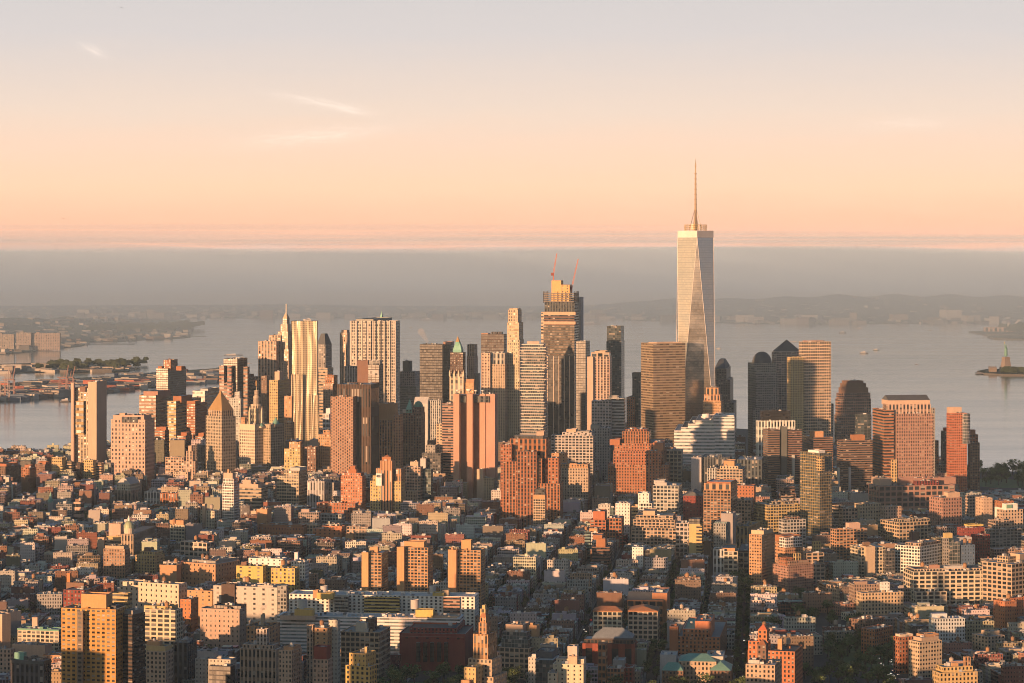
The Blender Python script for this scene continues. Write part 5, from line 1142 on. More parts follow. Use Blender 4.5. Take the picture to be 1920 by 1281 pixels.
def crane(px, ybase, pts, label):
    Y = Yc + 22
    root = thing('tower_crane', label, 'crane', (gx(px, Y), Y, gz(ybase, Y)))
    m1 = MB()
    bar(m1, (gx(px, Y), Y, gz(ybase, Y)), (gx(pts[0][0], Y), Y, gz(pts[0][1], Y)), 2.0, 'metalwork', (.42, .14, .10))
    local(root, m1, 'mast')
    m1 = MB()
    block(m1, gx(pts[0][0] - 1.5, Y), Y, 5, 4, .1, gz(pts[0][1] + 3, Y), gz(pts[0][1] - 2.5, Y), (.30, .08, .06), 'metalwork')
    local(root, m1, 'cab')
    m1 = MB()
    A, B = Vector((gx(pts[0][0], Y), Y, gz(pts[0][1], Y))), Vector((gx(pts[1][0], Y), Y, gz(pts[1][1], Y)))
    for off in (-1.0, 1.0):
        bar(m1, A + Vector((off, 0, 0)), B + Vector((off * .4, 0, 0)), .75, 'metalwork', (.46, .17, .12))
    for k in range(9):
        p, q = A.lerp(B, k / 9), A.lerp(B, (k + 1) / 9)
        bar(m1, p + Vector((-1, 0, 0)), q + Vector((1, 0, 0)), .45, 'metalwork', (.46, .17, .12))
    local(root, m1, 'jib')


crane(1038, 545, ((1037.5, 514), (1044, 475.5)), 'red luffing crane on the left of the orange concrete core')
crane(1072, 548, ((1072, 540), (1084, 486)), 'pale red luffing crane leaning out at the right of the orange concrete core')

# --- stacked-slab apartment tower
Yl = 3800.0
root = thing('stacked_tower', 'glass apartment tower of shifted stacked slabs with white balcony edges', A_, (gx(1000, Yl), Yl, 0))
z_ = gz(835, Yl)
rg = random.Random(11)
k = 0
while z_ < gz(646, Yl):
    top = z_ > gz(700, Yl)
    j = 2.8 if top else 1.8
    a_, b_, c_ = 978 + rg.uniform(-.4, 1) * j, 1019 + rg.uniform(-1, 1) * j, 1025 + rg.uniform(-1, .6) * j
    P = corners(a_, b_, c_, Yl + rg.uniform(-2, 2) * j, 10)
    h = 4.2
    mb = MB()
    prism(mb, P, z_, z_ + h - .9, 'G', (.34, .32, .30), h, 3.2)
    w = local(root, mb, 'glass_storey')
    mb = MB()
    Q = inset(P, -1.4)
    prism(mb, Q, z_ + h - .9, z_ + h, 'B', (.62, .55, .48), 2, 5, cap=(.5, .47, .44))
    mb.face([(p[0], p[1], z_ + h - .9) for p in Q][::-1], 'facade_B', (.5, .46, .42))
    mb.build('slab', w, c0 if False else tuple(root.location))
    z_ += h
    k += 1
mb = MB()
block(mb, gx(1000, Yl), Yl + 14, 16, 10, .2, z_, z_ + 4, (.5, .42, .34))
local(root, mb, 'bulkhead')
mb = MB()
prism(mb, corners(980, 1019, 1024, Yl + 3, 10), 0, gz(835, Yl), 'G', (.3, .28, .26))
local(root, mb, 'podium')
foot(corners(978, 1020, 1026, Yl, 10), 'stacked-slab tower', 1002, 642, 50)

# --- gothic tower with green crown
H('gothic_tower', 'cream gothic tower wrapped in brown scaffolding below its green pointed crown', T_, 4420, 14,
  [(843, 869, 874, 701, 'V', 'cream', dict(bay=7, fl=9)), (844, 868, 873, 661, 'Q', 'dkbrown', dict(dY=2, fl=4, bay=3, n='scaffolding')), (849, 865, 869, 656, 'B', 'copper', dict(dY=5, top='frustum', ya=641, rc='copper', rm='copper', n='crown')),
   (854, 860.5, 863, 641, 'B', 'copper', dict(dY=8, top='pyr', ya=630, rc='goldleaf', rm='copper', n='pinnacle')), (873, 888, 891, 718, 'S', 'orange', dict(dY=-4, top='gable', ya=711, rc='orange', n='wing')), (874, 889, 892, 722, 'S', 'orange', dict(dY=4, n='wing'))]
  + [(x - .9, x, x + .9, 699, 'B', 'cream', dict(dY=-1, yb=706, top='pyr', ya=693, rc='cream', n='pinnacle')) for x in (844, 852.5, 861, 869.5)], s='green-crowned gothic tower')

# --- domed building and steeple on the left
Yd = 3130
root = thing('domed_building', 'cream building with a tall green copper dome and white lantern', 'domed building', (gx(239, Yd), Yd, 0))
mb = MB()
prism(mb, corners(228, 250, 290, Yd, 8), 0, gz(1002, Yd), 'V', hue('tan'), 9, 4, cap=(.2, .2, .2))
local(root, mb, 'main_block')
mb = MB()
lathe(mb, gx(239, Yd), Yd + 12, [(6, gz(1005, Yd)), (6, gz(992, Yd))], 16, 'facade_B', hue('cream'))
local(root, mb, 'drum')
mb = MB()
zd0, zd1 = gz(992, Yd), gz(978, Yd)
lathe(mb, gx(239, Yd), Yd + 12, [(6.2 * math.cos(i * .19), zd0 + (zd1 - zd0) * math.sin(i * .19)) for i in range(8)], 18, 'copper', (.34, .38, .24))
local(root, mb, 'dome')
mb = MB()
lathe(mb, gx(239, Yd), Yd + 12, [(1.6, zd1 - .6), (1.6, zd1 + 3), (.9, zd1 + 4), (0, zd1 + 7)], 10, 'facade_B', hue('white'))
local(root, mb, 'lantern')
foot(corners(228, 250, 290, Yd, 8), 'green-domed building', 239, 975, 22)
Ys = 3700
root = thing('church_steeple', 'pale green copper church steeple among the low roofs at the left', 'church', (gx(95, Ys), Ys, 0))
mb = MB()
block(mb, gx(95, Ys), Ys, 7, 7, 0, 0, gz(940, Ys), hue('lgrey'))
block(mb, gx(95, Ys), Ys + 14, 9, 22, 0, 0, gz(955, Ys), hue('brown'))
local(root, mb, 'nave_and_tower')
mb = MB()
lathe(mb, gx(95, Ys), Ys, [(4.6, gz(942, Ys)), (3.4, gz(936, Ys)), (2.2, gz(934, Ys)), (1.8, gz(929, Ys)), (.9, gz(927, Ys)), (0, gz(920, Ys))], 8, 'copper', hue('copper'))
local(root, mb, 'spire')
foot(rect(gx(95, Ys), Ys, 12, 30, 0), 'green steeple', 95, 925, 8)

# --- lettering on the 401 sign
fc = bpy.data.curves.new('sign_number', 'FONT')
fc.body = '401'
fc.size = 5.6
fc.extrude = 0.1
fc.align_x = 'CENTER'
Y4 = 3660 - 3.4
so_ = bpy.data.objects.new('sign_number', fc)
COL.objects.link(so_)
rt_ = bpy.data.objects.get('sign_tower')
P4 = corners(705, 715.5, 716, Y4, 14, 1.2)
mx, my = (P4[0][0] + P4[3][0]) / 2, (P4[0][1] + P4[3][1]) / 2
so_.parent = rt_
so_.location = Vector((mx + .1 - math.sin(math.radians(14)) * .4, my - .9, gz(895.5, Y4))) - rt_.location
so_.rotation_euler = (math.radians(90), 0, -math.radians(14))
mk, T = new_mat('black_paint')
finish(T, (0.02, 0.02, 0.02, 1), 0.6)
me4 = bpy.data.meshes.new_from_object(so_)
s2 = bpy.data.objects.new('sign_number', me4)
me4.materials.clear()
me4.materials.append(mk)
s2.parent, s2.location, s2.rotation_euler = rt_, so_.location, so_.rotation_euler
COL.objects.link(s2)
bpy.data.objects.remove(so_)
s2.name = 'sign_number'

# --- rooftop dishes on the windowless tower
for px_, sz in ((858, 3.0), (879, 4.2), (892, 2.4), (905, 2.2)):
    mb = MB()
    lathe(mb, 0, 0, [(.35, -3.0 - sz * .25), (.35, 0)], 8, 'metalwork', (.4, .38, .36))
    lathe(mb, 0, 0, [(0, 0)] + [(sz * math.sin(i * .25), sz * (1 - math.cos(i * .25))) for i in range(1, 7)] + [(sz * .96, sz * .97), (0, sz * .25)], 14, 'paint', (.72, .68, .64))
    o = mb.build('satellite_dish')
    o.location = (gx(px_, 3915), 3915, gz(738, 3915) + 2.8)
    tag(o, {858: 'small white dish at the left corner of the windowless concrete tower roof', 879: 'big round white dish on top of the windowless concrete tower', 892: 'small dish right of the big round one on the windowless tower', 905: 'smallest dish near the middle of the windowless tower roof'}[px_], 'dish', 'dishes on the windowless tower')
# ------------------------------------------------------------------ ground, water, far shores
def gy(py):
    return F * CH / (py - HY)


def sheet(name, pts, z, mat, col):
    mb = MB()
    mb.face([(x, y, z) for x, y in pts], mat, col)
    o = mb.build(name)
    kind(o, 'structure')
    return o


# the bay: one large sheet, subdivided so that the far part keeps its shading precise
mb = MB()
ex = 26000
mb.face([(-ex, -6000, -2.0), (ex, -6000, -2.0), (ex, 27000, -2.0), (-ex, 27000, -2.0)], 'water', (0, 0, 0))
kind(mb.build('water'), 'structure')


def gpx(lst):
    return [(gx(px, gy(py)), gy(py)) for px, py in lst]


shore = gpx([(0, 864), (140, 861), (205, 852), (300, 832), (500, 803), (900, 792), (1200, 792), (1420, 806), (1560, 832), (1700, 858), (1775, 878), (1815, 890), (1828, 884), (1925, 884), (1925, 926), (1898, 928), (1893, 945), (1925, 949)])
land = [(-2600, 4300), (-1700, 4780)] + shore + [(1500, 3400), (1500, -900), (-2600, -900)]
sheet('ground', land[::-1], 0.0, 'asphalt', (.075, .075, .072))
# island quay wall down to the water
mb = MB()
for a, b in zip(land, land[1:] + land[:1]):
    mb.face([(b[0], b[1], -2.2), (a[0], a[1], -2.2), (a[0], a[1], 0), (b[0], b[1], 0)], 'asphalt', (.12, .11, .10))
kind(mb.build('quay_wall'), 'structure')


def ridge(name, samples, depth, seed, col, nx=90, ny=10, rough=.35, knd='structure'):
    """rolling far land: a height field from its shoreline back; samples = (px, shore row, crest row)"""
    rg = random.Random(seed)
    ph = [(rg.uniform(.3, 3.2), rg.uniform(0, 6.28), rg.uniform(.2, 1)) for _ in range(7)]
    mb = MB()
    G = []
    for i in range(nx + 1):
        px = samples[0][0] + (samples[-1][0] - samples[0][0]) * i / nx
        for (p0, s0, c0_), (p1, s1, c1_) in zip(samples[:-1], samples[1:]):
            if p0 <= px <= p1:
                t = (px - p0) / (p1 - p0)
                ys, yc = s0 + (s1 - s0) * t, c0_ + (c1_ - c0_) * t
                break
        Y0 = gy(ys)
        row = []
        for j in range(ny + 1):
            Y = Y0 + depth * j / ny
            # height rises from the shore to the crest line at the far side, then falls away behind
            zc = gz(yc, Y0 + depth * .8)
            t = j / ny / .8
            hgt = zc * (t ** 1.2) if t <= 1 else zc * (1 - (t - 1) * 2)
            wob = sum(a * math.sin(f * i * .35 + p + j * .9) for f, p, a in ph) / 7
            row.append((gx(px, Y), Y, max(-1.0 if j == 0 else 1.0, hgt * (1 + rough * wob * (0.3 + 0.7 * (j > 0))))))
        G.append(row)
    for i in range(nx):
        for j in range(ny):
            mb.face([G[i][j], G[i + 1][j], G[i + 1][j + 1], G[i][j + 1]], 'far_land', col)
    o = mb.build(name)
    kind(o, knd)
    return G


m, T = new_mat('far_land')
g_ = T.n('ShaderNodeNewGeometry')
n_ = T.noise(g_.outputs['Position'], 0.006, 5.0, 0.7)
n2_ = T.noise(g_.outputs['Position'], 0.03, 3.0, 0.7)
finish(T, T.mix(T.m('MULTIPLY', n_, n2_), T.mix(1.0, (.085, .11, .09, 1), attr(T), 'MULTIPLY'), T.mix(1.0, (.17, .17, .15, 1), attr(T), 'MULTIPLY')), 0.95, 0, .1)
GS = ridge('hills', [(-300, 602, 578), (100, 598, 575), (330, 597, 573), (560, 596, 572), (760, 597, 579), (900, 597, 581), (1090, 598, 574), (1240, 602, 562), (1400, 607, 559), (1560, 608, 555), (1700, 607, 553), (1850, 606, 556), (2250, 606, 558)], 3800, 4, (1, 1, 1), nx=150)
GB = ridge('far_shore', [(-260, 668, 596), (0, 664, 596), (55, 660, 596), (90, 655, 597), (160, 648, 595), (165, 642, 595), (255, 638, 599), (340, 634, 606), (356, 632, 626)], 3300, 9, (1, 1, 1), nx=70)
GB2 = ridge('pier_land', [(-200, 757, 740), (0, 752, 738), (120, 741, 730), (230, 731, 722), (300, 724, 716), (400, 716, 705), (412, 713, 711)], 900, 12, (1.2, 1.1, 1.0), nx=60, rough=.1)
GB3 = ridge('breakwater', [(-160, 705, 692), (0, 700, 690), (100, 697, 690), (200, 697, 691), (243, 696, 694)], 700, 13, (1.1, 1.0, 1.0), nx=30, rough=.1)
for px0, px1, row, ln, nm in ((100, 420, 634, 60, 'jetty'), (130, 250, 645, 60, 'jetty'), (330, 386, 630.5, 50, 'jetty')):
    Yj = gy(row)
    sheet(nm, [(gx(px0, Yj), Yj), (gx(px1, Yj), Yj), (gx(px1, Yj), Yj + ln), (gx(px0, Yj), Yj + ln)], -.8, 'asphalt', (.10, .10, .10)) if px0 != 100 else None

# far waterfront houses and sheds: past counting
RF = random.Random(21)


def speckle(name, G, n, hmin, hmax, wmin, wmax, label, cols, jmax=None):
    mb = MB()
    nx_, ny_ = len(G) - 1, len(G[0]) - 1
    jm = jmax or ny_ * .8
    for _ in range(n):
        i, j = RF.uniform(0, nx_ - .01), (RF.random() ** 1.6) * jm
        a = G[int(i)][int(j)]
        b = G[int(i) + 1][min(ny_, int(j) + 1)]
        t, u = i - int(i), j - int(j)
        x, y = a[0] + (b[0] - a[0]) * t, a[1] + (b[1] - a[1]) * u
        z = min(a[2], b[2])
        w, d, h = RF.uniform(wmin, wmax), RF.uniform(wmin, wmax), RF.uniform(hmin, hmax) * (1.8 if RF.random() < .06 else 1)
        c = RF.choice(cols)
        block(mb, x, y, w, d, RF.uniform(-.5, .5), z - 3, z + h, c, 'facade_B', tuple(q * .8 for q in c))
    o = mb.build(name)
    kind(o, 'stuff', label)
    return o


PAL = [(.30, .26, .22), (.36, .33, .29), (.18, .14, .12), (.24, .23, .21), (.44, .41, .37), (.13, .12, .11)]
speckle('distant_hillside_houses', GS, 1500, 4, 11, 10, 34, 'hazy houses and blocks scattered over the far hills across the bay', PAL)
speckle('distant_waterfront_buildings', GS, 160, 10, 34, 30, 110, 'hazy pale buildings lining the far shore of the bay', PAL, 1.2)
speckle('distant_shore_houses', GB, 420, 5, 14, 12, 45, 'hazy rooftops over the far left shore', PAL)
speckle('container_port_sheds', GB2, 380, 4, 12, 14, 70, 'low port sheds and container stacks on the pier at the left', PAL + [(.35, .12, .08), (.12, .16, .22)])
speckle('breakwater_sheds', GB3, 90, 4, 10, 14, 70, 'low sheds and containers on the far breakwater at the left', PAL)


def trees_band(name, pts, n, hmin, hmax, label):
    """far-off wood reading as one mass: small lumpy crowns"""
    mb = MB()
    for _ in range(n):
        k = RF.randrange(len(pts) - 1)
        t = RF.random()
        x = pts[k][0] + (pts[k + 1][0] - pts[k][0]) * t
        y = pts[k][1] + (pts[k + 1][1] - pts[k][1]) * t + RF.uniform(0, pts[k][2])
        h, r = RF.uniform(hmin, hmax), RF.uniform(hmin, hmax) * .55
        v = RF.uniform(.15, .4)
        for q in range(16):
            a, b = RF.uniform(0, 6.28), RF.uniform(-.2, 1)
            cx_, cy_, cz_ = x + r * math.cos(a) * (1 - b * b * .6), y + r * math.sin(a) * (1 - b * b * .6), h * .55 + b * h * .45
            s = r * RF.uniform(.35, .7)
            t1, t2 = RF.uniform(-.8, .8), RF.uniform(-.8, .8)
            mb.face([(cx_ - s, cy_ + t1, cz_ - s * .6), (cx_ + s, cy_ - t1, cz_ - s * .5), (cx_ + s * .8, cy_ + t2, cz_ + s * .6), (cx_ - s * .7, cy_ - t2, cz_ + s * .7)], 'foliage', (v, v, v))
    o = mb.build(name)
    kind(o, 'stuff', label)


def wp(px, py, d):
    return (gx(px, gy(py)), gy(py), d)


trees_band('pier_trees', [wp(60, 696, 500), wp(243, 694, 400)], 60, 14, 24, 'hazy trees along the far breakwater')
trees_band('shore_trees', [wp(-10, 640, 900), wp(160, 628, 900), wp(345, 622, 600)], 260, 20, 34, 'dark hazy trees covering the far left shore')
# --- cream apartment slabs on the left far shore
for i_, (a, b, y) in enumerate(((-10, 26, 627), (30, 58, 624), (60, 112, 625))):
    H('distant_apartment_block', ['pale hazy apartment slab on the far left shore at the picture edge', 'pale hazy apartment slab on the far left shore, middle of three', 'pale hazy apartment slab on the far left shore, longest of three'][i_], B_, 10300, 8,
      [(a, b, b + 1, y, 'P', (.24, .20, .17), dict(fl=6, bay=7, cl=2)), (a + 8, a + 14, a + 15, y - 2, 'B', (.24, .20, .17), bk(dY=10, yb=y + 2))], group='pale slabs on the far left shore')
for i_, px_ in enumerate((180, 198, 218)):
    H('distant_tower_block', 'faint hazy tower block on the far left ridge, %s of three' % ['leftmost', 'middle', 'rightmost'][i_], B_, 13500, 8, [(px_ - 3, px_ + 3, px_ + 4, 594, 'P', 'lgrey', dict(fl=7, bay=8, cl=0))], group='faint tower blocks on the far ridge')

# --- gantry cranes on the container pier
def gantry(px, base, topy, boom, col, label):
    Y = gy(base)
    s = (base - topy) * Y / F
    x = gx(px, Y)
    root = thing('gantry_crane', label, 'crane', (x, Y, 0), 'container cranes on the left pier')
    hw = s * .26
    mb = MB()
    for sx in (-1, 1):
        for sy in (-1, 1):
            bar(mb, (x + sx * hw, Y + sy * 9, 0), (x + sx * hw * .85, Y + sy * 9, s), 2.0, 'metalwork', col)
        bar(mb, (x + sx * hw, Y - 9, s * .6), (x + sx * hw, Y + 9, s * .6), 1.6, 'metalwork', col)
    bar(mb, (x - hw, Y - 9, s), (x + hw, Y - 9, s), 2.2, 'metalwork', col)
    bar(mb, (x - hw, Y + 9, s), (x + hw, Y + 9, s), 2.2, 'metalwork', col)
    bar(mb, (x - hw, Y - 9, s * .45), (x + hw, Y - 9, s * .45), 1.8, 'metalwork', col)
    mb.build('portal', root, (x, Y, 0))
    mb = MB()
    bar(mb, (x - hw * 1.5, Y, s * 1.02), (x + hw * .7, Y, s * 1.02), 2.4, 'metalwork', col)
    bar(mb, (x + hw * .7, Y, s * 1.0), (x + boom * s, Y, s * 1.75), 2.2, 'metalwork', col)
    bar(mb, (x, Y, s), (x + hw * .4, Y, s * 1.45), 1.6, 'metalwork', col)
    mb.build('boom', root, (x, Y, 0))


gantry(119, 739, 708, .3, (.17, .095, .085), 'red container gantry crane beside the pale striped slab tower')
gantry(131, 736, 708, .35, (.17, .095, .085), 'red gantry crane half behind the pale striped slab tower')
gantry(8, 751, 716, .25, (.20, .16, .16), 'dark gantry crane at the left picture edge')
gantry(18, 747, 712, .3, (.17, .095, .085), 'dull red gantry crane, second from the left picture edge')

# --- statue on its island
ISL = gpx([(1832, 697), (1845, 701), (1880, 703), (1960, 704), (2010, 700), (2010, 694), (1940, 692), (1880, 693), (1850, 693.5)])


def island(name, pts, z, col):
    mb = MB()
    mb.face([(x, y, z) for x, y in pts], 'far_land', col)
    n = len(pts)
    for i in range(n):
        a, b = pts[i], pts[(i + 1) % n]
        mb.face([(a[0], a[1], -2.5), (b[0], b[1], -2.5), (b[0], b[1], z), (a[0], a[1], z)], 'asphalt', (.10, .095, .09))
    kind(mb.build(name), 'structure')


island('island', ISL, 2.5, (.35, .42, .35))
YS = gy(697.0)
sx_ = gx(1886, YS)
root = thing('statue', 'green robed statue raising a torch on a tall stone pedestal', 'statue', (sx_, YS, 2))
mb = MB()
zb0 = gz(686, YS)
prism(mb, rect(sx_, YS, 30, 30, .4), 2, gz(688, YS), 'B', (.24, .20, .17), 5, 5, cap=(.3, .25, .2))
P0, P1 = rect(sx_, YS, 25, 25, .4), rect(sx_, YS, 17, 17, .4)
za, zc = gz(688, YS), gz(671, YS)
for i in range(4):
    a, b, c, d = P0[i], P0[(i + 1) % 4], P1[(i + 1) % 4], P1[i]
    mb.face([(a[0], a[1], za), (b[0], b[1], za), (c[0], c[1], zc), (d[0], d[1], zc)], 'facade_B', (.20, .165, .145))
block(mb, sx_, YS, 21, 21, .4, zc - 3, zc - 1.2, (.20, .165, .145))
block(mb, sx_, YS, 18, 18, .4, zc, zc + 3, (.20, .165, .145))
mb.build('pedestal', root, (sx_, YS, 2))
# one continuous robed figure: skin-modifier skeleton
me = bpy.data.meshes.new('figure')
S_ = gz(641, YS) - zc - 3
ft = zc + 3
vv = [(0, 0, 0), (0, 0, .16), (0, 0, .34), (0, 0, .50), (0, 0, .60), (0, 0, .655), (0, -.01, .72), (-.055, 0, .60), (-.085, -.01, .68), (-.10, -.01, .80), (-.105, -.01, .90), (.055, 0, .585), (.085, -.03, .49), (.05, -.075, .46)]
ee = [(0, 1), (1, 2), (2, 3), (3, 4), (4, 5), (5, 6), (4, 7), (7, 8), (8, 9), (9, 10), (4, 11), (11, 12), (12, 13)]
rr_ = [.125, .12, .11, .095, .075, .028, .042, .04, .032, .022, .018, .04, .034, .03]
me.from_pydata([(x * S_, y * S_, z * S_) for x, y, z in vv], ee, [])
me.update()
fo = bpy.data.objects.new('figure', me)
COL.objects.link(fo)
fo.parent = root
fo.location = (0, 0, ft - 2)
fo.rotation_euler = (0, 0, .5)
sk = fo.modifiers.new('skin', 'SKIN')
for sv, r_ in zip(me.skin_vertices[0].data, rr_):
    sv.radius = (r_ * S_, r_ * S_)
me.skin_vertices[0].data[0].use_root = True
fo.modifiers.new('sub', 'SUBSURF').render_levels = 1
mv, T = new_mat('verdigris')
finish(T, (.11, .24, .20, 1), .7)
me.materials.append(mv)
mb = MB()
lathe(mb, 0, 0, [(.012 * S_, .88 * S_), (.035 * S_, .93 * S_), (.03 * S_, .94 * S_), (.022 * S_, .95 * S_), (.028 * S_, .97 * S_), (0, 1.03 * S_)], 10, 'copper', (.5, .40, .14))
for v_ in range(len(mb.v)):
    mb.v[v_] = (mb.v[v_][0] - .105 * S_, mb.v[v_][1] - .01 * S_, mb.v[v_][2])
t_ = mb.build('torch', fo)
mb = MB()
for k in range(7):
    a = math.radians(-75 + 25 * k)
    bar(mb, (0, -.01 * S_, .735 * S_), (.085 * S_ * math.sin(a), -.01 * S_, (.735 + .085 * math.cos(a) * .8) * S_), .012 * S_, 'copper', hue('copper'))
lathe(mb, 0, 0, [(.05 * S_, .73 * S_), (.05 * S_, .745 * S_)], 12, 'copper', hue('copper'))
mb.build('crown', fo)
trees_band('island_trees', [(gx(1876, gy(699)), gy(701), 60), (gx(1960, gy(699)), gy(701), 70)], 70, 12, 20, 'dark trees round the foot of the statue')
H('low_fort', 'low stone terrace building left of the statue trees', B_, 8330, 8, [(1855, 1869, 1872, 689, 'B', (.15, .125, .11), dict(cl=0)), (1830, 1846, 1848, 700, 'B', 'dgrey', dict(dY=-60, cl=0))])
# --- port island with a long shed at the right edge
island('island', gpx([(1816, 623), (1850, 628), (1960, 630), (1990, 624), (1960, 620), (1860, 620.5)]), 4, (.8, .8, .8))
island('island', gpx([(1851, 632), (1862, 635.5), (1900, 637), (1960, 637), (1960, 631), (1890, 630.5)]), 4, (.8, .8, .8))
Yp = gy(623.5)
H('long_shed', 'long pale warehouse on the low island at the right edge of the bay', 'warehouse', Yp, 84, [(1844, 1846, 1905, 614, 'V', 'pink', dict(bay=24, fl=40, cl=4)), (1888, 1890, 1893, 605, 'B', 'lgrey', dict(dY=30, yb=616, cl=0))])
for px_, tx in ((1903, 1910), (1906, 1913)):
    mb = MB()
    x, y = gx(px_, Yp + 200), Yp + 200
    bar(mb, (x, y, 4), (x, y, gz(607, y)), 5, 'metalwork', (.5, .48, .46))
    bar(mb, (x, y, gz(607, y)), (gx(tx, y), y, gz(599.5, y)), 5, 'metalwork', (.6, .57, .54))
    o = mb.build('harbour_crane')
    tag(o, 'white harbour crane with raised boom behind the long pale island warehouse', 'crane', 'white cranes on the right island')
trees_band('port_trees', [wp(1900, 625, 300), wp(1960, 624, 300)], 30, 24, 40, 'dark trees at the right end of the low island')
# --- small boats
def boat(px, py, lpx, label, col, ang=0.0, tall=1.0):
    Y = gy(py)
    L = lpx * Y / F
    x = gx(px, Y)
    root = thing('boat', label, 'boat', (x, Y, -2), 'boats on the bay')
    mb = MB()
    w = L * .16
    hh = L * .09 * tall
    pr = [(-.5, -.9), (-.45, -1), (.25, -1), (.5, 0), (.25, 1), (-.45, 1), (-.5, .9)]
    P = [(a * L * math.cos(ang) - b * w * math.sin(ang), a * L * math.sin(ang) + b * w * math.cos(ang)) for a, b in pr]
    for i in range(len(P)):
        a, b = P[i], P[(i + 1) % len(P)]
        mb.face([(a[0] * .93, a[1] * .93, -.5), (b[0] * .93, b[1] * .93, -.5), (b[0], b[1], hh), (a[0], a[1], hh)], 'paint', col)
    mb.face([(p[0], p[1], hh) for p in P], 'paint', tuple(q * .8 for q in col))
    h_ = mb.build('hull', root)
    mb = MB()
    block(mb, -.12 * L * math.cos(ang), -.12 * L * math.sin(ang), L * .5, w * 1.2, ang, hh, hh * 2.0, (.5, .48, .46), 'paint')
    block(mb, 0.02 * L * math.cos(ang), 0.02 * L * math.sin(ang), L * .2, w * .9, ang, hh * 2.0, hh * 2.8, (.6, .58, .55), 'paint')
    mb.build('deckhouse', root)


boat(1580, 624, 13, 'grey ferry on the bay, left of the two near the far shore', (.13, .12, .13), .2, 1.3)
boat(1612, 616, 12, 'pale low boat right of the grey ferry near the far shore', (.3, .28, .27))
boat(1620, 662, 16, 'grey ferry in mid bay, larger of a close pair', (.2, .19, .19), .15, 1.2)
boat(1643, 656, 12, 'dark tug in mid bay, smaller of a close pair', (.12, .12, .12))
boat(1744, 619, 7, 'tiny dark boat before the far shore, right of the ferries', (.1, .1, .1), .3)
boat(1719, 682.5, 6, 'tiny dark boat alone in mid bay, left of the statue', (.08, .08, .08))
boat(1348, 653.5, 10, 'small pale boat just right of the spired glass tower', (.35, .33, .3))
boat(802, 600, 34, 'long grey cargo ship beyond the white ribbed tower', (.24, .22, .22), 0, .5)
boat(1109, 607.5, 36, 'long rusty cargo ship right of the tower with cranes', (.24, .19, .19), 0, .55)
boat(771, 614, 8, 'little dark boat below the long grey cargo ship', (.15, .15, .15))
boat(438, 665, 36, 'long flat barge left of the salmon ribbed tower', (.14, .12, .12), 0, .3)
boat(467, 680.5, 10, 'small dark barge right of the dark glass tower roof', (.14, .12, .12), 0, .4)
boat(124, 752, 22, 'dark ferry by the pier beside the pale striped slab tower', (.12, .11, .11), .35, 1.2)
boat(1490, 640.5, 22, 'low grey barge behind the pointed pyramid roof', (.2, .19, .18), 0, .4)
# --- two birds
for px_, py_, Y, lab in ((118.5, 409.5, 420, 'dark bird high over the left bay against the orange sky'), (227, 14.5, 430, 'dark bird near the top left of the sky')):
    mb = MB()
    for sg in (-1, 1):
        mb.face([(0, -.10, 0), (sg * .24, 0, .10), (sg * .22, .12, .09), (0, .12, .01)], 'paint', (.02, .02, .02))
        mb.face([(sg * .24, 0, .10), (sg * .5, .10, .02), (sg * .48, .16, .01), (sg * .22, .12, .09)], 'paint', (.02, .02, .02))
    lathe(mb, 0, 0, [(0, -.07), (.06, -.03), (.06, .03), (0, .07)], 6, 'paint', (.02, .02, .02))
    mb.face([(-.03, .1, 0), (.03, .1, 0), (.08, .28, 0), (-.08, .28, 0)], 'paint', (.02, .02, .02))
    o = mb.build('bird')
    o.location = (gx(px_, Y), Y, gz(py_, Y))
    o.rotation_euler = (.3, .3, .6)
    tag(o, lab, 'bird', 'birds in the sky')

# --- steam from two rooftops
ms = bpy.data.materials.new('steam')
ms.use_nodes = True
MATS['steam'] = ms
T = NT(ms.node_tree)
pv = T.n('ShaderNodeVolumePrincipled')
pv.inputs['Color'].default_value = (.95, .95, .95, 1)
pv.inputs['Density'].default_value = 0.05
T.t.links.new(pv.outputs[0], T.n('ShaderNodeOutputMaterial').inputs['Volume'])
for px, py, Y, s, lab in ((489, 1152, 2342, 1.0, 'white puff of steam over the chimney of the dark flat roof'), (797, 640, 4865, 2.6, 'thin steam drifting up from the near black slab tower roof')):
    mb = MB()
    for k in range(5):
        x, z, r = gx(px, Y) + (k * 1.1 - 1.5) * s * (1 if px < 600 else -1), gz(py, Y) + k * 1.7 * s, (1.3 + .35 * k) * s
        lathe(mb, x, Y + k * .4, [(r * math.sin(i * math.pi / 8) * (1 if 0 < i < 8 else 0), z - r * math.cos(i * math.pi / 8)) for i in range(9)], 12, 'steam', (1, 1, 1))
    if px > 600:
        mb.mats = ['steam']
    kind(mb.build('steam'), 'stuff', lab)
# ------------------------------------------------------------------ the low city between
def pip(x, y, P):
    ins = False
    n = len(P)
    j = n - 1
    for i in range(n):
        xi, yi, xj, yj = P[i][0], P[i][1], P[j][0], P[j][1]
        if (yi > y) != (yj > y) and x < (xj - xi) * (y - yi) / (yj - yi) + xi:
            ins = not ins
        j = i
    return ins


def free(x, y, r):
    for cx, cy, R, P in FOOT:
        if (x - cx) ** 2 + (y - cy) ** 2 < (R + r) ** 2:
            if pip(x, y, inset(P, -r)):
                return False
    return True


def ppx(x, y):
    return CX + F * x / y


def prow(y, z=0.0):
    return HY + F * (CH - z) / y


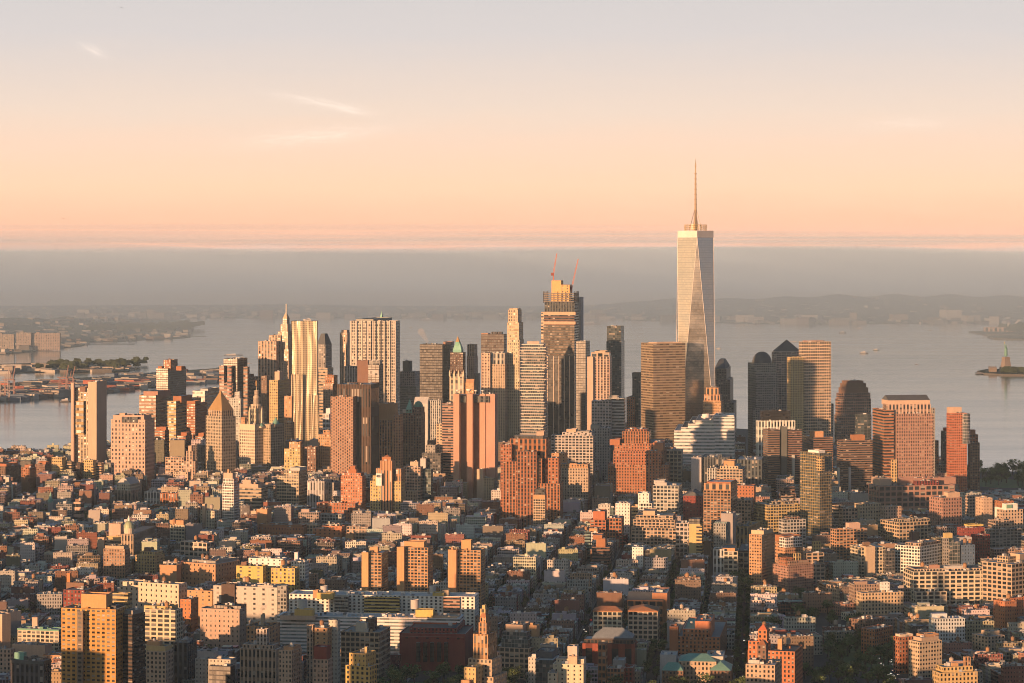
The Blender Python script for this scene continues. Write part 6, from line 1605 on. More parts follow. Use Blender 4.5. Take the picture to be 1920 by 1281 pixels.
# park and tree areas in ground coordinates: (x, y, rx, ry)
PARKS = [(gx(815, 2255), 2240, 78, 62), (gx(1270, 2230), 2205, 120, 42), (gx(1640, 2380), 2390, 48, 95), (gx(1585, 2250), 2260, 50, 60), (gx(1560, 2620), 2640, 34, 90), (gx(930, 2440), 2450, 26, 30),
         (gx(1475, 2800), 2790, 22, 60), (gx(1400, 2850), 2920, 16, 60), (gx(215, 3700), 3640, 110, 55), (gx(40, 2640), 2650, 46, 40), (gx(1880, 4330), 4350, 90, 130), (gx(1490, 2560), 2540, 40, 40), (gx(1745, 2620), 2590, 40, 26)]


def inpark(x, y, g=0.0):
    return any(((x - a) / (c + g)) ** 2 + ((y - b) / (d + g)) ** 2 < 1 for a, b, c, d in PARKS)


WALLS = [(0.274, 0.138, 0.102), (0.220, 0.116, 0.088), (0.199, 0.083, 0.067), (0.343, 0.271, 0.207), (0.421, 0.349, 0.269), (0.487, 0.447, 0.375), (0.256, 0.240, 0.224), (0.335, 0.319, 0.295), (0.153, 0.121, 0.105), (0.593, 0.569, 0.529), (0.191, 0.151, 0.127), (0.353, 0.225, 0.161), (0.262, 0.174, 0.134), (0.415, 0.399, 0.375)]
WNAME = ['brick red', 'dark brick', 'maroon', 'tan', 'buff', 'cream', 'grey', 'stone grey', 'dark brown', 'white', 'brown', 'orange brick', 'russet', 'pale grey']
ROOFS = [((.16, .16, .165), 'black tar roof'), ((.40, .41, .42), 'silver roof'), ((.30, .30, .30), 'grey roof'), ((.58, .58, .57), 'white roof'), ((.22, .205, .19), 'brown gravel roof'), ((.47, .47, .46), 'pale roof')]


class Zone:
    def __init__(s, phi, ts, sw, s0, s1, blk, street):
        a = math.radians(phi)
        s.d = (math.sin(a), math.cos(a))
        s.n = (math.cos(a), -math.sin(a))
        s.phi, s.ts, s.sw, s.s0, s.s1, s.blk, s.street = a, ts, sw, s0, s1, blk, street

    def xy(s, t, q):
        return (t * s.n[0] + q * s.d[0], t * s.n[1] + q * s.d[1])


def zone_of(x, y):
    px = ppx(x, y)
    if px < 470 - max(0, (3000 - y)) * .55:
        return 0
    if px > 1440 + max(0, (y - 2700)) * .04:
        return 2
    return 1


ZONES = [Zone(-1.2, [-1560, -1512, -1450, -1396, -1330, -1282, -1215, -1160, -1092, -1040, -985, -925, -866, -812, -745, -690, -640, -578, -520, -470, -402, -350, -290, -230, -160, -100, 0], 10, 1900, 4700, 95, 12), Zone(5.36, [-1520 + 75.5 * k for k in range(17)] + [-240, -168, -93, -14, 62, 138, 214, 290, 366, 442, 518], 15, 1900, 4900, 118, 15), Zone(-8.0, list(range(300, 1700, 84)), 17, 1800, 4600, 96, 15)]
ZONES[1].ts = sorted(set(round(t) for t in ZONES[1].ts if t < -250 or t >= -240))
LOTS = []
RL = random.Random(5)


def lot_height(y, px, rng, row):
    st = max(3, row + rng.choice([-1, 0, 0, 0, 0, 0, 1]))
    h = st * 3.3 + .8 + rng.choice([0, 0, .5, 1.1])
    if rng.random() < .10:
        st = rng.randint(7, 10)
        h = st * 3.5
    if px > 1380 and rng.random() < .22 and y > 2700:
        st = rng.randint(7, 11)
        h = st * 3.6
    if px < 780 and y > 2500 and rng.random() < .2:
        st = rng.randint(6, 10)
        h = st * 3.5
    if 300 < px < 860 and y > 3150 and rng.random() < .3:
        st = rng.randint(7, 12)
        h = st * 3.6
    elif y > 3750:
        st = rng.randint(5, 12)
        h = st * 3.6
    if y > 4200 and (220 < px < 1260) and rng.random() < .55:
        h = min(75, max(20, gz(rng.uniform(772, 850), y)))
        st = int(h / 3.6)
    if px > 1780 and y > 3300:
        st, h = 4, 13.5
    if px < 160 and y > 4000:
        st, h = 5, 17.0
    if y > 4250:
        st = rng.randint(5, 12)
        h = st * 3.6
    return st, h


for zi, Zn in enumerate(ZONES):
    for t0, t1 in zip(Zn.ts[:-1], Zn.ts[1:]):
        a0, a1 = t0 + Zn.sw / 2, t1 - Zn.sw / 2
        if a1 - a0 < 24:
            continue
        q = Zn.s0 + (hash_s(str(t0)) % 60)
        while q < Zn.s1:
            blen = Zn.blk + RL.uniform(-12, 14)
            b0, b1 = q + Zn.street / 2, q + blen - Zn.street / 2
            q += blen
            dep = (a1 - a0) * .44
            for side in (0, 1):
                row = RL.choice([4, 5, 5, 6])
                s_ = b0
                while s_ < b1 - 5:
                    big = RL.random() < (.14 if zi == 1 else .24)
                    w = RL.uniform(14, 24 if zi == 1 else 34) if big else RL.uniform(5.6, 10.5)
                    if s_ + w > b1 - 4:
                        w = b1 - s_
                    dd = dep * (RL.uniform(.84, 1.0) if not big else 1.0)
                    tc = a0 + dd / 2 if side == 0 else a1 - dd / 2
                    x, y = Zn.xy(tc, s_ + w / 2)
                    s_ += w
                    if y < 1000 or zone_of(x, y) != zi:
                        continue
                    px = ppx(x, y)
                    if not (-420 < px < 2700) or y < 2235 or y > 5350:
                        continue
                    if not (-60 < px < 1980) and not (pip(x + 40, y + 30, land) and pip(x, y, land)):
                        continue
                    gr = prow(y)
                    if px < 205 and gr < 866 or px > 1560 and gr < 840 + (px - 1560) * .24 or px > 1800 and gr < 935 or gr < 815:
                        continue
                    if px < 150 and y > 4560 or px < 270 and y > 4700:
                        continue
                    if 690 < px < 925 and y < 2345 or 1180 < px < 1398 and y < 2275 or 1555 < px < 1705 and y < 2420 or 1130 < px < 1200 and y < 2250:
                        continue
                    if inpark(x, y, 6) or not free(x, y, 6.0):
                        continue
                    st, h = lot_height(y, px, RL, row)
                    # low buildings keep clear of the sight line to the larger ones behind them
                    cap = 999.0
                    for s__, hx, hy, c__, hw in HEROES:
                        if y < c__[1] < min(4000, y + 700) and abs(px - hx) < hw / 2 + F * 5 / y:
                            base_r = prow(c__[1])
                            cap = min(cap, gz(hy + (.86 if c__[1] < 3300 else .8) * (base_r - hy), y))
                    if cap < 6.5:
                        continue
                    if h > cap:
                        h = cap
                        st = max(2, int(h / 3.3))
                    LOTS.append([y, x, px, zi, Zn.phi, dd, w - .02, st, h, side, big])
LOTS.sort(key=lambda l: l[0])


def lowrise(mw, mr, L, rng, detail):
    """walls into mw, roof, parapet, stair head and clutter into mr; returns (colour index, roof index, feature)"""
    y, x, px, zi, phi, dd, w, st, h, side, big = L
    ci = rng.choice([0, 1, 1, 2, 3, 3, 4, 5, 5, 6, 6, 7, 7, 8, 9, 9, 9, 10, 10, 12, 13, 13, 13])
    if px > 1400 and rng.random() < .3:
        ci = rng.choice([3, 4, 11])
    c = tuple(v * rng.uniform(.85, 1.12) for v in WALLS[ci])
    ri = rng.choice([0, 0, 1, 1, 1, 2, 2, 3, 3, 4, 5, 5])
    rc = tuple(v * rng.uniform(.8, 1.15) for v in ROOFS[ri][0])
    P = rect(x, y, dd, w, -phi)
    sty = rng.choice(['P', 'P', 'P', 'Q', 'L', 'S', 'P']) if not big else rng.choice(['L', 'P', 'L', 'S'])
    party = rng.choice(['B', 'S', 'S', 'P'])
    nv = max(2, st)
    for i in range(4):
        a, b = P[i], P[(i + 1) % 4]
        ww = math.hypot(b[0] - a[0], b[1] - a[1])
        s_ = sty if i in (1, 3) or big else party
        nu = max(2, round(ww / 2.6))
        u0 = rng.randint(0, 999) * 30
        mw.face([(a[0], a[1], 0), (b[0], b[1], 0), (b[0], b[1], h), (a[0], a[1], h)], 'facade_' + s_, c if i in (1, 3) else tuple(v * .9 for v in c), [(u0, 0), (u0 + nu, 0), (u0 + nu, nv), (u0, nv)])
    feat = 'bare'
    if detail:
        parapet(mr, P, h, c, rc, .8, .45)
    else:
        mr.face([(p[0], p[1], h) for p in P], 'roofing', rc)
    zr = h - (.8 if detail else 0)
    # stair head
    cs, sn = math.cos(-phi), math.sin(-phi)

    def loc(u, v):
        return x + u * cs - v * sn, y + u * sn + v * cs
    bc = c
    if rng.random() < .85:
        g = rng.choice([.62, .5, .36, .2, .55])
        bc = (g, g * .98, g * .94) if rng.random() < .6 else c
        u, v = rng.uniform(-.3, .3) * dd, rng.uniform(-.25, .25) * w
        bx, by = loc(u, v)
        block(mr, bx, by, rng.uniform(2.4, 4.6), rng.uniform(2.2, min(3.6, max(2.4, w * .5))), -phi, zr, zr + rng.uniform(2.2, 3.4), bc)
        feat = 'stair head'
    if big and rng.random() < .8:
        u, v = rng.uniform(-.25, .25) * dd, rng.uniform(-.25, .25) * w
        bx, by = loc(u, v)
        block(mr, bx, by, dd * rng.uniform(.3, .5), w * rng.uniform(.3, .5), -phi, zr, zr + rng.uniform(3, 4.5), c, 'facade_B', rc)
        feat = 'penthouse'
    for _ in range(rng.randint(5, 13) if detail else rng.randint(2, 5)):
        u, v = rng.uniform(-.44, .44) * dd, rng.uniform(-.42, .42) * w
        bx, by = loc(u, v)
        g = rng.choice([.65, .5, .3, .15, .42, .08, .58])
        block(mr, bx, by, rng.uniform(.7, 2.2), rng.uniform(.7, 2.0), -phi, zr, zr + rng.uniform(.6, 2.0), (g, g * .98, g * .95))
    if detail:                 # projecting cornice and a string course on the street fronts
        cc = rng.choice([tuple(v * 1.25 for v in c), tuple(v * .7 for v in c), (.34, .31, .27), (.12, .11, .10)])
        for i in (1, 3):
            a, b = Vector((P[i][0], P[i][1], 0)), Vector((P[(i + 1) % 4][0], P[(i + 1) % 4][1], 0))
            o_ = Vector(((b - a).y, -(b - a).x, 0)).normalized() * .25
            bar(mr, a + o_ + Vector((0, 0, h - .55)), b + o_ + Vector((0, 0, h - .55)), .7, 'facade_B', cc)
            bar(mr, a + o_ * .3 + Vector((0, 0, 4.2)), b + o_ * .3 + Vector((0, 0, 4.2)), .35, 'facade_B', cc)
    if rng.random() < .35:     # chimney on the party wall
        bx, by = loc(rng.uniform(-.4, .4) * dd, (w / 2 - .5) * rng.choice([-1, 1]))
        block(mr, bx, by, 1.4, .8, -phi, h - .5, h + rng.uniform(1.2, 2.4), WALLS[rng.choice([0, 1, 8])])
    return ci, ri, feat


def place(px, y, h):
    """where a low building stands, told by the nearest hand-placed landmarks"""
    best, r = None, prow(y, h)
    for s, hx, hy, c, w in HEROES:
        gr = prow(c[1])
        d = abs(hx - px) + 1.3 * abs(gr - prow(y))
        if hy > 1290 or c[1] > y + 900:
            continue
        if best is None or d < best[0]:
            best = (d, s, hx, gr, w)
    if best is None:
        return 'in the middle of the low roofs', 0
    d, s, hx, gr, w = best
    if abs(px - hx) < w * .6:
        rel = 'in front of' if prow(y) > gr else 'behind'
    else:
        rel = 'left of' if px < hx else 'right of'
    return rel + ' the ' + s, int(d)


def fit(*alts):
    import re
    for a in alts:
        a = ' '.join(a.split())
        if len(re.findall('[A-Za-z0-9]+', a)) <= 12:
            return a
    return a


# count the first 300 as things, the rest as one mass
vis = [L for L in LOTS if -4 < L[2] < 1924 and prow(L[0], L[8]) < 1279]
NEAR = vis[:298]
near_ids = set(id(L) for L in NEAR)
MASS_W = MB()
labels = {}
for L in NEAR:
    rng = random.Random(int(L[0] * 10) + int(L[1] * 10))
    mw, mr = MB(), MB()
    ci, ri, feat = lowrise(mw, mr, L, rng, True)
    st = L[7]
    ph, _ = place(L[2], L[0], L[8])
    size = 'wide' if L[10] else ('narrow' if L[6] < 8 else '')
    word = ['', 'one', 'two', 'three', 'four', 'five', 'six', 'seven', 'eight', 'nine', 'ten', 'eleven'][min(st, 11)]
    lab = fit(f"{size} {WNAME[ci]} {word}-storey walk-up with {ROOFS[ri][1]} {ph}", f"{size} {WNAME[ci]} {word}-storey walk-up {ph}", f"{WNAME[ci]} walk-up {ph}", f"{WNAME[ci]} walk-up {' '.join(ph.split()[:9])}")
    root = thing('walk_up_building', None, 'walk-up', (L[1], L[0], 0), 'low walk-up buildings')
    labels.setdefault(lab, []).append((L, root, feat))
    w = mw.build('walls', root, (L[1], L[0], 0))
    mr.build('roof', w, (L[1], L[0], 0))
for lab, items in labels.items():
    if len(items) > 1:
        items.sort(key=lambda q: q[0][2])
        if len(items) == 2:
            nm = ['left one of two', 'right one of two']
        elif len(items) == 3:
            nm = ['left one of three', 'middle one of three', 'right one of three']
        else:
            nm = ['number %d from left' % (k + 1) for k in range(len(items))]
        for (L, root, f), n_ in zip(items, nm):
            root['label'] = lab + ', ' + n_
    else:
        items[0][1]['label'] = lab
for L in LOTS:
    if id(L) in near_ids:
        continue
    rng = random.Random(int(L[0] * 10) + int(L[1] * 10))
    lowrise(MASS_W, MASS_W, L, rng, L[0] < 3400)
kind(MASS_W.build('low_rise_quarter'), 'stuff', 'dense mass of low city buildings and roofs running back to the towers')
# the rest of the quarter before and beside the frame, whose long dawn shadows fall over the view
MO = MB()
RO = random.Random(77)
for _ in range(760):
    x, y = RO.uniform(-2100, 300), RO.uniform(250, 4200)
    if y > 2100 and ppx(x, max(y, 1)) > -120:
        continue
    if abs(x) < 70 and y < 900 or y < 2250 and abs(x) < y * .205 and y > 2130:
        continue
    w, d = RO.uniform(14, 34), RO.uniform(14, 40)
    h = RO.uniform(20, 44) if RO.random() < .85 else RO.uniform(44, 70)
    zmax = gz(1300, y + d / 2) if (abs(x) - 30) < y * .2 else 999
    h = min(h, zmax)
    if h < 6:
        continue
    c = RO.choice(WALLS)
    prism(MO, rect(x, y, w, d, -.094), 0, h, RO.choice(['P', 'L', 'S']), c, 3.4, 3.2, cap=RO.choice(ROOFS)[0])
for x, y, w, d, h in ((-600, 1850, 70, 26, 72), (-500, 1790, 60, 30, 88), (-430, 1725, 50, 30, 92), (-690, 1930, 60, 30, 70), (-372, 1640, 50, 28, 96), (-420, 1835, 46, 28, 94)):  # unseen slabs added to throw shade on the orange slab and the library
    prism(MO, rect(x, y, w, d, -.094), 0, h, 'P', RO.choice(WALLS), 3.5, 3.3, cap=(.2, .2, .2))
for _ in range(120):      # the tall midtown blocks behind the viewpoint that the glass towers mirror
    x, y = RO.uniform(-1100, 1100), RO.uniform(-1600, -160)
    prism(MO, rect(x, y, RO.uniform(30, 60), RO.uniform(30, 60), -.094), 0, RO.uniform(130, 400), RO.choice(['P', 'V', 'R']), RO.choice(WALLS), 3.8, 3.6, cap=(.2, .2, .2))
kind(MO.build('outlying_quarter'), 'stuff', 'city blocks continuing outside the left and lower edge of the view')

# ------------------------------------------------------------------ water tanks on roofs
def tank_proto(ci):
    wood = [(.34, .20, .11), (.26, .16, .10), (.42, .36, .30)][ci]
    d = MB()
    lathe(d, 0, 0, [(0, 3.0), (2.0, 3.0), (2.05, 6.6), (0, 6.6)], 14, 'bark', wood)
    for z in (3.7, 4.7, 5.8):
        lathe(d, 0, 0, [(2.06, z), (2.12, z), (2.12, z + .12), (2.06, z + .12)], 14, 'bark', (.1, .08, .07))
    r = MB()
    lathe(r, 0, 0, [(2.25, 6.6), (0, 8.1)], 14, 'bark', tuple(v * .8 for v in wood))
    s = MB()
    for a in range(4):
        q = math.pi / 4 + a * math.pi / 2
        bar(s, (1.5 * math.cos(q), 1.5 * math.sin(q), 0), (1.5 * math.cos(q), 1.5 * math.sin(q), 3.0), .28, 'metalwork', (.08, .08, .08))
    bar(s, (-1.1, -1.1, .4), (1.1, -1.1, 2.8), .15, 'metalwork', (.08, .08, .08))
    bar(s, (1.1, 1.1, .4), (-1.1, 1.1, 2.8), .15, 'metalwork', (.08, .08, .08))
    return d, r, s


TP = {}
cnt = {}
for L in NEAR + vis[298:900]:
    rng = random.Random(int(L[0] * 7) + int(L[1] * 3))
    if L[7] >= 5 and rng.random() < .45:
        TANKQ.append((L[1] + rng.uniform(-2, 2), L[0] + rng.uniform(-2, 2), L[8] - .8, rng.uniform(.75, 1.0), None, L))
for q in TANKQ:
    x, y, z, sc, s = q[:5]
    if not (0 < ppx(x, y) < 1920):
        continue
    rng = random.Random(int(x * 31 + y))
    ci = rng.choice([0, 0, 1, 2])
    if s is None:
        s = 'a low roof ' + place(q[5][2], q[5][0], q[5][8])[0]
        lab = fit(['orange brown', 'dark brown', 'pale'][ci] + ' wooden water tank on ' + s, ['orange', 'dark', 'pale'][ci] + ' water tank ' + s[11:])
    else:
        lab = fit(['orange brown', 'dark brown', 'pale'][ci] + ' wooden water tank on the ' + s, ['orange', 'dark', 'pale'][ci] + ' water tank on the ' + s)
    cnt[lab] = cnt.get(lab, 0) + 1
    root = thing('water_tank', lab, 'water tank', (x, y, z), 'rooftop water tanks')
    root.scale = (sc, sc, sc)
    root.rotation_euler = (0, 0, rng.uniform(0, 3))
    if ci not in TP:
        d, r, st_ = tank_proto(ci)
        TP[ci] = [d.build('drum', root), r.build('conical_lid', root), st_.build('stand', root)]
    else:
        for o in TP[ci]:
            c = o.copy()
            c.parent = root
            COL.objects.link(c)

# ------------------------------------------------------------------ trees
TREE = []
RT = random.Random(31)
for v in range(4):
    tr, cr = MB(), MB()
    h = 12.0
    lathe(tr, 0, 0, [(.42, 0), (.3, 3), (.22, 6)], 7, 'bark', (.07, .055, .045))
    for k in range(5):
        a = k * 1.26 + RT.uniform(-.3, .3)
        bar(tr, (0, 0, 3.4 + k * .4), (2.6 * math.cos(a), 2.6 * math.sin(a), 7.0 + RT.uniform(0, 1.5)), .2, 'bark', (.07, .055, .045))
    lobes = [(RT.uniform(-2.4, 2.4), RT.uniform(-2.4, 2.4), RT.uniform(5.4, 10.2), RT.uniform(1.5, 2.5)) for _ in range(11)]
    for lx, ly, lz, lr in lobes:
        tone = RT.uniform(.65, 1.3)
        for _ in range(34):
            u, w_ = RT.uniform(-1, 1), RT.uniform(0, 6.283)
            rr = lr * RT.uniform(.6, 1.05)
            q = math.sqrt(1 - u * u)
            p = Vector((lx + rr * q * math.cos(w_), ly + rr * q * math.sin(w_), lz + rr * u * .8))
            s = RT.uniform(.35, .75)
            e1 = Vector((RT.uniform(-1, 1), RT.uniform(-1, 1), RT.uniform(-.6, .6))).normalized() * s
            e2 = Vector((RT.uniform(-1, 1), RT.uniform(-1, 1), RT.uniform(-1, 1))).normalized().cross(e1).normalized() * s
            t_ = tone * RT.uniform(.8, 1.2)
            cr.face([tuple(p - e1), tuple(p + e2 * .7), tuple(p + e1), tuple(p - e2 * .7)], 'foliage', (t_, t_, t_ * .9))
    TREE.append((tr, cr))
TPROTO = {}
TN = [0]


TMASS = MB()


def tree(x, y, sc, label, group, z=0.0):
    v = RT.randrange(4)
    if TN[0] >= 296:          # beyond three hundred: one wood of the remaining trees
        a_, s_ = RT.uniform(0, 6.28), sc * RT.uniform(.9, 1.2)
        ca, sa = math.cos(a_) * s_, math.sin(a_) * s_
        for src in TREE[v]:
            k = 0
            cols = src.col
            for f in src.f:
                pts = [(x + src.v[i][0] * ca - src.v[i][1] * sa, y + src.v[i][0] * sa + src.v[i][1] * ca, z + src.v[i][2] * s_) for i in f]
                TMASS.face(pts, src.mats[0], cols[k][:3])
                k += len(f)
        return
    root = thing('tree', label, 'tree', (x, y, z), group)
    root.scale = (sc * RT.uniform(.9, 1.2), sc * RT.uniform(.9, 1.2), sc * RT.uniform(.85, 1.15))
    root.rotation_euler = (0, 0, RT.uniform(0, 6.28))
    if v not in TPROTO:
        TPROTO[v] = [TREE[v][0].build('trunk', root), TREE[v][1].build('crown', root)]
    else:
        for o in TPROTO[v]:
            c = o.copy()
            c.parent = root
            COL.objects.link(c)
    TN[0] += 1


PLAB = ['dark green park tree in front of the dark red library', 'dark green tree in the park below the green copper roofed hall', 'dark green tree in the square left of the tan wedge building', 'dark tree in the lower right square by the busy avenue', 'dark tree beside the banded terraced apartment block', 'dark tree behind the tan university building', 'tree at the foot of the banded terraced apartment block', 'tree in the leafy street right of the tan arched building', 'dark tree in the park before the cream vaulted court building', 'dark tree among roofs at the far left edge', 'dark tree in the riverside park at the right edge', 'tree right of the busy avenue near the terraced block', 'dark tree before the huge cream factory loft']
NTREE = [38, 38, 34, 20, 16, 7, 6, 7, 22, 8, 46, 10, 8]
for (a, b, c, d), lab, n in zip(PARKS, PLAB, NTREE):
    for _ in range(n):
        t, r = RT.uniform(0, 6.28), math.sqrt(RT.random())
        x, y = a + c * r * math.cos(t), b + d * r * math.sin(t)
        if free(x, y, 3.0) and 2195 < y:
            tree(x, y, RT.uniform(1.05, 1.7) * (1.35 if y > 4000 else 1), lab, 'trees ' + lab.split(' ', 2)[2][:40])
Zm = ZONES[1]
SL = {-240: 'street tree along the wide street running up to the orange ziggurat tower', -168: 'street tree along the narrow street second from the wide one', -93: 'street tree along the dark leafy street left of the brown garden-roofed apartments', -14: 'street tree along the dark leafy street right of the brown garden-roofed apartments'}
for t0, lab in SL.items():
    q = 2300
    while q < 3150:
        for sd_ in (-1, 1):
            x, y = Zm.xy(t0 + sd_ * 4.6, q + RT.uniform(-3, 3))
            dens = .75 if t0 > -120 else .4
            if RT.random() < dens and zone_of(x, y) == 1 and free(x, y, 2):
                tree(x, y, RT.uniform(.7, 1.05), lab, 'street trees')
        q += 17 if t0 > -120 else 26
if TMASS.f:
    kind(TMASS.build('street_tree_foliage'), 'stuff', 'dark leafy street trees filling the narrow streets')
# back-yard greenery: too scattered to count
mb = MB()
for _ in range(520):
    L = RT.choice(vis[:1300])
    Zn = ZONES[L[3]]
    off = (L[5] / 2 + 3.5) * (1 if L[9] == 0 else -1)
    x, y = L[1] + off * Zn.n[0], L[0] + off * Zn.n[1]
    if not free(x, y, 2):
        continue
    R_ = RT.uniform(2.2, 4.2)
    hz_ = RT.uniform(7, 14)
    for _k in range(26):
        a, u = RT.uniform(0, 6.28), RT.uniform(-.8, 1)
        qq = math.sqrt(max(0, 1 - u * u))
        p = Vector((x + R_ * qq * math.cos(a), y + R_ * qq * math.sin(a), hz_ + R_ * u))
        s = RT.uniform(.5, 1.0)
        e1 = Vector((RT.uniform(-1, 1), RT.uniform(-1, 1), RT.uniform(-.6, .6))).normalized() * s
        e2 = Vector((RT.uniform(-1, 1), RT.uniform(-1, 1), 1)).normalized().cross(e1).normalized() * s
        t_ = RT.uniform(.6, 1.3)
        mb.face([tuple(p - e1), tuple(p + e2), tuple(p + e1), tuple(p - e2)], 'foliage', (t_, t_, t_))
kind(mb.build('backyard_foliage'), 'stuff', 'green tree tops rising from the back yards between low buildings')

# ------------------------------------------------------------------ streets and cars
RD = random.Random(8)
CARP = {}
LAMP = {}
ncar = 0


def car(x, y, ang, col, cname, where):
    if cname not in CARP:
        mb = MB()
        block(mb, 0, 0, 1.8, 4.6, 0, .35, .95, col, 'paint')
        P0, P1 = rect(0, -.2, 1.7, 2.7, 0), rect(0, -.25, 1.4, 1.7, 0)
        for i in range(4):
            a, b, c, d = P0[i], P0[(i + 1) % 4], P1[(i + 1) % 4], P1[i]
            mb.face([(a[0], a[1], .95), (b[0], b[1], .95), (c[0], c[1], 1.5), (d[0], d[1], 1.5)], 'paint', (.03, .035, .04))
        mb.face([(p[0], p[1], 1.5) for p in P1], 'paint', col)
        for sx in (-.82, .82):
            for sy in (-1.4, 1.4):
                block(mb, sx, sy, .25, .66, 0, 0, .66, (.02, .02, .02), 'paint')
        o = mb.build('car')
        CARP[cname] = o
    else:
        o = CARP[cname].copy()
        COL.objects.link(o)
    o.location = (x, y, .012)
    o.rotation_euler = (0, 0, -ang)
    tag(o, cname + ' car on ' + where, 'car', 'cars in the streets')
    nm, em = (('headlight', (1.0, .88, .7)), ('tail_light', (1.0, .04, .02)))[RD.random() < .3]
    if nm not in LAMP:
        mt = bpy.data.materials.new(nm)
        mt.use_nodes = True
        MATS[nm] = mt
        T = NT(mt.node_tree)
        e = T.n('ShaderNodeEmission')
        e.inputs[0].default_value = (*em, 1)
        e.inputs[1].default_value = 2.5
        T.t.links.new(e.outputs[0], T.n('ShaderNodeOutputMaterial').inputs[0])
        mb = MB()
        block(mb, 0, 0, .32, .1, 0, 0, .24, em, nm)
        LAMP[nm] = mb.build(nm, o).data
        o.children[0].location = (-.62, -2.36, .62)
        side_ = (.62,)
    else:
        side_ = (-.62, .62)
    for sx in side_:
        l = bpy.data.objects.new(nm, LAMP[nm])
        COL.objects.link(l)
        l.parent = o
        l.location = (sx, -2.36, .62)


CC = [('white', (.7, .7, .7)), ('black', (.03, .03, .03)), ('silver', (.4, .41, .42)), ('yellow', (.6, .38, .03)), ('dark red', (.2, .03, .03))]
for zi, t0, q0, q1, n, where in ((1, -240, 2500, 3250, 26, 'the wide street up to the orange ziggurat tower'), (1, -168, 2500, 3000, 8, 'the narrow street second from the wide one'), (1, -93, 2320, 2700, 6, 'the leafy street left of the garden-roofed apartments'), (1, -14, 2300, 2600, 5, 'the leafy street right of the garden-roofed apartments')):
    for _ in range(n):
        Zn = ZONES[zi]
        x, y = Zn.xy(t0 + RD.choice([-3.6, -1.2, 1.4, 3.6]), RD.uniform(q0, q1))
        if free(x, y, 2):
            cn, cc = RD.choice(CC)
            car(x, y, Zn.phi, cc, cn, where)
for _ in range(22):
    y = RD.uniform(2290, 2440)
    x = gx(1650 + (2440 - y) * .2 + RD.uniform(-16, 16), y)
    cn, cc = RD.choice(CC)
    car(x, y, -.2, cc, cn, 'the busy avenue in the lower right')
for _ in range(12):
    y = RD.uniform(2880, 3120)
    x = gx(246 + RD.uniform(-4, 4), y)
    if free(x, y, 1):
        cn, cc = RD.choice(CC[:3])
        car(x, y, -.15, cc, cn, 'the street left of the bright golden apartment building')
# carriageways and pavements along the two grids
for zi, Zn in enumerate(ZONES[:2]):
    mp, mr_ = MB(), MB()
    for t in Zn.ts:
        q = 2200.0
        while q < 3700:
            x, y = Zn.xy(t, q + 20)
            if zone_of(x, y) == zi and -60 < ppx(x, y) < 1980:
                c4 = lambda w0, w1: [Zn.xy(t + w0, q), Zn.xy(t + w1, q), Zn.xy(t + w1, q + 40), Zn.xy(t + w0, q + 40)]
                mr_.face([(a, b, .008) for a, b in c4(-4.8, 4.8)], 'asphalt', (.05, .05, .052))
                mp.face([(a, b, .13) for a, b in c4(-7.4, -4.8)], 'asphalt', (.26, .25, .24))
                mp.face([(a, b, .13) for a, b in c4(4.8, 7.4)], 'asphalt', (.26, .25, .24))
                for w_ in (-4.8, 4.8):
                    a, b = Zn.xy(t + w_, q), Zn.xy(t + w_, q + 40)
                    mp.face([(a[0], a[1], 0), (b[0], b[1], 0), (b[0], b[1], .13), (a[0], a[1], .13)], 'asphalt', (.3, .29, .28))
            q += 40
    kind(mr_.build('road'), 'structure')
    kind(mp.build('pavement'), 'structure')
mb = MB()
for px, py, rx, ry in ((1872, 906, 60, 90), (1640, 1225, 46, 90), (815, 1300, 78, 60), (1270, 1300, 120, 42)):
    y = gy(py)
    x = gx(px, y)
    mb.face([(x + rx * math.cos(a * .3142), y + ry * math.sin(a * .3142), .02) for a in range(20)], 'foliage', (.9, 1, .8))
kind(mb.build('grass'), 'stuff', 'dark grass of the parks')

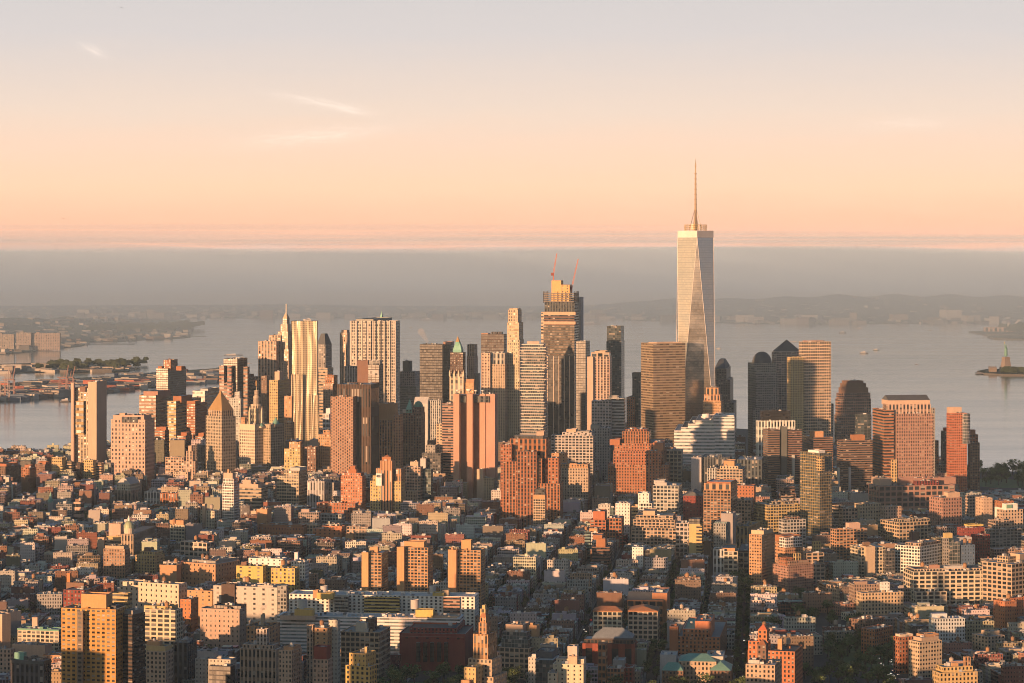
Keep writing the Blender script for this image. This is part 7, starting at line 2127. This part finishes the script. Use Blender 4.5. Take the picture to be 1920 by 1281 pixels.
# ------------------------------------------------------------------ haze: real air between the eye and the far shore
if HAZE > 0:
    mb = MB()
    P = [(-25800, -5800), (25800, -5800), (25800, 26800), (-25800, 26800)]
    zl, zh = -3.0, 560.0
    for i in range(4):
        a, b = P[i], P[(i + 1) % 4]
        mb.face([(a[0], a[1], zl), (b[0], b[1], zl), (b[0], b[1], zh), (a[0], a[1], zh)], 'haze', (1, 1, 1))
    mb.face([(p[0], p[1], zh) for p in P], 'haze', (1, 1, 1))
    mb.face([(p[0], p[1], zl) for p in P][::-1], 'haze', (1, 1, 1))
    hm = bpy.data.materials.new('haze')
    hm.use_nodes = True
    MATS['haze'] = hm
    T = NT(hm.node_tree)
    pv = T.n('ShaderNodeVolumePrincipled')
    pv.inputs['Color'].default_value = (0.54, 0.77, 1.0, 1)
    pv.inputs['Density'].default_value = HAZE
    pv.inputs['Anisotropy'].default_value = -0.18
    T.t.links.new(pv.outputs[0], T.n('ShaderNodeOutputMaterial').inputs['Volume'])
    o = mb.build('haze')
    kind(o, 'stuff')
    # the low fog bank lying over the far shore, inside the haze: a closed body with an uneven top
    mb = MB()
    nx_, ny_ = 60, 16
    x0_, x1_, y0_, y1_, zl = -9000.0, 9000.0, 9300.0, 25500.0, -2.6
    gp = lambda i, j: (x0_ + (x1_ - x0_) * i / nx_, y0_ + (y1_ - y0_) * j / ny_)

    def ft(i, j):
        x, y = gp(i, j)
        return 428 + 20 * math.sin(x / 830 + 1.3 * math.sin(y / 2100)) + 16 * math.sin(x / 2300 + y / 3100) + 11 * math.sin(x / 390 - y / 1700) - (1 - j / ny_) * 20
    for i in range(nx_):
        for j in range(ny_):
            mb.face([(*gp(i, j), ft(i, j)), (*gp(i + 1, j), ft(i + 1, j)), (*gp(i + 1, j + 1), ft(i + 1, j + 1)), (*gp(i, j + 1), ft(i, j + 1))], 'fog', (1, 1, 1))
    for i in range(nx_):
        for j, fl in ((0, False), (ny_, True)):
            q = [(*gp(i, j), zl), (*gp(i + 1, j), zl), (*gp(i + 1, j), ft(i + 1, j)), (*gp(i, j), ft(i, j))]
            mb.face(q[::-1] if fl else q, 'fog', (1, 1, 1))
    for j in range(ny_):
        for i, fl in ((0, True), (nx_, False)):
            q = [(*gp(i, j), zl), (*gp(i, j + 1), zl), (*gp(i, j + 1), ft(i, j + 1)), (*gp(i, j), ft(i, j))]
            mb.face(q[::-1] if fl else q, 'fog', (1, 1, 1))
    mb.face([(x0_, y0_, zl), (x0_, y1_, zl), (x1_, y1_, zl), (x1_, y0_, zl)], 'fog', (1, 1, 1))
    # torn shreds of the bank drifting just over its top
    RW = random.Random(4)
    mw_ = MB()
    for k in range(26):
        Yk = RW.uniform(11500, 22000)
        xk = RW.uniform(-.21, .21) * Yk
        zk, lx, lz = RW.uniform(436, 505), RW.uniform(600, 2300), RW.uniform(7, 17)
        for (r0, z0), (r1, z1) in zip([(0, -1), (.6, -.8), (.95, -.3), (.95, .3), (.6, .8)], [(.6, -.8), (.95, -.3), (.95, .3), (.6, .8), (0, 1)]):
            for i in range(14):
                a0, a1 = i * 2 * math.pi / 14, (i + 1) * 2 * math.pi / 14
                c = [(xk + r_ * lx * math.cos(a_), Yk + r_ * 900 * math.sin(a_), zk + z_ * lz) for r_, z_, a_ in ((r0, z0, a0), (r0, z0, a1), (r1, z1, a1), (r1, z1, a0))]
                mw_.face([c[0], c[2], c[3]] if r0 == 0 else ([c[0], c[1], c[2]] if r1 == 0 else c), 'fog', (1, 1, 1))
    hm = bpy.data.materials.new('fog')
    hm.use_nodes = True
    MATS['fog'] = hm
    T = NT(hm.node_tree)
    pv = T.n('ShaderNodeVolumePrincipled')
    pv.inputs['Color'].default_value = (0.54, 0.76, 1.0, 1)
    pv.inputs['Density'].default_value = FOG
    pv.inputs['Anisotropy'].default_value = -0.1
    T.t.links.new(pv.outputs[0], T.n('ShaderNodeOutputMaterial').inputs['Volume'])
    mb.mats = ['fog']
    o = mb.build('fog_bank')
    kind(o, 'stuff', 'low grey fog bank lying over the far shore')
    mw_.mats = ['fog']
    kind(mw_.build('fog_shreds'), 'stuff', 'thin shreds of fog drifting over the top of the grey bank')
